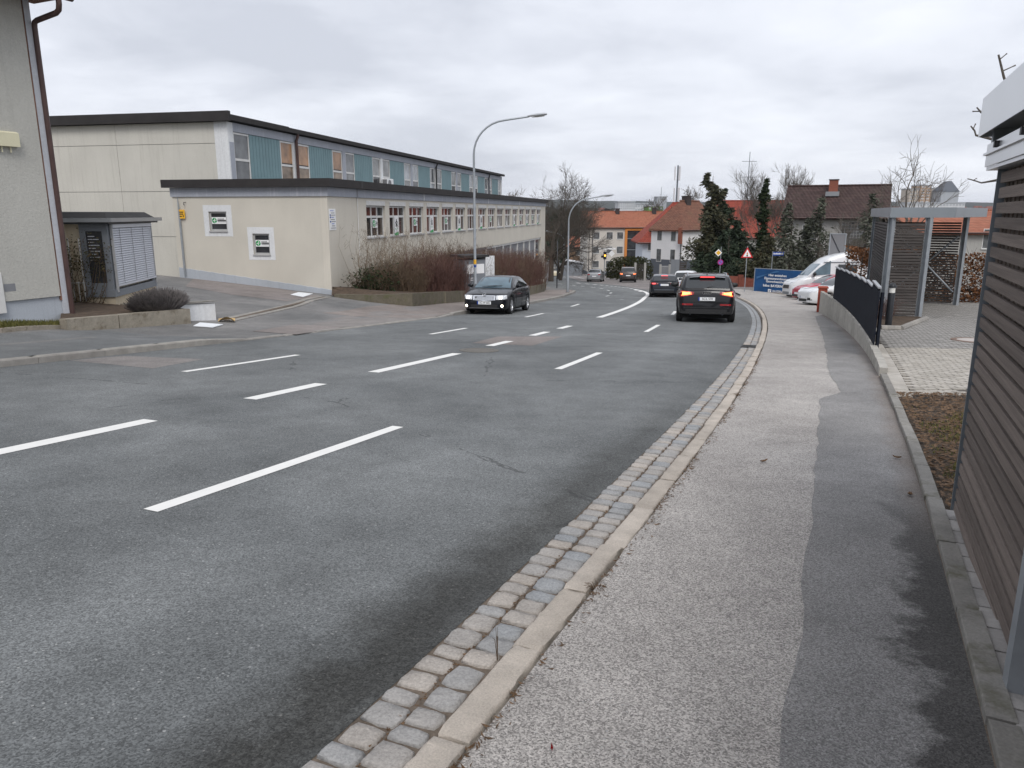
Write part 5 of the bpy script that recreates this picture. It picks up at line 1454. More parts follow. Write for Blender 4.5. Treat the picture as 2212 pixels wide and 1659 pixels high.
# ---- concrete wall stones and black slat fence along the footway
cw = thing('concrete_wall', 'row of pale concrete angle stones between footway and yard below the black fence', 'wall', (0, 0, 0))
Y = 11.35; WALLT = []
while Y < 28.6:
    y2 = Y + .92; a = Vector((KR(Y), Y, 0)); b = Vector((KR(y2 - .022), y2 - .022, 0)); nrm = Vector((.9, -.42, 0))
    zt = max(Hy(0, Y + .45) + .10 + random.uniform(-.012, .012), Hs(a.x, Y) + .06); q = [a, b, b + nrm * .12, a + nrm * .12]
    obj('wall_stone', MB().prism([(v.x, v.y) for v in q], [zr(v.x, v.y) - .3 for v in q], zt), 'wall_concrete', cw); WALLT.append((Y, zt)); Y = y2
fn = thing('slat_fence', 'black vertical slat fence with stepped tops on the concrete wall', 'fence', (0, 0, 0))
Y = 13.65
capm = None; pi_ = 0
while Y < 24.9:
    y2 = min(25.2, Y + 1.45); n = 11
    zt = Hy(0, (Y + y2) / 2) + 1.10 + (.06 if Y < 15 else 0)
    for k in range(n):
        ya, yb = lerp(Y, y2, k / n), lerp(Y, y2, (k + .86) / n); nrm = Vector((.9, -.42, 0))
        a, b = Vector((KR(ya) + .05, ya, 0)), Vector((KR(yb) + .05, yb, 0)); q = [a, b, b + nrm * .022, a + nrm * .022]
        obj('fence_slat', MB().prism([(v.x, v.y) for v in q], Hy(0, ya) + .12, zt - .03 + (.05 if k % 2 else 0)), 'fence_black', fn)
    a, b = Vector((KR(Y) + .03, Y, 0)), Vector((KR(y2 - .02) + .03, y2 - .02, 0)); q = [a, b, b + nrm * .062, a + nrm * .062]
    obj('fence_cap', MB().prism([(v.x, v.y) for v in q], zt + .021, zt + .05), 'fence_cap', fn)
    p = Vector((KR(Y) + .11, Y, 0)); obj('fence_post', MB().box(p.x, p.x + .05, p.y, p.y + .05, Hy(0, Y) - .2, zt - .05), 'fence_black', fn)
    a, b = Vector((KR(Y) + .075, Y + .03, 0)), Vector((KR(y2) + .075, y2, 0)); q = [a, b, b + nrm * .03, a + nrm * .03]
    for zz in (.3, .95): obj('fence_rail', MB().prism([(v.x, v.y) for v in q], Hy(0, Y) + zz, Hy(0, Y) + zz + .04), 'fence_black', fn)
    Y = y2
# orange-red post at the lower end of the wall
rp_ = Vector((KR(28.0) + .35, 29.0, 0)); rp_ = Vector((12.05, 29.0, zr(12, 29) + .05))
tp = thing('marker_post', 'square red-brown post at the lower end of the concrete wall', 'post', rp_, R(-20))
obj('post_body', MB().box(-.16, .16, -.16, .16, -.1, .98), 'red_post', tp); obj('post_cap', MB().cbox(-.19, .19, -.19, .19, .981, 1.05, .03), 'red_post', tp)
# bollard light
bp = onto(1918, 707, Hy)
bo = thing('bollard_light', 'black bollard light with clear ring standing in the yard planting', 'bollard', bp)
obj('shaft', MB().lathe([(.001, -.05), (.075, -.05), (.075, .80), (.07, .81), (.001, .81)], 18), 'bollard_black', bo, True, 40)
obj('light_ring', MB().lathe([(.055, .81), (.068, .82), (.068, .93), (.055, .94)], 18), 'lamp_glass', bo, True, 40)
obj('cap', MB().lathe([(.001, .94), (.085, .94), (.082, .985), (.055, 1.03), (.001, 1.05)], 18), 'bollard_black', bo, True, 40)
# ---- second shelter
z0 = lambda p: Hy(p[0], p[1])
sA, sB, sC, sD, sE = (9.95, 20.0), (10.85, 19.85), (14.1, 23.7), (14.2, 24.1), (12.0, 25.2)
sh = thing('bike_shelter', 'grey steel shelter with timber slat walls and flat metal roof edge in the yard', 'shelter', (0, 0, 0))
zt = at(1982, 470, 19.85).z; zf = at(1982, 448, 19.85).z
slm = MB().cbox(-.5, .5, -.5, .5, -.5, .5, .04).mesh('slat'); slm.materials.append(MATS['dark_wood'])
def slatwall(a, b, n, zlo, zhi, th=.03, hh=.055):
    a, b = Vector((*a, 0)), Vector((*b, 0)); d = b - a; L_ = d.length; m = (a + b) / 2; rz = math.atan2(d.y, d.x)
    for k in range(n):
        o = obj('slat', slm, None, sh); o.location = (m.x, m.y, lerp(zlo, zhi, k / (n - 1))); o.scale = (L_, th, hh); o.rotation_euler = (0, 0, rz)
gA = z0(sB)
slatwall((sA[0] + .09, sA[1]), (sB[0] - .09, sB[1]), 32, gA + .08, zt - .18)
slatwall((sA[0] - .02, sA[1] + .1), sE, 32, gA - .05, zt - .18)
a, b = Vector((sA[0] + .06, sA[1] + .14, 0)), Vector((sE[0] + .04, sE[1] - .06, 0)); d = b - a; s_ = Vector((d.y, -d.x, 0)).normalized() * .02
obj('lining_board', MB().prism([(v.x, v.y) for v in (a, b, b + s_, a + s_)], gA - .05, zt - .15), 'dark_wood', sh)
slatwall(sE, sD, 32, gA - .1, zt - .20)
def ipost(p, zlo, zhi, rz, w_=.13):
    M = Matrix.Translation((p[0], p[1], 0)) @ Matrix.Rotation(rz, 4, 'Z')
    obj('post', MB().box(-w_ / 2, w_ / 2, -w_ / 2, -w_ / 2 + .012, zlo, zhi).box(-w_ / 2, w_ / 2, w_ / 2 - .012, w_ / 2, zlo, zhi).box(-.006, .006, -w_ / 2 + .0125, w_ / 2 - .0125, zlo, zhi).xf(M), 'galvanised', sh)
for p in (sA, sB, sC): ipost(p, z0(p) - .15, zt, .5)
ipost(sE, z0(sE) - .2, zt, .2)
# crossed braces of the rear wall
a, b = Vector((sE[0] + .5, sE[1] - .32, 0)), Vector((sD[0] - .1, sD[1] - .1, 0))
obj('brace', MB().tube([(a.x, a.y, gA + .1), (b.x, b.y, zt - .6)], .03, 6), 'galvanised', sh); obj('brace', MB().tube([(a.x, a.y - .07, zt - .5), (b.x, b.y - .07, gA + .25)], .03, 6), 'galvanised', sh)
RO = [(sA[0] - .12, sA[1] - .12), (11.45, 19.75), (14.62, 23.55), (14.4, 25.0), (12.0, 25.6)]
n = len(RO)
for i in range(n):
    a, b = Vector((*RO[i], 0)), Vector((*RO[(i + 1) % n], 0)); t_ = (b - a).normalized(); s_ = Vector((-t_.y, t_.x, 0)) * .03
    q = [a, b - t_ * .002, b + s_ - t_ * .03, a + s_ + t_ * .03]
    obj('roof_fascia', MB().prism([(v.x, v.y) for v in q], zt, zf), 'alu_grey', sh)
ci = Vector((sum(p[0] for p in RO) / n, sum(p[1] for p in RO) / n, 0))
obj('roof_deck', MB().prism([tuple(Vector((*p, 0)).lerp(ci, .04))[:2] for p in RO], zt + .08, zf - .03), 'flat_roof_gravel', sh)
# bed edging with the bollard
eb = [onto(x, y, Hy) for x, y in ((1903, 711), (1945, 712), (2000, 690))]
ebt = thing('bed_edging', 'rounded concrete edging round the small planting bed by the bollard light', 'edging', (0, 0, 0))
for i in range(2):
    d = (eb[i + 1] - eb[i]); k_ = 3
    for k in range(k_): obj('edging_stone', MB().tube([eb[i] + d * (k / k_) + Vector((0, 0, .02)), eb[i] + d * ((k + .97) / k_) + Vector((0, 0, .02))], .075, 8), 'concrete_kerb', ebt, True, 40)
st(obj('planting_soil', MB().prism([(p.x, p.y + .05) for p in eb] + [(sB[0], sB[1] - .05), (sA[0], sA[1] - .05), (eb[0].x + .6, 20.3)], -2, [Hy(0, p.y) + .03 for p in eb] + [z0(sB) + .03, z0(sA) + .03, Hy(0, 20.3) + .03]), 'bed_soil'))
rl = random.Random(41)
shrub('dry_perennial', 'dry reddish perennial in the bed behind the bollard light', Vector((9.6, 19.2, Hy(0, 19.2))), .25, .2, .6, 60, 77, 'twig_red', .005, 4, .3)
# beech hedges keep their copper leaves
def beech(label, pts, w_, h, n, seed, arch=None, nm='beech_hedge'):
    rnd = random.Random(seed); t = thing(nm, label, 'hedge', (*pts[0][:2], 0)); mb = MB(); o = Vector((*pts[0][:2], 0)); segs = []
    def f(r_):
        i = r_.randrange(len(pts) - 1); u = r_.random(); a, b = Vector(pts[i]), Vector(pts[i + 1]); p = a.lerp(b, u)
        q = r_.uniform(-w_ / 2, w_ / 2); zz = r_.uniform(0, h) if not arch else arch(r_, u)
        return Vector((p.x - o.x + r_.gauss(0, .03), p.y - o.y + q, p.z + zz + .05 * math.sin(p.x * 5)))
    leafcloud(mb, n, f, .045, rnd, .55); obj('leaves', mb, 'beech_leaf', t)
    tw = MB()
    for k in range(n // 40):
        p = f(rnd); tw.tube([p, p + Vector((rnd.gauss(0, .1), rnd.gauss(0, .1), .25))], [.008, .004], 3, cap=False)
    for i in range(len(pts)):
        p = Vector(pts[i]) - o; tw.tube([(p.x, p.y, pts[i][2] - .3), (p.x, p.y, pts[i][2] + h * .9)], [.03, .02], 5)
    obj('twigs', tw, 'tree_bark', t)
beech('tall copper-brown beech hedge behind the open side of the shelter', [(12.2, 26.3, Hy(0, 24) - .2), (14.3, 25.4, Hy(0, 24) - .2), (16.2, 24.6, Hy(0, 24) - .2), (18.5, 24.4, Hy(0, 24) - .2)], .8, 1.75, 14000, 51)
hz = Hy(0, 28) - .3
def archf(r_, u):
    k = r_.random()
    if k < .60: return r_.uniform(1.55, 2.05)
    return r_.uniform(0, 1.6) if u < .22 or r_.random() < .12 else r_.uniform(1.4, 2.0)
beech('clipped copper beech hedge forming a frame of leaves above the parked cars', [(12.9, 29.0, hz), (15.4, 28.4, hz)], .6, 2.0, 5200, 52, archf)

# ------------------------------------------------------------------ vehicles
def cinterp(tb, x):
    """smooth interpolation through (x, value) knots"""
    if x <= tb[0][0]: return tb[0][1]
    if x >= tb[-1][0]: return tb[-1][1]
    for i in range(len(tb) - 1):
        if x <= tb[i + 1][0]:
            x0, p0 = tb[max(i - 1, 0)]; x1, p1 = tb[i]; x2, p2 = tb[i + 1]; x3, p3 = tb[min(i + 2, len(tb) - 1)]
            h = x2 - x1; t = (x - x1) / h
            m1 = (p2 - p0) / (x2 - x0) if x2 > x0 else 0; m2 = (p3 - p1) / (x3 - x1) if x3 > x1 else 0
            s_ = (p2 - p1) / h
            if s_ == 0: m1 = m2 = 0
            else:
                m1 = 0 if m1 * s_ < 0 else math.copysign(min(abs(m1), 3 * abs(s_)), s_)
                m2 = 0 if m2 * s_ < 0 else math.copysign(min(abs(m2), 3 * abs(s_)), s_)
            return (2*t**3-3*t*t+1)*p1 + (t**3-2*t*t+t)*h*m1 + (-2*t**3+3*t*t)*p2 + (t**3-t*t)*h*m2
class Car:
    def __init__(s, name, label, sp, X, Y, head, cat='car', h=Hroad, group=None):
        s.sp = sp; s.L, s.W, s.H = sp['L'], sp['W'], sp['H']; s.hw = s.W / 2
        s.t = thing(name, label, cat, (0, 0, 0), 0, group)
        f = Vector((math.sin(R(head)), math.cos(R(head)), 0)); l = Vector((-f.y, f.x, 0))
        zf = h(X + f.x * 1.3, Y + f.y * 1.3); zb_ = h(X - f.x * 1.3, Y - f.y * 1.3); zl = h(X + l.x * .8, Y + l.y * .8); zR = h(X - l.x * .8, Y - l.y * .8)
        F = (f * 2.6 + Vector((0, 0, zf - zb_))).normalized(); Lf = (l * 1.6 + Vector((0, 0, zl - zR))); Lf = (Lf - F * Lf.dot(F)).normalized(); U = F.cross(Lf)
        zc = (zf + zb_) / 2
        s.t.matrix_world = Matrix(((F.x, Lf.x, U.x, X), (F.y, Lf.y, U.y, Y), (F.z, Lf.z, U.z, zc), (0, 0, 0, 1)))
        s.build()
    def x(s, t): return s.L / 2 - t
    def w(s, t): return s.hw * cinterp(s.sp['wid'], t)
    def zt(s, t): return cinterp(s.sp['top'], t)
    def zc(s, t): return cinterp(s.sp['cab'], t)
    def zb(s, t):
        z = cinterp(s.sp['bot'], t)
        for a in s.sp['axles']:
            R_ = s.sp['wr'] + .055; d = abs(t - a)
            if d < R_: z = max(z, s.sp['wr'] + math.sqrt(R_ * R_ - d * d))
        return z
    def sec(s, t):
        w, zt, zb = s.w(t), s.zt(t), s.zb(t); zb = min(zb, zt - .06); h = zt - zb
        return [(0, zb), (w * .90, zb), (w * .965, zb + min(.05, h * .15)), (w * .995, zb + h * .30), (w, zb + h * .50), (w * .99, zb + h * .68), (w * .972, zt - min(.075, h * .2)), (w * .93, zt - min(.022, h * .06)), (w * .82, zt + .002), (w * .45, zt + .018), (0, zt + .024)]
    def csec(s, t):
        w = s.w(t); zt = s.zt(t) - .015; zc = max(s.zc(t), zt + .012); f = min(1, (zc - zt) / (s.H - 1.0 + .12 if s.H < 2 else s.H - 1.3))
        wb = w * .925; wr = lerp(wb, w * s.sp.get('roofw', .70), f)
        h = zc - zt
        return [(wb, zt), (lerp(wb, wr, .5) + .012 * f, zt + h * .48), (wr, zc - min(.07, h * .25)), (wr * .955, zc - min(.022, h * .08)), (wr * .8, zc), (0, zc + .018 * f)]
    def loft(s, ts, fn, cap=True):
        mb = MB(); n = None
        for t in ts:
            pr = fn(t); full = [(y, z) for y, z in pr] + [(-y, z) for y, z in pr[::-1] if y > 1e-6]
            if n is None: n = len(full)
            for y, z in full: mb.v.append((s.x(t), y, z))
        for i in range(len(ts) - 1):
            for k in range(n):
                a = i * n + k; b = i * n + (k + 1) % n; mb.f.append((a, a + n, b + n, b))
        if cap: mb.f.append(tuple(range(n))); mb.f.append(tuple((len(ts) - 1) * n + k for k in range(n))[::-1])
        return mb
    def front_t(s, y, z, rear=False):
        t = 0.0
        for i in range(140):
            t = i * .008; tt = s.L - t if rear else t
            if s.w(tt) * (.99 if z < s.zt(tt) - .05 else .95) >= abs(y) - 1e-4 and s.zt(tt) + .01 >= z: break
        return t
    def patch(s, name, mat, y0, y1, z0, z1, rear=False, off=.008, nu=8, nv=3, parent=None, shape=None):
        sg = -1 if rear else 1
        def fn(u, v):
            y = lerp(y0, y1, u); a = z0(u) if callable(z0) else z0; b = z1(u) if callable(z1) else z1; z = lerp(a, b, v)
            t = s.front_t(y, z, rear); X = s.L / 2 - t
            return (sg * (X + off), y, z)
        mb = MB().grid(nu, nv, fn); b0 = len(mb.v)
        m2 = MB().grid(nu, nv, lambda u, v: (lambda q: (q[0] - sg * .03, q[1], q[2]))(fn(u, v)))
        # skirt
        rim = [i * (nv + 1) for i in range(nu + 1)] + [nu * (nv + 1) + j for j in range(1, nv + 1)] + [i * (nv + 1) + nv for i in range(nu - 1, -1, -1)] + [j for j in range(nv - 1, 0, -1)]
        k0 = len(mb.v)
        for i in rim: mb.v.append(m2.v[i])
        for i in range(len(rim)):
            j = (i + 1) % len(rim); mb.f.append((rim[i], rim[j], k0 + j, k0 + i))
        bm = bmesh.new(); me = bpy.data.meshes.new(name); me.from_pydata(mb.v, [], mb.f); bm.from_mesh(me); bmesh.ops.recalc_face_normals(bm, faces=bm.faces[:]); bm.to_mesh(me); bm.free()
        return obj(name, me, mat, parent or s.t)
    def surf_top(s, name, mat, ta, tb, fa, fb, nt=8, ny=6, off=.006, parent=None):
        """panel on the crown of the cabin: windscreen or rear window; fa/fb share of the half width at each end"""
        def fn(u, v):
            t = lerp(ta, tb, u); pr = s.csec(t); wr = pr[3][0] * lerp(fa, fb, u); y = lerp(-wr, wr, v)
            z = lerp(pr[4][1], pr[5][1], 1 - min(1, abs(y) / max(.01, pr[4][0]))) if abs(y) < pr[4][0] else lerp(pr[4][1], pr[3][1], (abs(y) - pr[4][0]) / max(.001, pr[3][0] - pr[4][0]))
            dz = (s.zc(t + .02) - s.zc(t - .02)) / .04; n = Vector((dz, 0, 1)).normalized()
            return (s.x(t) + n.x * off, y, z + n.z * off)
        return obj(name, MB().grid(nt, ny, fn), mat, parent or s.t, True)
    def side_win(s, name, mat, ta, tb, sgn, f0=.10, f1=.86, off=.006):
        def fn(u, v):
            t = lerp(ta, tb, u); pr = s.csec(t); f = lerp(f0, f1, v)
            if f < .5: y = lerp(pr[0][0], pr[1][0], f * 2); z = lerp(pr[0][1], pr[1][1], f * 2)
            else: y = lerp(pr[1][0], pr[2][0], f * 2 - 1); z = lerp(pr[1][1], pr[2][1], f * 2 - 1)
            return (s.x(t), sgn * (y + off), z)
        return obj(name, MB().grid(8, 4, fn), mat, s.t, True)
    def wheel(s, t, sgn):
        r = s.sp['wr']; wd = .21; c = (s.x(t), sgn * (s.hw - .115), r)
        prof = [(r * .66, -wd / 2 + .01), (r * .93, -wd / 2), (r, -wd / 2 + .03), (r, wd / 2 - .03), (r * .93, wd / 2), (r * .66, wd / 2 - .01)]
        o = obj('wheel', MB().lathe(prof, 28, c, 'y'), 'rubber', s.t, True, 40)
        m = MB(); yo = c[1] + sgn * (wd / 2 - .02)
        m.lathe([(r * .66, -.03), (r * .66, .01), (r * .60, .006), (r * .58, -.03)] if sgn > 0 else [(r * .66, .03), (r * .66, -.01), (r * .60, -.006), (r * .58, .03)], 24, (c[0], yo, c[2]), 'y')
        for k in range(s.sp.get('spokes', 5)):
            a = 6.2832 * k / s.sp.get('spokes', 5) + .3; d = Vector((math.cos(a), 0, math.sin(a))); q = Vector((-d.z, 0, d.x)); p = Vector((c[0], yo - sgn * .004, c[2]))
            w1, w2 = r * .13, r * .085
            pts = [p + d * r * .10 + q * w1, p + d * r * .62 + q * w2, p + d * r * .62 - q * w2, p + d * r * .10 - q * w1]
            m.add([*pts, *[v - Vector((0, sgn * .03, 0)) for v in pts]], [(0, 1, 2, 3), (0, 4, 5, 1), (2, 6, 7, 3), (1, 5, 6, 2), (7, 6, 5, 4)])
        m.lathe([(.001, sgn * .004), (r * .17, sgn * .004), (r * .17, -sgn * .03)], 14, (c[0], yo, c[2]), 'y')
        obj('rim', m, 'rim_alloy', o, True, 30)
        obj('brake_disc', MB().lathe([(.001, 0), (r * .58, 0)], 20, (c[0], yo - sgn * .06, c[2]), 'y'), 'iron', o)
    def build(s):
        sp = s.sp; L = s.L
        ts = sorted(set([0, .012, .03, .06, .1, .16, .24, .34, L, L - .012, L - .03, L - .06, L - .1, L - .16, L - .24, L - .34] + [i * L / 34 for i in range(35)] + [a + (sp['wr'] + .055) * c for a in sp['axles'] for c in (-1.001, -.995, -.96, -.86, -.7, -.5, -.25, 0, .25, .5, .7, .86, .96, .995, 1.001)]))
        obj('body', s.loft(ts, s.sec), sp['paint'], s.t, True, 38)
        c0, c1 = sp['cabt']; n = 40
        tc_ = [lerp(c0, c1, i / n) for i in range(n + 1)]
        obj('cabin', s.loft(tc_, s.csec), sp.get('roofpaint', sp['paint']), s.t, True, 42)
        ws = sp['ws']; rw_ = sp['rw']
        gl = sp.get('glass', 'car_glass')
        s.surf_top('windscreen', sp.get('wglass', gl), ws[0], ws[1], .95, .93)
        s.surf_top('rear_window', gl, rw_[0], rw_[1], .90, .94)
        for ta, tb in sp['sides']:
            for sg in (1, -1): s.side_win('side_window', gl, ta, tb, sg)
        obj('underbody', MB().box(s.x(L - .3), s.x(.3), -s.hw * .8, s.hw * .8, .14, .5), 'under_black', s.t)
        for a in sp['axles']:
            for sg in (1, -1):
                s.wheel(a, sg)
        mt = sp['ws'][0] + .28; zm = s.zt(mt)
        for sg in (1, -1):
            m = MB().lathe([(.001, -.11), (.05, -.10), (.075, -.03), (.078, .03), (.05, .10), (.001, .11)], 10); k = sp.get('mir', 1.0)
            m.v = [(v[0] * .75 * k, v[2] * 1.05 * k, v[1] * .95 * k) for v in m.v]
            o = obj('mirror', m, sp.get('mirror', sp['paint']), s.t, True); o.location = (s.x(mt) - .0, sg * (s.w(mt) + .09), zm + .09 * k)
            obj('mirror_arm', MB().tube([(s.x(mt), sg * (s.w(mt) * .9), zm - .02), (s.x(mt), sg * (s.w(mt) + .06), zm + .03)], .022, 6), 'trim_black', s.t)
    def plate(s, txt, z, rear=True, wd=.52, eu=True):
        sg = -1 if rear else 1; t = s.front_t(0, z, rear); X = sg * (s.L / 2 - t + .02)
        p = obj('number_plate', MB().box(-wd / 2, wd / 2, -.055, .055, -.012, .0), 'plate_white', s.t)
        M = frame_on((X, 0, z), (0, sg, 0), (0, 0, 1)); p.data.transform(M)
        if eu: prints('plate_band', p, M, [('sign_blue', rect(-wd / 2, -wd / 2 + .045, -.055, .055))])
        if txt: text('plate_text', txt, .105, 'sign_black', p, M @ Matrix.Translation((.025, 0, .002)) @ Matrix.Diagonal((.86, 1, 1, 1)), bold=.0015)
        return p
    def shut(s, ts, dz=.0):
        for t in ts:
            for sg in (1, -1):
                pr = s.sec(t); m = MB()
                for i in range(2, 7):
                    pass
                pts = [(s.x(t), sg * (y + .003), z) for y, z in pr[2:8]]
                obj('door_seam', MB().tube(pts, .005, 4), 'under_black', s.t)
    def handles(s, ts):
        for t in ts:
            for sg in (1, -1):
                pr = s.sec(t); y = pr[5][0]; z = pr[5][1] + .06
                obj('door_handle', MB().tube([(s.x(t) + .09, sg * (y - .01), z), (s.x(t) + .05, sg * (y + .025), z), (s.x(t) - .05, sg * (y + .025), z), (s.x(t) - .09, sg * (y - .01), z)], .013, 5), s.sp.get('handle', s.sp['paint']), s.t)

WID = lambda L: [(0, .70), (.02, .78), (.08, .86), (.2, .93), (.45, .975), (.9, .995), (1.4, 1), (L - 1.2, 1), (L - .6, .975), (L - .25, .93), (L - .1, .88), (L - .02, .80), (L, .74)]
def sedan_spec(paint_):
    L = 4.45
    return dict(L=L, W=1.72, H=1.40, wr=.318, axles=(.82, 3.58), paint=paint_, wid=WID(L), roofw=.70,
        top=[(0, .46), (.015, .60), (.06, .69), (.16, .745), (.45, .81), (1.1, .91), (1.7, .95), (3.2, .985), (3.9, 1.02), (4.28, 1.01), (4.38, .97), (4.43, .85), (4.45, .55)],
        bot=[(0, .22), (.3, .19), (2.2, .20), (4.2, .22), (4.5, .30)],
        cab=[(1.12, .90), (1.5, 1.14), (1.95, 1.33), (2.2, 1.38), (2.6, 1.40), (3.0, 1.38), (3.4, 1.29), (3.75, 1.14), (4.0, 1.01)], cabt=(1.12, 4.0),
        ws=(1.20, 1.95), rw=(3.2, 3.9), sides=((1.62, 2.42), (2.50, 3.28), (3.32, 3.6)))
def hatch_spec(paint_, L=4.3, W=1.78, H=1.44, suv=0.0):
    d = suv
    return dict(L=L, W=W, H=H, wr=.32 + .05 * (d > 0), axles=(.85, L - .78), paint=paint_, wid=WID(L), roofw=.71,
        top=[(0, .50 + d), (.015, .64 + d), (.06, .73 + d), (.16, .78 + d), (.45, .86 + d), (1.1, .95 + d), (1.7, .98 + d), (3.2, 1.0 + d), (L - .3, 1.0 + d), (L - .08, .95 + d), (L - .03, .80 + d), (L, .58 + d)],
        bot=[(0, .22 + d * .3), (.3, .19 + d * .4), (2.2, .21 + d * .4), (L - .3, .23 + d * .4), (L, .32 + d * .4)],
        cab=[(1.0, .93 + d), (1.4, H - .26), (1.85, H - .07), (2.3, H - .005), (2.8, H), (L - .8, H - .05), (L - .45, H - .11), (L - .30, H - .22), (L - .06, .97 + d)], cabt=(1.0, L - .06),
        ws=(1.08, 1.80), rw=(L - .40, L - .10), sides=((1.5, 2.3), (2.38, 3.12), (3.2, L - .52)))
# --- dark sedan coming up the hill
c = Car('sedan', 'black sedan with chrome grille and lit lamps driving up the hill', {**sedan_spec('paint_black'), 'wglass': 'car_glass_blue', 'spokes': 5, 'mirror': 'paint_black'}, -.50, 29.2, 180 + 13.5)
c.patch('grille', 'chrome', -.42, .42, lambda u: .50 + .06 * abs(u - .5), .70, off=.016, nu=10)
for k in range(4): c.patch('grille_bar', 'trim_black', -.37, .37, .535 + k * .038, .548 + k * .038, off=.020, nu=8, nv=1)
for sg in (1, -1):
    h_ = c.patch('headlight', 'headlamp', sg * .45, sg * .80, lambda u: .545 + .02 * u, lambda u: .70 + .015 * u, off=.010, nu=8)
    c.patch('lamp_bulb', 'lamp_on', sg * .55, sg * .66, .58, .67, off=.022, nu=4, parent=h_)
    o = obj('fog_lamp', MB().lathe([(.001, .01), (.042, .008), (.052, -.02)], 14, (c.L / 2 - c.front_t(.66, .32) + .01, sg * .66, .325), 'x'), 'fog_on', c.t)
c.patch('lower_intake', 'trim_black', -.50, .50, .25, .37, off=.006)
c.patch('bumper_strip', 'chrome', -.72, .72, .238, .246, off=.010, nv=1)
c.plate('SC-W 602', .43, rear=False)
m_ = MB().tube([(0, .06 * math.cos(a), .06 * math.sin(a)) for a in [i * 6.2832 / 14 for i in range(15)]], .007, 5)
for a in (90, 210, 330): m_.tube([(0, 0, 0), (0, .06 * math.cos(R(a)), .06 * math.sin(R(a)))], .007, 5)
o = obj('star_emblem', m_, 'chrome', c.t); o.location = (c.L / 2 - .02, 0, .735)
c.shut((1.45, 2.46, 3.35)); c.handles((2.2, 3.1))
for sg in (1, -1): obj('wiper', MB().tube([(c.x(1.2), sg * .1 - .3, 1.0), (c.x(1.28), sg * .1 + .25, 1.035)], .010, 5), 'trim_black', c.t)
# --- dark SUV going down, seen from behind
c = Car('suv', 'dark grey SUV with amber-red tail lights on in the downhill lane beside the cobbled gutter', {**hatch_spec('paint_darkgrey', 4.62, 1.88, 1.58, .08), 'mir': 1.25, 'mirror': 'trim_black'}, 6.70, 26.0, 12.5)
L = c.L
for sg in (1, -1):
    tl = c.patch('taillight', 'tail_red', sg * .40, sg * .885, lambda u: .90 - .10 * u, lambda u: .985 + .045 * u, True, .012, 10)
    c.patch('lit_strip', 'tail_amber', sg * .52, sg * .76, lambda u: .925 - .035 * u, lambda u: .955 + .022 * u, True, .02, 8, parent=tl)
    c.patch('lit_edge', 'tail_on', sg * .47, sg * .80, lambda u: .908 - .055 * u, lambda u: .966 + .035 * u, True, .016, 8, 1, parent=tl)
    c.patch('reflector', 'tail_red', sg * .42, sg * .82, .56, .615, True, .012, 6, 1)
    o = obj('roof_rail', MB().tube([(c.x(1.9), sg * .62, 1.49), (c.x(2.2), sg * .625, 1.585), (c.x(3.6), sg * .62, 1.58), (c.x(4.1), sg * .60, 1.49)], .022, 6), 'galvanised', c.t, True)
    obj('exhaust', MB().lathe([(.045, 0), (.045, .12), (.001, .11)], 12, (-L / 2 - .02, sg * .5, .30), 'x'), 'galv_dark', c.t)
c.patch('tailgate_seam', 'under_black', -.78, .78, .862, .872, True, .006, 10, 1)
c.patch('tailgate_seam', 'under_black', -.70, .70, .655, .665, True, .006, 10, 1)
c.patch('bumper_seam', 'trim_black', -.88, .88, .48, .50, True, .008, 10, 1)
c.patch('diffuser', 'trim_black', -.78, .78, .29, .44, True, .008, 10, 2)
c.plate('SC:L 570', .765)
sp_ = obj('spoiler', MB().grid(10, 2, lambda u, v: (-(L / 2 - .42) - .14 * v, lerp(-.56, .56, u), 1.485 - .02 * v - .03 * (2 * u - 1)**2)), 'paint_darkgrey', c.t)
obj('brake_light', MB().box(-(L / 2 - .265), -(L / 2 - .25), -.22, .22, 1.445, 1.465), 'brake_on', c.t)
obj('brake_light_glow', MB().box(-(L / 2 - .285), -(L / 2 - .266), -.24, .24, 1.425, 1.48), 'tail_red', c.t)
X_ = -(L / 2 - c.front_t(0, .955, True)) - .012
for k in range(4):
    cy = (k - 1.5) * .062; obj('emblem_ring', MB().tube([(X_, cy + .042 * math.cos(a), .955 + .042 * math.sin(a)) for a in [i * 6.2832 / 16 for i in range(17)]], .006, 5), 'chrome', c.t)
Mq = frame_on((X_ - .0, .50, .77), (0, -1, 0), (0, 0, 1)); text('badge', 'Q5', .085, 'chrome', c.t, Mq)
Mq = frame_on((X_ - .0, -.55, .77), (0, -1, 0), (0, 0, 1)); prints('badge', c.t, Mq, [('chrome', rect(-.12, .12, .0, .03)), ('chrome', rect(-.12, .12, -.05, -.03))])
obj('rear_wiper', MB().tube([(c.x(L - .10), .0, 1.13), (c.x(L - .15), -.28, 1.16)], .011, 5), 'trim_black', c.t)
obj('roof_aerial', MB().add([(c.x(3.9), 0, 1.62), (c.x(3.7), 0, 1.54), (c.x(3.95), .025, 1.52), (c.x(3.95), -.025, 1.52)], [(0, 1, 2), (0, 3, 1), (0, 2, 3)]), 'trim_black', c.t)
c.shut((1.4, 2.36, 3.2)); c.handles((2.1, 3.0))
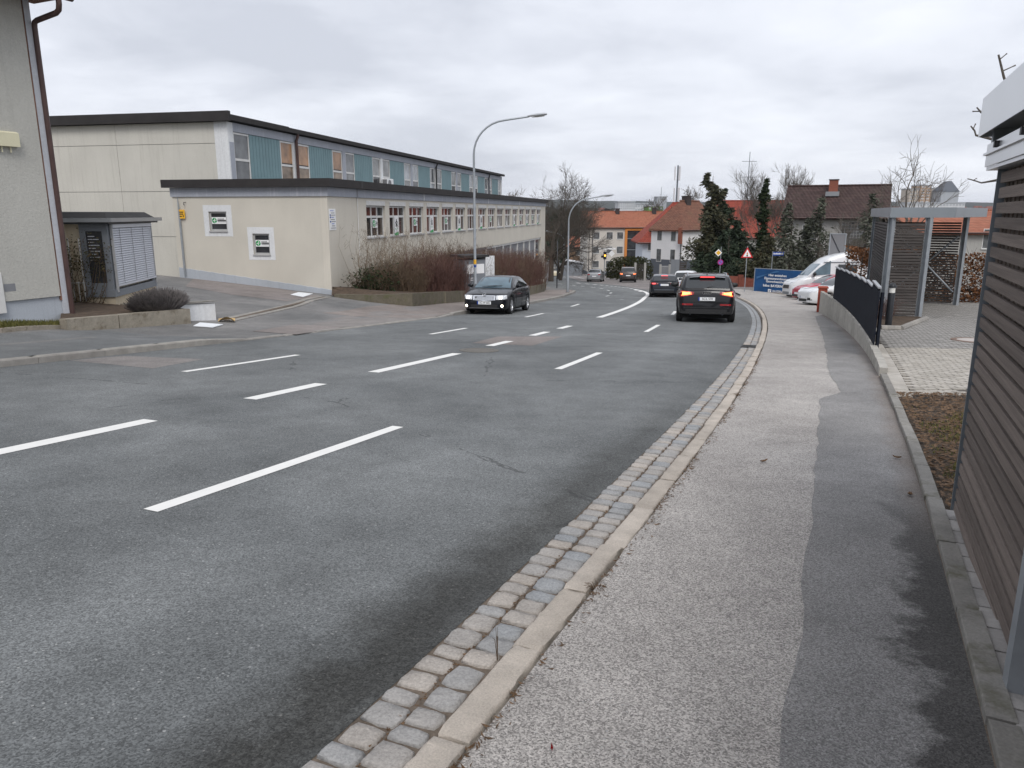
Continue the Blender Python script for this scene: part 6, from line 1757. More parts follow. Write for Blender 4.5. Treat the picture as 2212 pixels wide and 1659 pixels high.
# --- dark hatchback waiting ahead
c = Car('hatchback', 'blue-black hatchback with red brake lights ahead of the dark grey SUV', hatch_spec('paint_blueblack', 4.3, 1.80, 1.38), 9.62, 47.3, 11.5)
L = c.L
for sg in (1, -1):
    tl = c.patch('taillight', 'tail_red', sg * .36, sg * .85, lambda u: .80 - .01 * u, lambda u: .86 + .05 * u, True, .012, 8)
    c.patch('lit_strip', 'brake_on', sg * .52, sg * .72, .805, .865, True, .02, 4, parent=tl)
c.patch('bumper_strip', 'galv_dark', -.74, .74, .45, .475, True, .010, 8, 1); c.patch('diffuser', 'trim_black', -.72, .72, .28, .42, True, .008, 8)
c.plate('', .76); obj('brake_light', MB().box(-(L / 2 - .33), -(L / 2 - .28), -.20, .20, 1.29, 1.315), 'brake_on', c.t)
obj('rear_wiper', MB().tube([(c.x(L - .09), .0, 1.0), (c.x(L - .14), -.28, 1.03)], .011, 5), 'trim_black', c.t)
# --- white car half hidden behind the SUV
c = Car('white_hatchback', 'white hatchback half hidden behind the dark SUV', hatch_spec('paint_carwhite', 4.1, 1.75, 1.50), 12.95, 55.5, 20)
for sg in (1, -1): c.patch('taillight', 'tail_on', sg * .62, sg * .82, .70, .98, True, .012, 4)
c.plate('', .70)
# --- cars in the junction
c = Car('silver_coupe', 'small silver car crossing the junction before the apartment block', sedan_spec('paint_silver'), 9.6, 86, 12)
for sg in (1, -1): c.patch('taillight', 'tail_red', sg * .45, sg * .82, .74, .88, True, .012, 4)
c.plate('', .62)
c = Car('brown_suv', 'dark brown SUV crossing the junction by the clipped hedge', hatch_spec('paint_brown', 4.4, 1.82, 1.66, .10), 12.9, 83.5, 9)
for sg in (1, -1): c.patch('taillight', 'tail_on', sg * .58, sg * .86, .86, .98, True, .012, 4)
c.plate('', .74)
c = Car('cream_car', 'cream car coming round the far bend behind the lamp post', sedan_spec('paint_cream'), 6.9, 116, 186)
for sg in (1, -1): c.patch('headlight', 'lamp_on', sg * .48, sg * .80, .56, .70, False, .012, 4)
# --- parked: white camper van, red car, white city car
van = dict(L=5.9, W=2.05, H=2.72, wr=.34, axles=(.98, 4.75), paint='paint_carwhite', wid=[(0, .66), (.03, .76), (.12, .86), (.3, .94), (.7, .985), (1.2, 1), (5.6, 1), (5.86, .97), (5.9, .95)], roofw=.86,
    top=[(0, .62), (.02, .80), (.1, .95), (.3, 1.08), (.7, 1.22), (1.0, 1.30), (1.6, 1.34), (5.8, 1.34), (5.9, 1.30)], bot=[(0, .26), (.5, .24), (5.6, .28), (5.9, .32)],
    cab=[(.85, 1.27), (1.2, 1.62), (1.6, 2.02), (1.8, 2.16), (2.0, 2.34), (2.6, 2.58), (3.4, 2.70), (5.6, 2.70), (5.84, 2.60), (5.88, 2.2)], cabt=(.85, 5.88), ws=(.95, 1.62), rw=(5.80, 5.86), sides=((1.25, 2.15),), glass='car_glass_blue', mir=1.5, mirror='trim_black')
c = Car('camper_van', 'white camper van with high roof parked behind the copper hedge', van, 18.9, 43.4, 274, 'van')
for sg in (1, -1):
    c.patch('headlight', 'headlamp', sg * .52, sg * .92, lambda u: .90 + .10 * u, lambda u: 1.02 + .16 * u, False, .012, 6)
    obj('habitation_window', MB().box(c.x(3.6), c.x(2.55), sg * .985, sg * .995, 1.55, 2.0), 'car_glass', c.t)
    obj('stripe', MB().box(c.x(3.2), c.x(1.3), sg * 1.026, sg * 1.030, 1.04, 1.12), 'galv_dark', c.t)
    obj('sill_trim', MB().box(c.x(4.3), c.x(1.4), sg * 1.0, sg * 1.028, .27, .42), 'trim_black', c.t)
    obj('roof_gutter', MB().box(c.x(5.7), c.x(1.75), sg * .93, sg * .96, 2.10, 2.14), 'galv_dark', c.t)
c.patch('grille', 'trim_black', -.55, .55, .62, .82, off=.01); c.patch('bumper', 'galv_dark', -.8, .8, .28, .44, off=.01)
c = Car('red_hatchback', 'red hatchback parked between camper van and white city car', hatch_spec('paint_red', 4.0, 1.72, 1.48), 17.4, 40.5, 270)
for sg in (1, -1): c.patch('headlight', 'headlamp', sg * .45, sg * .80, .66, .80, False, .012, 6)
c.plate('', .45, rear=False); c.patch('lower_intake', 'trim_black', -.6, .6, .26, .40, off=.01)
c = Car('city_car', 'small white city car parked by the red-brown post', {**hatch_spec('paint_carwhite', 3.6, 1.64, 1.5), 'spokes': 9}, 15.44, 35.1, 267)
for sg in (1, -1):
    c.patch('headlight', 'headlamp', sg * .42, sg * .76, .68, .82, False, .012, 6); c.patch('fog_recess', 'trim_black', sg * .48, sg * .72, .33, .44, False, .012, 4)
c.plate('', .46, rear=False); c.patch('lower_intake', 'trim_black', -.4, .4, .26, .38, off=.01); c.handles((2.0,))

# ------------------------------------------------------------------ houses down the hill
def house_b(name, label, loc, rz, w_, d_, zbase, zeave, zridge, wallm, roofm, kind='gable', over=.4, hip=None, wins=(), plinth=None, chim=(), sky=(), side_wins=(), cat='house', ridge_along='x', winm='glass_grey', barge=None):
    """local x along the front (front face at y=0, facing -y), heights are world z"""
    t = thing(name, label, cat, (loc[0], loc[1], 0), rz)
    pz = zbase + (plinth[1] if plinth else 0)
    wm = MB().box(0, w_, 0, d_, pz, zeave)
    if kind == 'gable' and not hip: 
        for x_ in (0.002, w_ - .302): wm.add([(x_, 0, zeave), (x_, d_, zeave), (x_, d_ / 2, zridge - .1), (x_ + .3, 0, zeave), (x_ + .3, d_, zeave), (x_ + .3, d_ / 2, zridge - .1)], [(0, 2, 1), (3, 4, 5), (0, 3, 5, 2), (1, 2, 5, 4)])
    obj('wall', wm, wallm, t)
    if plinth: obj('plinth', MB().box(.02, w_ - .02, .02, d_ - .02, zbase - 1, pz), plinth[0], t)
    else: obj('footing', MB().box(.02, w_ - .02, .02, d_ - .02, zbase - 2, zbase), 'slate_plinth', t)
    m = MB(); e = over; th = .16; ze = zeave - e * (zridge - zeave) / (d_ / 2); yr = d_ / 2
    hp = hip or 0
    x0, x1 = -e, w_ + e
    top = [(x0 + (hp + e if hp else 0), yr), (x1 - (hp + e if hp else 0), yr)]
    V = [(x0, -e, ze), (x1, -e, ze), (x1, d_ + e, ze), (x0, d_ + e, ze), (top[0][0], yr, zridge), (top[1][0], yr, zridge)]
    m.add(V, [(0, 1, 5, 4), (2, 3, 4, 5)] + ([(3, 0, 4), (1, 2, 5)] if hp else []))
    m.add([(v[0], v[1], v[2] - th) for v in V], [(4, 5, 1, 0), (5, 4, 3, 2)] + ([(4, 0, 3), (5, 2, 1)] if hp else []))
    m.add([V[0], V[1], (V[1][0], V[1][1], ze - th), (V[0][0], V[0][1], ze - th)], [(3, 2, 1, 0)])
    if not hp:
        for a, b, c_ in ((0, 4, 3), (1, 5, 2)):
            q = [V[a], V[b], V[c_]]; m.add(q + [(v[0], v[1], v[2] - th) for v in q], [(0, 1, 4, 3), (1, 2, 5, 4)])
    rf = obj('roof', m, roofm, t, uvfn=lambda p: (p[0] + p[1] * .5, (zridge - p[2]) * 1.55))
    obj('ridge_tiles', MB().tube([(top[0][0], yr, zridge + .02), (top[1][0], yr, zridge + .02)], .12, 6), roofm, rf, uvfn=lambda p: (p[0], 0.2))
    obj('eave_gutter', MB().tube([(x0, -e - .06, ze - .02), (x1, -e - .06, ze - .02)], .07, 6), 'brown_copper', t)
    for (x_, z_, a, b) in wins:
        f = obj('window', MB().box(x_ - a / 2 - .06, x_ + a / 2 + .06, -.03, -.002, z_ - b / 2 - .06, z_ - b / 2).box(x_ - a / 2 - .06, x_ + a / 2 + .06, -.03, -.002, z_ + b / 2, z_ + b / 2 + .06).box(x_ - a / 2 - .06, x_ - a / 2, -.03, -.002, z_ - b / 2, z_ + b / 2).box(x_ + a / 2, x_ + a / 2 + .06, -.03, -.002, z_ - b / 2, z_ + b / 2), 'frame_white', t)
        obj('pane', MB().box(x_ - a / 2, x_ + a / 2, -.012, -.003, z_ - b / 2, z_ + b / 2), winm, f)
        obj('sill', MB().box(x_ - a / 2 - .1, x_ + a / 2 + .1, -.10, -.031, z_ - b / 2 - .10, z_ - b / 2 - .04), 'frame_white', f)
    for (y_, z_, a, b) in side_wins:
        f = obj('window', MB().box(-.03, -.002, y_ - a / 2 - .06, y_ + a / 2 + .06, z_ - b / 2 - .06, z_ + b / 2 + .06), 'frame_white', t)
        obj('pane', MB().box(-.036, -.031, y_ - a / 2, y_ + a / 2, z_ - b / 2, z_ + b / 2), winm, f)
    for (x_, y_, a, zt, mt) in chim:
        zb_ = zridge - abs(y_ - yr) / yr * (zridge - zeave)
        c_ = obj('chimney', MB().box(x_ - a / 2, x_ + a / 2, y_ - a / 2, y_ + a / 2, zb_ - .6, zt), mt, rf)
        obj('chimney_cap', MB().box(x_ - a / 2 - .06, x_ + a / 2 + .06, y_ - a / 2 - .06, y_ + a / 2 + .06, zt + .001, zt + .08), 'chimney_dark', rf)
    for (x_, f_, a, b) in sky:
        n = Vector((0, -(zridge - ze), yr + e)).normalized(); up = Vector((0, yr + e, zridge - ze)).normalized()
        p = Vector((x_, lerp(-e, yr, f_), lerp(ze, zridge, f_))) + n * .05; M = frame_on(p, (1, 0, 0), up)
        s_ = obj('skylight', MB().box(-a / 2 - .08, a / 2 + .08, -b / 2 - .08, b / 2 + .08, -.1, .02).xf(M), 'dark_metal', rf)
        obj('pane', MB().box(-a / 2, a / 2, -b / 2, b / 2, .021, .03).xf(M), 'glass_pale', s_)
    return t
# apartment block with orange roof
p = at(1268, 592, 140)
zz = lambda y, Y: at(1106, y, Y).z
ap = house_b('apartment_block', 'cream three-storey apartment block with orange tiled roof and orange stairwell frame', (p.x, 140), R(3), 17, 10, p.z - .3, zz(489, 140), zz(457, 145), 'cream_house', 'orange_tiles',
    wins=[(x_, z_, 1.1, 1.2) for x_ in (1.6, 4.05, 6.0) for z_ in (zz(509, 140), zz(540, 140), zz(571, 140))], chim=[(6.2, 4.4, .7, zz(451, 145), 'chimney_dark'), (13.2, 4.4, .7, zz(450, 145), 'chimney_dark'), (4.5, 6, .9, zz(452, 146), 'chimney_dark')], plinth=('slate_plinth', .8))
zo0, zo1 = zz(588, 140), zz(492, 140)
obj('stairwell_frame', MB().box(6.85, 7.3, -.25, .0, zo0, zo1).box(7.3, 10.4, -.25, .0, zo1 - .5, zo1).box(10.4, 10.85, -.25, .0, zo0, zo1), 'orange_wall', ap)
gw = obj('stairwell_glazing', MB().box(7.301, 10.399, -.12, -.05, zo0, zo1 - .501), 'glass_dark', ap)
for k in range(4): obj('glazing_bar', MB().box(7.301, 10.399, -.16, -.121, lerp(zo0, zo1, k / 4), lerp(zo0, zo1, k / 4) + .12), 'grey_paint', gw)
for x_ in (.25, 3.4): obj('downpipe', MB().tube([(x_ if x_ < 1 else .9, -.1, p.z), (x_ if x_ < 1 else .9, -.1, zz(490, 140))], .07, 6), 'dark_metal', ap)
# small brown house and its shed beyond the bend
p = at(1231, 570, 165); house_b('brown_cottage', 'small brown house with orange roof left of the apartment block', (p.x - .4, 165), R(-6), 6.0, 7, at(1231, 588, 165).z, zz(531, 165), zz(512, 168), 'brown_house', 'orange_tiles', wins=[(2.5, zz(546, 165), 1.4, 1.0)])
p = at(1238, 592, 128); sd_ = thing('tin_shed', 'low grey tin shed with pale sloping roof beside the apartment block', 'shed', (p.x - 1.6, 128, zr(p.x, 128)), R(-5))
obj('shed_wall', MB().prism([(0, 0), (3.2, 0), (3.2, 2.5), (0, 2.5)], -1, [2.6, 2.0, 2.0, 2.6]), 'grey_paint', sd_); obj('shed_roof', MB().prism([(-.2, -.2), (3.4, -.2), (3.4, 2.7), (-.2, 2.7)], [2.62, 2.02, 2.02, 2.62], [2.75, 2.15, 2.15, 2.75]), 'far_white', sd_)
# red hipped house
p = at(1386, 590, 112)
house_b('red_roof_house', 'pale blue-grey house with steep bright red hipped roof and skylights', (p.x, 112), R(-4), 13, 11, zz(604, 112), zz(513, 112), zz(438, 117), 'bluewhite_house', 'red_tiles', hip=4.8, over=.8,
    wins=[(1.2, zz(530, 112), .8, 1.4), (3.1, zz(530, 112), .8, 1.4), (5.2, zz(530, 112), .8, 1.4), (5.1, zz(577, 112), 1.0, 1.2)], sky=[(1.9, .22, .7, 1.3), (4.0, .22, .7, 1.3), (5.9, .72, .8, 1.6)])
# white house, corner towards the road
p = at(1470, 598, 98); wrz = math.atan2(.6, .8); wd_ = 5.4
wh = house_b('white_house', 'white two-storey house with weathered brown hipped roof and dark plinth', (p.x, 98), wrz, 8.5, wd_, zz(603, 98), zz(490, 98), zz(434, 101), 'white_house', 'mixed_tiles', hip=2.3, over=.35,
    side_wins=[(1.5, zz(508, 99), .75, 1.5), (3.9, zz(507, 100), .75, 1.5), (1.5, zz(553, 99), .75, 1.6), (3.9, zz(552, 100), .75, 1.6)], plinth=('slate_plinth', 2.4), chim=[(3.6, 2.7, .9, zz(424, 101), 'chimney_dark')])
obj('brick_flue', MB().box(-.42, -.05, -.05, .4, zz(527, 98), zz(492, 98)), 'chimney_brick', wh); obj('downpipe', MB().tube([(-.12, .1, zz(598, 98)), (-.12, .1, zz(527, 98))], .06, 6), 'dark_metal', wh)
# long red roof behind the conifers
p = at(1548, 520, 112)
house_b('long_red_house', 'long house with bright red tiled roof behind the dark conifers', (p.x, 112), R(-10), 13, 12, -9, zz(508, 112), zz(434, 118), 'grey_house', 'red_tiles', chim=[(2.2, 3.0, .8, zz(449, 114), 'chimney_brick'), (1.3, 3.6, .6, zz(446, 114), 'chimney_dark')], sky=[(9.9, .22, .9, 1.2), (11.2, .55, .9, 1.2)])
p = at(1500, 500, 104)
house_b('cross_gable_house', 'house with weathered orange tiled roof between white house and conifers', (p.x, 104), R(28), 7, 9, -8, zz(498, 104), zz(448, 108), 'white_house', 'mixed_tiles')
# dark-roofed house
a = at(1703, 403, 73); ph = R(25); u = Vector((math.cos(ph), -math.sin(ph), 0))
r_ = ray(1926, 398); k_ = r_.x / r_.y; Lr = (k_ * a.y - a.x) / (u.x + k_ * math.sin(ph)); Lr = max(8, min(14, Lr))
n_ = Vector((-u.y, u.x, 0)); dd_ = 8.0
loc = a - n_ * (dd_ / 2) + u * .5
zr5, ze5 = a.z, at(1690, 470, 70).z
dh = house_b('dark_roof_house', 'grey rendered house with steep dark brown tiled roof and brick chimney', (loc.x, loc.y), -ph, Lr - 1.0, dd_, -6.6, ze5 + .35, zr5, 'grey_house', 'dark_tiles', over=.55,
    wins=[(2.0, ze5 - 1.3, 1.2, 1.3), (8.2, ze5 - 1.3, 1.2, 1.3)], chim=[(Lr * .40, 2.9, .75, at(1790, 391, 72).z, 'chimney_brick')])
gb = obj('glass_block_panel', MB().box(4.6, 6.6, -.04, -.002, ze5 - 3.6, ze5 - .3), 'frame_grey', dh)
for i in range(8):
    for j in range(12): obj('glass_block', MB().box(4.63 + i * .245, 4.63 + i * .245 + .215, -.055, -.041, ze5 - 3.57 + j * .27, ze5 - 3.57 + j * .27 + .24), 'glass_grey', gb)
obj('vent_cowl', MB().box(Lr * .40 - .6, Lr * .40 + .55, 2.2, 2.5, ze5 + 1.9, ze5 + 2.3), 'zinc', dh)
# apartment hedge, gate and fence by the junction
def blobhedge(name, label, c, rx, ry, h, n, seed, mat='hedge_leaf', size=.11, cat='hedge'):
    rnd = random.Random(seed); t = thing(name, label, cat, c); mb = MB()
    def f(r_):
        x, y, z = r_.uniform(-1, 1), r_.uniform(-1, 1), r_.random()
        e = 1 + .15 * noise.noise(Vector((x * 3, y * 3, z * 3)))
        if abs(x) ** 3 + abs(y) ** 3 + z ** 4 > e: return None
        return (x * rx, y * ry, z * h)
    leafcloud(mb, n, f, size, rnd, .5); obj('leaves', mb, mat, t)
    tw = MB()
    for k in range(12): 
        a_ = rnd.uniform(0, 6.28); tw.tube([(rnd.uniform(-.6, .6) * rx, rnd.uniform(-.5, .5) * ry, -.2), (rnd.uniform(-.8, .8) * rx, rnd.uniform(-.6, .6) * ry, h * .7)], [.05, .02], 4)
    obj('stems', tw, 'tree_bark', t); return t
p = at(1410, 600, 92)
blobhedge('garden_hedge', 'rounded dark evergreen hedge above the gate by the junction', Vector((at(1359, 600, 95).x, 95, zr(15, 95) + .2)), 3.0, 1.4, 2.75, 9000, 5)
def railing(name, label, a, b, h, zb_, mat, n, cat='fence', nm='bar'):
    t = thing(name, label, cat, (a[0], a[1], zb_)); d = Vector((b[0] - a[0], b[1] - a[1], 0))
    for z_ in (.15, h - .12): obj('rail', MB().tube([(0, 0, z_), (d.x, d.y, z_)], .03, 4), mat, t)
    for k in range(n): p_ = d * ((k + .5) / n); obj(nm, MB().box(p_.x - .025, p_.x + .025, p_.y - .02, p_.y + .02, 0, h), mat, t)
    for p_ in (Vector((0, 0, 0)), d): obj('post', MB().box(p_.x - .12, p_.x + .12, p_.y - .12, p_.y + .12, -.5, h + .15), 'grey_house', t)
zg_ = zr(14, 88) - .05
railing('garden_gate', 'pale metal garden gate below the rounded hedge', (at(1425, 610, 90).x, 90), (at(1445, 610, 90).x, 90), 1.7, zg_, 'frame_grey', 9, 'gate')
railing('garden_fence', 'dark timber garden fence left of the gate behind the brown SUV', (at(1371, 610, 90).x, 90), (at(1392, 610, 90).x, 90), 1.9, zg_, 'dark_wood', 9)
for k, (x0_, x1_, lab, m) in enumerate(((1447, 1466, 'grey metal yard gate left of the white house', 'grey_paint'), (1467, 1480, 'dark slatted screen beside the white house steps', 'dark_wood'))):
    a_ = at(x0_, 610, 88); b_ = at(x1_, 610, 88); t = thing('yard_gate' if k == 0 else 'slat_screen', lab, 'gate' if k == 0 else 'screen', (a_.x, 88, zr(a_.x, 88)))
    if k == 0:
        for i in range(2): obj('gate_leaf', MB().box(i * (b_.x - a_.x) / 2 + .01, (i + 1) * (b_.x - a_.x) / 2 - .01, 0, .05, -.2, 2.5), m, t)
    else:
        for i in range(9): obj('slat', MB().box(0, b_.x - a_.x, 0, .04, .05 + i * .24, .24 + i * .24), m, t)
        obj('post', MB().box(-.06, -.001, 0, .06, -.3, 2.4), m, t); obj('post', MB().box(b_.x - a_.x + .001, b_.x - a_.x + .06, 0, .06, -.3, 2.4), m, t)
# brick garden wall behind the signs
a_, b_ = at(1566, 620, 67), at(1705, 620, 64)
bwz = zr(20, 66); bw_ = thing('brick_wall', 'red brick garden wall behind the danger sign', 'wall', (a_.x, 67, 0)); d = Vector((b_.x - a_.x, -3, 0)); n = 4
for i in range(n):
    p0, p1 = d * (i / n), d * ((i + .97) / n); zt = at(1600, 598, 66).z - .08 * i
    obj('wall_section', MB().prism([(p0.x, p0.y), (p1.x, p1.y), (p1.x, p1.y + .25), (p0.x, p0.y + .25)], bwz - .6, zt), 'brickwork', bw_)
    obj('pier', MB().box(p0.x - .2, p0.x + .2, p0.y - .06, p0.y + .34, bwz - .6, zt + .22), 'brickwork', bw_)
a_ = at(1505, 610, 80); t = thing('stone_bank', 'rough stone garden bank and brown timber fence behind the white car', 'wall', (a_.x, 80, zr(a_.x, 80)))
rnd = random.Random(8)
for i in range(7):
    for j in range(3): obj('stone', MB().cbox(i * .75, i * .75 + .70, -.1 * j, .5, j * .36, j * .36 + .34, .08), 'mossy_concrete', t)
for i in range(14): obj('fence_board', MB().box(.8 + i * .3, 1.07 + i * .3, .55, .6, .9, 2.5), 'wood_brown', t)
# ------------------------------------------------------------------ signs
def post(label, base, h, nm='sign_post', cat='sign', r=.03): 
    t = thing(nm, label, cat, base); obj('pole', MB().tube([(0, 0, -.3), (0, 0, h)], r, 8), 'galvanised', t, True, 40); return t
b_ = onto(1608, 630, Hs); h_ = at(1608, 532, b_.y).z - b_.z
s1 = post('red-bordered warning triangle with traffic light symbol on a tall pole', b_, h_)
def tri(s_, y0=0): return [(-s_ / 2, y0 - s_ * .289), (s_ / 2, y0 - s_ * .289), (0, y0 + s_ * .577)]
zc = h_ - .60 * b_.y / 58
S_ = 25.5 / FPX * b_.y
o = obj('sign_plate', MB().prism([(x_, y_) for x_, y_ in tri(S_)], -.012, .0).xf(frame_on((0, -.045, zc), (1, 0, 0), (0, 0, 1))), 'sign_red', s1)
prints('sign_face', o, frame_on((0, -.046, zc), (1, 0, 0), (0, 0, 1)), [('sign_white', tri(S_ * .70)), ('sign_black', rect(-.035 * S_, .035 * S_, -.16 * S_, .14 * S_)), ('sign_red', disc(0, .09 * S_, .05 * S_, 10)), ('sign_yellow', disc(0, -.01 * S_, .05 * S_, 10)), ('sign_black', disc(0, -.115 * S_, .065 * S_, 10))], .003)
b_ = onto(1553, 616, Hroad); b_ = Vector((at(1553, 616, 62).x, 62, zr(17, 62) + .08)); h_ = at(1553, 533, 62).z - b_.z
s2 = post('pole with yellow priority diamond and round magenta parking sign', b_, h_)
zd = at(1549, 546, 62).z - b_.z; ds = .42
M = frame_on((-.22, -.05, zd), (1, -.1, 0), (0, 0, 1))
o = obj('priority_plate', MB().prism([(0, -ds * .72), (ds * .72, 0), (0, ds * .72), (-ds * .72, 0)], -.012, 0).xf(M), 'sign_white', s2); prints('priority_face', o, M, [('sign_yellow', [(0, -ds * .48), (ds * .48, 0), (0, ds * .48), (-ds * .48, 0)])], .003)
zd = at(1553, 566.5, 62).z - b_.z; M = frame_on((0, -.05, zd), (1, 0, 0), (0, 0, 1))
o = obj('parking_plate', MB().prism(disc(0, 0, .23, 20), -.012, 0).xf(M), 'sign_magenta', s2); prints('parking_face', o, M, [('sign_paleblue', disc(0, 0, .155, 18)), ('sign_magenta', [(-.15, .10), (-.10, .15), (.15, -.10), (.10, -.15)])], .003)
b_ = Vector((at(1665, 600, 60).x, 60, zr(20, 60))); h_ = at(1665, 543, 60).z - b_.z
s3 = post('blue street name sign on a pole behind the blue banner', b_, h_)
w_ = 24 / FPX * 60
o = obj('name_plate', MB().box(.03, w_, -.012, .012, h_ - .34, h_ - .04), 'sign_blue', s3); prints('name_text', o, frame_on((w_ / 2, -.013, h_ - .19), (1, 0, 0), (0, 0, 1)), [('sign_white', rect(-w_ * .42 + k * w_ * .085, -w_ * .42 + k * w_ * .085 + w_ * .06, -.05, .05 if k % 3 else .08)) for k in range(10)])
# blue building-site banner
a_, b_ = onto(1627, 636, Hs), onto(1742, 648, Hs); a_ = Vector((at(1628, 632, 53).x, 53, 0)); b_ = Vector((at(1748, 640, 50).x, 50, 0))
d = b_ - a_; L_ = d.length; rz = math.atan2(d.y, d.x); zb_ = at(1628, 630, 53).z; H_ = at(1632, 580, 53).z - zb_
bn = thing('site_banner', 'blue building-site banner with white lettering stretched on a frame', 'banner', (a_.x, a_.y, zb_ - .12), rz)
obj('banner_cloth', MB().grid(20, 8, lambda u, v: (u * L_, .03 * math.sin(u * 9) * math.sin(v * 3.1), .12 + v * H_)), 'banner_blue', bn, True)
for x_ in (-.03, L_ + .03): obj('frame_post', MB().tube([(x_, .02, -.5), (x_, .02, H_ + .16)], .035, 8), 'galvanised', bn)
for z_ in (.09, H_ + .14): obj('frame_rail', MB().tube([(0, .04, z_), (L_, .04, z_)], .025, 6), 'galvanised', bn)
BM = lambda x_, z_: frame_on((x_, -.045, .12 + z_), (1, 0, 0), (0, 0, 1))
k = H_ / 1.0
for (s_, x_, z_, sz, bd_) in (('Hier entstehen', .45, .76, .135, .005), ('Eigentumswohnungen', .45, .62, .135, .005), ('Gewerbeeinheiten', .45, .49, .135, .005), ('Infos: BAYERNHAUS', .45, .31, .145, .007), ('BAYERN', .47, .09, .12, .003)):
    text('banner_text', s_, sz * H_, 'sign_white', bn, BM(x_ * L_ * .94, z_ * H_), bold=bd_)
prints('banner_logo', bn, BM(.30 * L_, .09 * H_), [('sign_white', rect(-.075 * H_, .075 * H_, -.075 * H_, .075 * H_)), ('banner_blue', [(-.04 * H_, 0), (0, -.04 * H_), (.045 * H_, .04 * H_), (.02 * H_, .05 * H_), (0, .0), (-.03 * H_, .03 * H_)])], .003)
prints('banner_stripe', bn, BM(.2 * L_, .8 * H_), [('banner_pale', [(-.16 * L_, -.24 * H_), (.20 * L_, .16 * H_), (.26 * L_, .12 * H_), (-.16 * L_, -.14 * H_)])], .002)
# traffic light by the block
b_ = Vector((at(1305, 600, 100).x, 100, zr(12, 100))); tl = thing('traffic_light', 'traffic light showing amber in front of the apartment block', 'traffic light', b_)
hh = at(1305, 560, 100).z - b_.z; obj('pole', MB().tube([(0, 0, -.3), (0, 0, hh + 1.2)], .06, 8), 'galvanised', tl)
hd = obj('signal_head', MB().cbox(-.2, .2, -.3, -.06, hh, hh + 1.0, .04), 'trim_black', tl)
for k_ in range(3): obj('signal_lens', MB().lathe([(.001, -.01), (.11, 0)], 12, (0, -.305, hh + .18 + k_ * .32), 'y'), 'signal_amber' if k_ == 1 else 'trim_black', hd)
obj('arm_plate', MB().box(-.5, -.21, -.2, -.15, hh + .2, hh + .5), 'trim_black', tl)
o = obj('priority_plate', MB().prism([(0, -.42), (.42, 0), (0, .42), (-.42, 0)], -.01, 0).xf(frame_on((.9, -.1, hh + .75), (1, 0, 0), (0, 0, 1))), 'sign_white', tl); obj('direction_plate', MB().box(-.9, 1.4, -.12, -.08, hh + 1.25, hh + 1.5), 'sign_white', tl)
# tall bracket board beside the van
# ------------------------------------------------------------------ trees
zb5 = -6.2
def tz(x, Y): return zr(x, Y)
b_ = at(1190, 600, 86); bare_tree('bare_tree', 'large bare spreading tree at the end of the cream wing', (b_.x, 86, tz(b_.x, 86)), at(1190, 344, 86).z - tz(b_.x, 86), 3, .30, 6, .62, .10, 'tree_bark', .22, (2, 4), .74, .014, (.02, 0), 6)
b_ = at(1232, 600, 92); bare_tree('bare_tree', 'bare leaning tree with fine twigs behind the second street lamp', (b_.x - 1.2, 92, tz(b_.x, 92)), at(1240, 374, 92).z - tz(b_.x, 92), 8, .20, 6, .6, .06, 'tree_bark', .25, (3, 4), .72, .013, (.14, 0), 5)
b_ = at(1205, 600, 100); bare_tree('bare_tree', 'low bushy bare tree filling the gap beside the wing wall', (b_.x, 100, tz(b_.x, 100)), at(1205, 455, 100).z - tz(b_.x, 100), 12, .2, 5, .85, .0, 'tree_bark', .15, (3, 3), .76, .016, (.1, 0), 6)
b_ = at(1108, 430, 95); bare_tree('bare_tree', 'brown rounded bare tree showing above the hall roof', (b_.x, 95, -7), at(1108, 398, 95).z + 7, 15, .22, 6, .6, .05, 'twig_brown', .3, (3, 4), .72, .016)
for i, (x_, Y, yt, yb_, lab) in enumerate(((1215, 190, 452, 590, 'dark fir in the wooded slope beyond the bend, nearest the lamp'), (1240, 185, 446, 590, 'tall dark fir on the wooded slope left of the apartment block'), (1258, 200, 470, 590, 'small dark fir touching the apartment gable'), (1190, 210, 462, 590, 'dark fir half hidden behind the large bare tree'), (1226, 230, 452, 590, 'dark fir far back on the wooded slope'))):
    b_ = at(x_, yb_, Y); conifer('fir_tree', lab, (b_.x, Y, -11), at(x_, yt, Y).z + 11, 5.0, 60 + i, 'conifer_leaf', 1600, .55, .3, 'firs beyond the bend', trunk_r=.3)
for i, (x_, Y, yt, lab) in enumerate(((1285, 170, 440, 'bare tree crown rising over the apartment roof beside the gable'), (1160, 180, 455, 'bare tree far beyond the bend'), (1480, 150, 398, 'bare tree behind the masts and the white house'), (1447, 155, 420, 'small bare tree behind the red hipped roof'), (1500, 152, 400, 'bare tree rising behind the white house chimney'))):
    b_ = at(x_, 500, Y); bare_tree('bare_tree', lab, (b_.x, Y, -11), at(x_, yt, Y).z + 11, 30 + i, .25, 5, .55, .05, 'pale_bark', .35, (3, 4), .72, .03)
for i, (x_, Y, yt, lab) in enumerate(((1645, 88, 342, 'bare tree with fan of upright branches behind the ivy-clad trunk'), (1690, 92, 348, 'bare tree beside the dark-roofed house gable'))):
    b_ = at(x_, 560, Y); bare_tree('bare_tree', lab, (b_.x, Y, -7), at(x_, yt, Y).z + 7, 40 + i, .22, 6, .42, .22, 'pale_bark', .35, (3, 4), .74, .014, limbs=5)
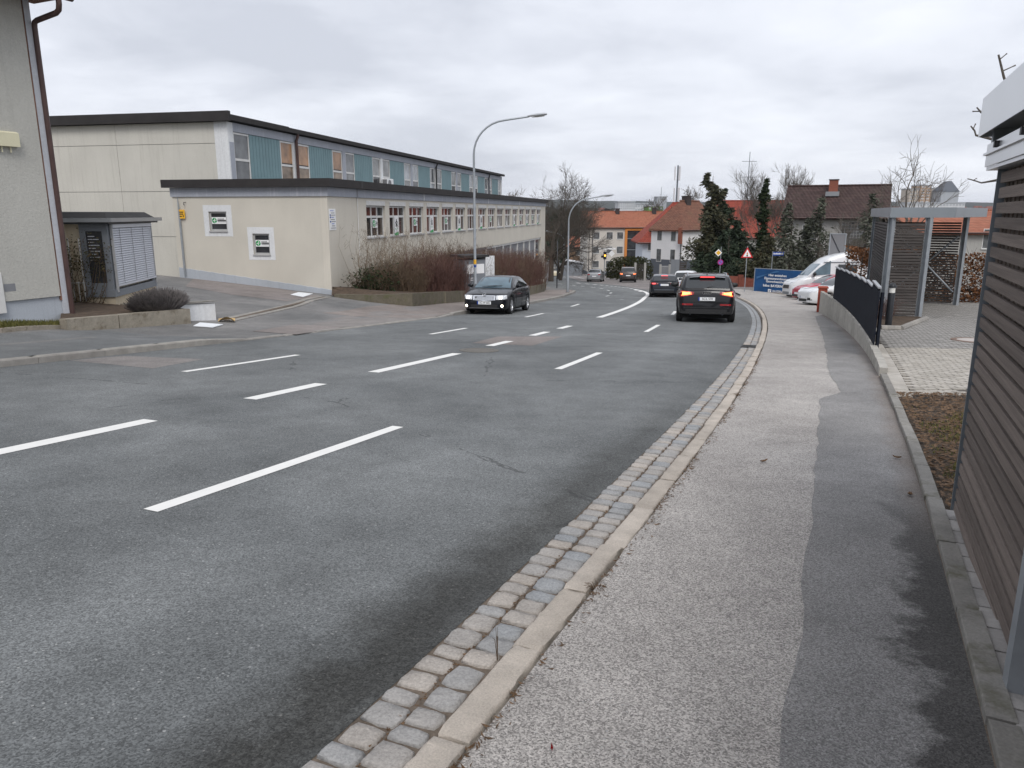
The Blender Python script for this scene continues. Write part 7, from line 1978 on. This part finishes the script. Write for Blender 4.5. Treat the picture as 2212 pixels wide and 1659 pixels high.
# big dark conifer with two tips, ivy trunk, darker evergreens
def con(nm, lab, x_, Y, yt, rad_px, seed, mat, n, size, droop=.25, shape=None, zb_=None, grp=None):
    b_ = at(x_, 560, Y); z_ = zb_ if zb_ is not None else zr(b_.x, Y) + .2
    return conifer(nm, lab, (b_.x, Y, z_), at(x_, yt, Y).z - z_, rad_px / FPX * Y, seed, mat, n, size, droop, grp, shape)
col = lambda f: min(1, 2.2 * (1 - f)) * (.75 + .25 * math.sin(f * 9)) * (.6 + .4 * min(1, f * 5))
wide = lambda f: (1 - f) ** .55 * (.7 + .3 * min(1, f * 4)) if f < .55 else .72 * (1 - f) ** .75 * 1.25
con('conifer', 'tall dark ragged conifer in the garden beside the white house', 1530, 74, 374, 66, 1, 'conifer_brown', 15000, .19, .45, lambda f: (1.0 if f < .45 else (1 - f) ** .9 * 1.5) * (.7 + .3 * math.sin(f * 23)) * (.6 + .4 * min(1, f * 5)))
con('conifer', 'second shorter tip of the ragged conifer pair', 1558, 75, 412, 58, 2, 'conifer_leaf', 11000, .19, .45, lambda f: (1.0 if f < .5 else (1 - f) ** .9 * 1.6) * (.7 + .3 * math.sin(f * 19)))
con('ivy_tree', 'narrow trunk wrapped in dark ivy, like a column, before the red roofs', 1643, 70, 388, 14, 3, 'ivy_leaf', 9000, .14, .1, lambda f: (.75 + .25 * math.sin(f * 31)) * (1 if f < .85 else (1 - f) / .15))
con('yew_tree', 'broad black-green yew between conifer pair and ivy column', 1605, 71, 478, 70, 4, 'conifer_leaf', 13000, .18, .2, wide)
con('yew_tree', 'rusty brown-green shrub tree at the foot of the ivy column', 1658, 67, 512, 56, 5, 'conifer_brown', 11000, .16, .2, wide)
con('yew_tree', 'dark evergreen bush behind the priority sign', 1572, 69, 508, 62, 14, 'conifer_leaf', 11000, .17, .2, wide)
con('yew_tree', 'low evergreen bush beside the brick wall', 1522, 72, 548, 46, 15, 'conifer_leaf', 7000, .17, .2, wide)
for i, (x_, yt, rp_, lab) in enumerate(((1705, 440, 62, 'thin grey-green conifer left of the street name sign'), (1766, 428, 66, 'grey-green conifer in front of the glass block wall'), (1866, 420, 62, 'grey-green conifer before the right end of the dark roof'), (1737, 470, 50, 'small sparse conifer before the grey house wall'))):
    con('spruce', lab, x_, 61 + i * .7, yt, rp_, 6 + i, 'grey_conifer', 4200, .15, .35, None, zr(20, 60))
for i, (x_, yt) in enumerate(((1815, 455), (1840, 470))): 
    b_ = at(x_, 560, 58); bare_tree('bare_sapling', ('slender bare sapling before the chimney end of the dark roof', 'low bare sapling beside the grey conifer')[i], (b_.x, 58, zr(22, 58)), at(x_, yt, 58).z - zr(22, 58), 70 + i, .06, 5, .5, .15, 'pale_bark', .3, (2, 4), .74, .01)
# lone bare tree on the right, shoots behind the timber screen
b_ = at(1952, 470, 42); bare_tree('bare_tree', 'lone bare young tree rising behind the steel shelter', (b_.x, 42, -3.4), at(1958, 285, 42).z + 3.4, 91, .10, 4, .75, .05, 'pale_bark', .42, (2, 4), .70, .012, (.03, 0), 8)
bt = thing('young_tree', 'young tree with stubby shoots rising above the aluminium roof edge', 'tree', (4.75, 6.4, Hy(4.75, 6.4)))
mt = MB().tube([(0, 0, -.3), (0, 0, 1.6), (.05, 0, 2.6)], [.06, .05, .035], 7); obj('trunk', mt, 'pale_bark', bt, True)
mb = MB(); rnd = random.Random(17)
def shoot(x0_, y0_, x1_, y1_, Y, r0=.013):
    a_, b_ = at(x0_, y0_, Y) - bt.location, at(x1_, y1_, Y) - bt.location; mb.tube([(.05, 0, 2.4), a_.lerp(Vector((.05, 0, 2.5)), .3), a_, a_.lerp(b_, .5) + Vector((rnd.gauss(0, .01), 0, 0)), b_], [.02, .016, r0, r0 * .8, r0 * .6], 5)
    n = int((b_ - a_).length / .09)
    for k in range(n):
        p_ = a_.lerp(b_, (k + .6) / n); d_ = Vector((rnd.choice((-1, 1)) * rnd.uniform(.03, .10), rnd.gauss(0, .03), rnd.uniform(.0, .05))); mb.tube([p_, p_ + d_ * .7, p_ + d_], [.005, .004, .006], 4)
shoot(2190, 215, 2157, 118, 6.4); shoot(2145, 245, 2135, 212, 6.5, .009); shoot(2135, 253, 2110, 232, 6.4, .009); shoot(2108, 292, 2097, 272, 6.6, .009); shoot(2230, 180, 2216, 150, 6.3)
shoot(2120, 395, 2090, 386, 6.8, .007)
obj('shoots', mb, 'pale_bark', bt)
# ------------------------------------------------------------------ masts
def mast(label, x_, Y, yt, yb_, ant):
    b_ = at(x_, yb_, Y); t = thing('radio_mast', label, 'mast', (b_.x, Y, -10)); h_ = at(x_, yt, Y).z + 10
    obj('pole', MB().tube([(0, 0, 0), (0, 0, h_)], [.28, .12] if ant else [.16, .05], 8), 'galv_dark', t)
    if ant:
        for k in range(6):
            a_ = (k % 3) * 2.09 + .4; z_ = h_ - 2.4 - (k // 3) * 3.4
            obj('antenna_panel', MB().box(-.16, .16, -.10, .10, z_, z_ + 2.2).xf(Matrix.Rotation(a_, 4, 'Z') @ Matrix.Translation((0, -.45, 0))), 'far_white', t)
    else:
        for z_ in (h_ - 1.5, h_ - 4): obj('cross_arm', MB().tube([(-1.2, 0, z_), (1.2, 0, z_)], .04, 5), 'galv_dark', t)
mast('dark phone mast with pale antenna panels behind the red hipped roof', 1461, 128, 357, 440, True)
mast('thin bare radio mast behind the long red roof', 1613, 128, 328, 436, False)
# ------------------------------------------------------------------ far town
def block(nm, lab, x0_, x1_, yt, Y, dep, mat, rows, cols, roof=None, cat='building', winm='far_grey', zb_=-12):
    a_, b_ = at(x0_, yt, Y), at(x1_, yt, Y); t = thing(nm, lab, cat, (a_.x, Y, 0)); w_ = b_.x - a_.x; z_ = a_.z
    obj('wall', MB().box(0, w_, 0, dep, zb_, z_), mat, t)
    zlo = at(x0_, 452, Y).z if rows > 3 else z_ - rows * 3.4
    for i in range(rows):
        for j in range(cols):
            zz_ = lerp(zlo, z_, (i + .35) / rows); hh_ = (z_ - zlo) / rows * .42; xx = w_ * (j + .22) / cols
            obj('window', MB().box(xx, xx + w_ / cols * .56, -.25, -.02, zz_, zz_ + hh_), winm, t)
    if roof: obj('roof', roof(w_, dep, z_), 'far_red' if cat == 'house' else 'far_grey', t)
    return t
flat = lambda w_, d_, z_: MB().box(-.5, w_ + .5, -.5, d_ + .5, z_ + .01, z_ + 1.0)
block('tower_block', 'pale residential tower block on the far hillside', 1966, 1990, 409, 900, 20, 'beige_block', 7, 3, flat)
block('tower_block', 'orange-beige balcony tower, tallest part of the far residential block', 1990, 2012, 401, 897, 22, 'far_orange', 8, 2, flat, winm='far_white')
block('tower_block', 'grey end wing of the far residential block', 2012, 2030, 408, 900, 20, 'beige_block', 7, 2, flat)
a_, b_ = at(2034, 414, 880), at(2072, 414, 880); t = thing('grain_tower', 'windowless grey tower with steep pitched roof on the far hillside', 'tower', (a_.x, 880, 0)); w_ = b_.x - a_.x; z1_ = at(2050, 391, 880).z
obj('wall', MB().box(0, w_, 0, w_, -12, a_.z), 'far_grey', t); obj('roof', MB().add([(-.6, -.6, a_.z), (w_ + .6, -.6, a_.z), (w_ + .6, w_ + .6, a_.z), (-.6, w_ + .6, a_.z), (w_ * .35, w_ * .5, z1_), (w_ * .78, w_ * .5, z1_ + .5)], [(0, 1, 5, 4), (1, 2, 5), (2, 3, 4, 5), (3, 0, 4)]), 'slate_plinth', t)
block('long_block', 'long low white building with window band below the far towers', 1960, 2085, 439, 760, 15, 'far_white', 1, 18, flat)
block('office_complex', 'white far-off building complex above the apartment roof', 1336, 1372, 437, 620, 20, 'far_white', 4, 8, flat)
block('office_complex', 'lower white wing of the far-off building complex', 1372, 1400, 441, 640, 20, 'far_white', 3, 5, flat)
block('green_building', 'far-off building with bright green facade above the apartment roof', 1400, 1432, 446, 600, 20, 'far_green', 1, 4, flat)
block('office_tower', 'blue-grey far-off tower with roof aerial behind the red hipped roof', 1420, 1440, 426, 900, 20, 'far_grey', 6, 3, flat)
tt = thing('roof_aerial', 'thin aerial on the far-off blue-grey tower', 'aerial', at(1428, 427, 905)); obj('pole', MB().tube([(0, 0, -1), (0, 0, 12)], .4, 5), 'far_grey', tt)
rnd = random.Random(77)
for i in range(46):
    x_ = rnd.choice((rnd.uniform(1900, 2200), rnd.uniform(1270, 1460), rnd.uniform(1560, 1720), rnd.uniform(2020, 2200))); Y = rnd.uniform(420, 1300)
    p = at(x_, 460, Y); z_ = hterr(p.x, Y) + .2; w_ = rnd.uniform(9, 16); h_ = rnd.uniform(5, 8)
    t = thing('far_house', 'small far-off house with red roof among the trees of the valley town', 'house', (p.x, Y, z_), rnd.uniform(-.6, .6), 'far-off houses of the town')
    obj('wall', MB().box(0, w_, 0, 9, -1, h_), rnd.choice(('far_white', 'beige_block', 'cream_house')), t)
    obj('roof', MB().add([(-.5, -.5, h_), (w_ + .5, -.5, h_), (w_ + .5, 9.5, h_), (-.5, 9.5, h_), (0, 4.5, h_ + 4), (w_, 4.5, h_ + 4)], [(0, 1, 5, 4), (1, 2, 5), (2, 3, 4, 5), (3, 0, 4)]), 'far_red', t)
mb = MB(); 
for i in range(5200):
    Y = rnd.uniform(300, 1500); X = rnd.uniform(-.1, .85) * Y; z_ = hterr(X, Y); r_ = rnd.uniform(2.0, 4.5); h_ = rnd.uniform(4, 9)
    if noise.noise(Vector((X / 90, Y / 130, 0))) < -.05: continue
    for k in range(9):
        a_ = rnd.uniform(0, 6.28); c_ = Vector((X + rnd.gauss(0, r_ * .5), Y + rnd.gauss(0, r_ * .5), z_ + h_ * rnd.uniform(.1, 1))); s_ = r_ * rnd.uniform(.35, .7)
        mb.add([c_ + Vector((-s_, 0, -s_ * .6)), c_ + Vector((s_, s_ * .3, -s_ * .4)), c_ + Vector((rnd.uniform(-.5, .5) * s_, 0, s_))], [(0, 1, 2)])
st(tag(obj('valley_woods', mb, 'far_tree'), 'mass of distant trees filling the valley behind the houses', 'trees'), 'stuff')
# warehouse with orange roof to the right of the shelter
p = at(2085, 500, 62)
house_b('orange_warehouse', 'low grey building with weathered orange roof behind the beech hedge', (p.x - 3.2, 62), R(0), 26, 14, -5.5, at(2120, 500, 62).z, at(2120, 455, 69).z, 'grey_house', 'orange_tiles', wins=[(5.3, at(2120, 516, 62).z, 1.1, 1.5)])
# bracket-mounted board above the camper
a_ = at(1806, 545, 44); bd_ = thing('roadside_board', 'back of a grey tilted notice board standing behind the copper hedge', 'board', (a_.x, 44, zr(a_.x, 44)))
z0_, z1_ = at(1800, 570, 44).z - bd_.location.z, at(1800, 506, 44).z - bd_.location.z
obj('board', MB().box(-.4, .45, -.03, .0, z0_, z1_), 'sign_grey', bd_); obj('board_frame', MB().box(-.45, -.401, -.05, .02, z0_ - .6, z1_ + .05).box(.451, .50, -.05, .02, z0_ - .6, z1_ + .05).box(-.4, .45, -.05, .02, z1_ + .001, z1_ + .05), 'galvanised', bd_)
obj('leg', MB().tube([(-.43, 0, -.4), (-.43, 0, z0_)], .04, 6), 'galvanised', bd_); obj('leg', MB().tube([(.47, 0, -.4), (.47, 0, z0_)], .04, 6), 'galvanised', bd_)
obj('cross_brace', MB().tube([(-.4, -.06, z1_), (.45, -.06, z0_ + .2)], .02, 5), 'dark_metal', bd_)
# gravel of the parking strip
st(polysheet('parking_gravel', [(12.3, 28.8), (KRF(34), 34), (KRF(40), 40), (KRF(47), 47), (KRF(52), 52), (30, 57), (34, 40), (22, 29)], lambda x, y: zr(x, y) + .05, 'gravel', 0.0, None, 1.5))

# ------------------------------------------------------------------ thin winter air over the valley
hb = NB('haze_air'); hb.t.nodes.remove(hb.p)
pv = hb.n('ShaderNodeVolumePrincipled'); pv.inputs['Color'].default_value = (.82, .86, .93, 1); pv.inputs['Density'].default_value = .00010; pv.inputs['Anisotropy'].default_value = .2
hb.l(pv.outputs[0], hb.o.inputs['Volume'])
hz_ = obj('haze', MB().box(-3300, 3300, -450, 3500, -18, 80), 'haze_air'); st(hz_, 'stuff'); tag(hz_, 'thin pale winter haze over the whole valley', 'haze')
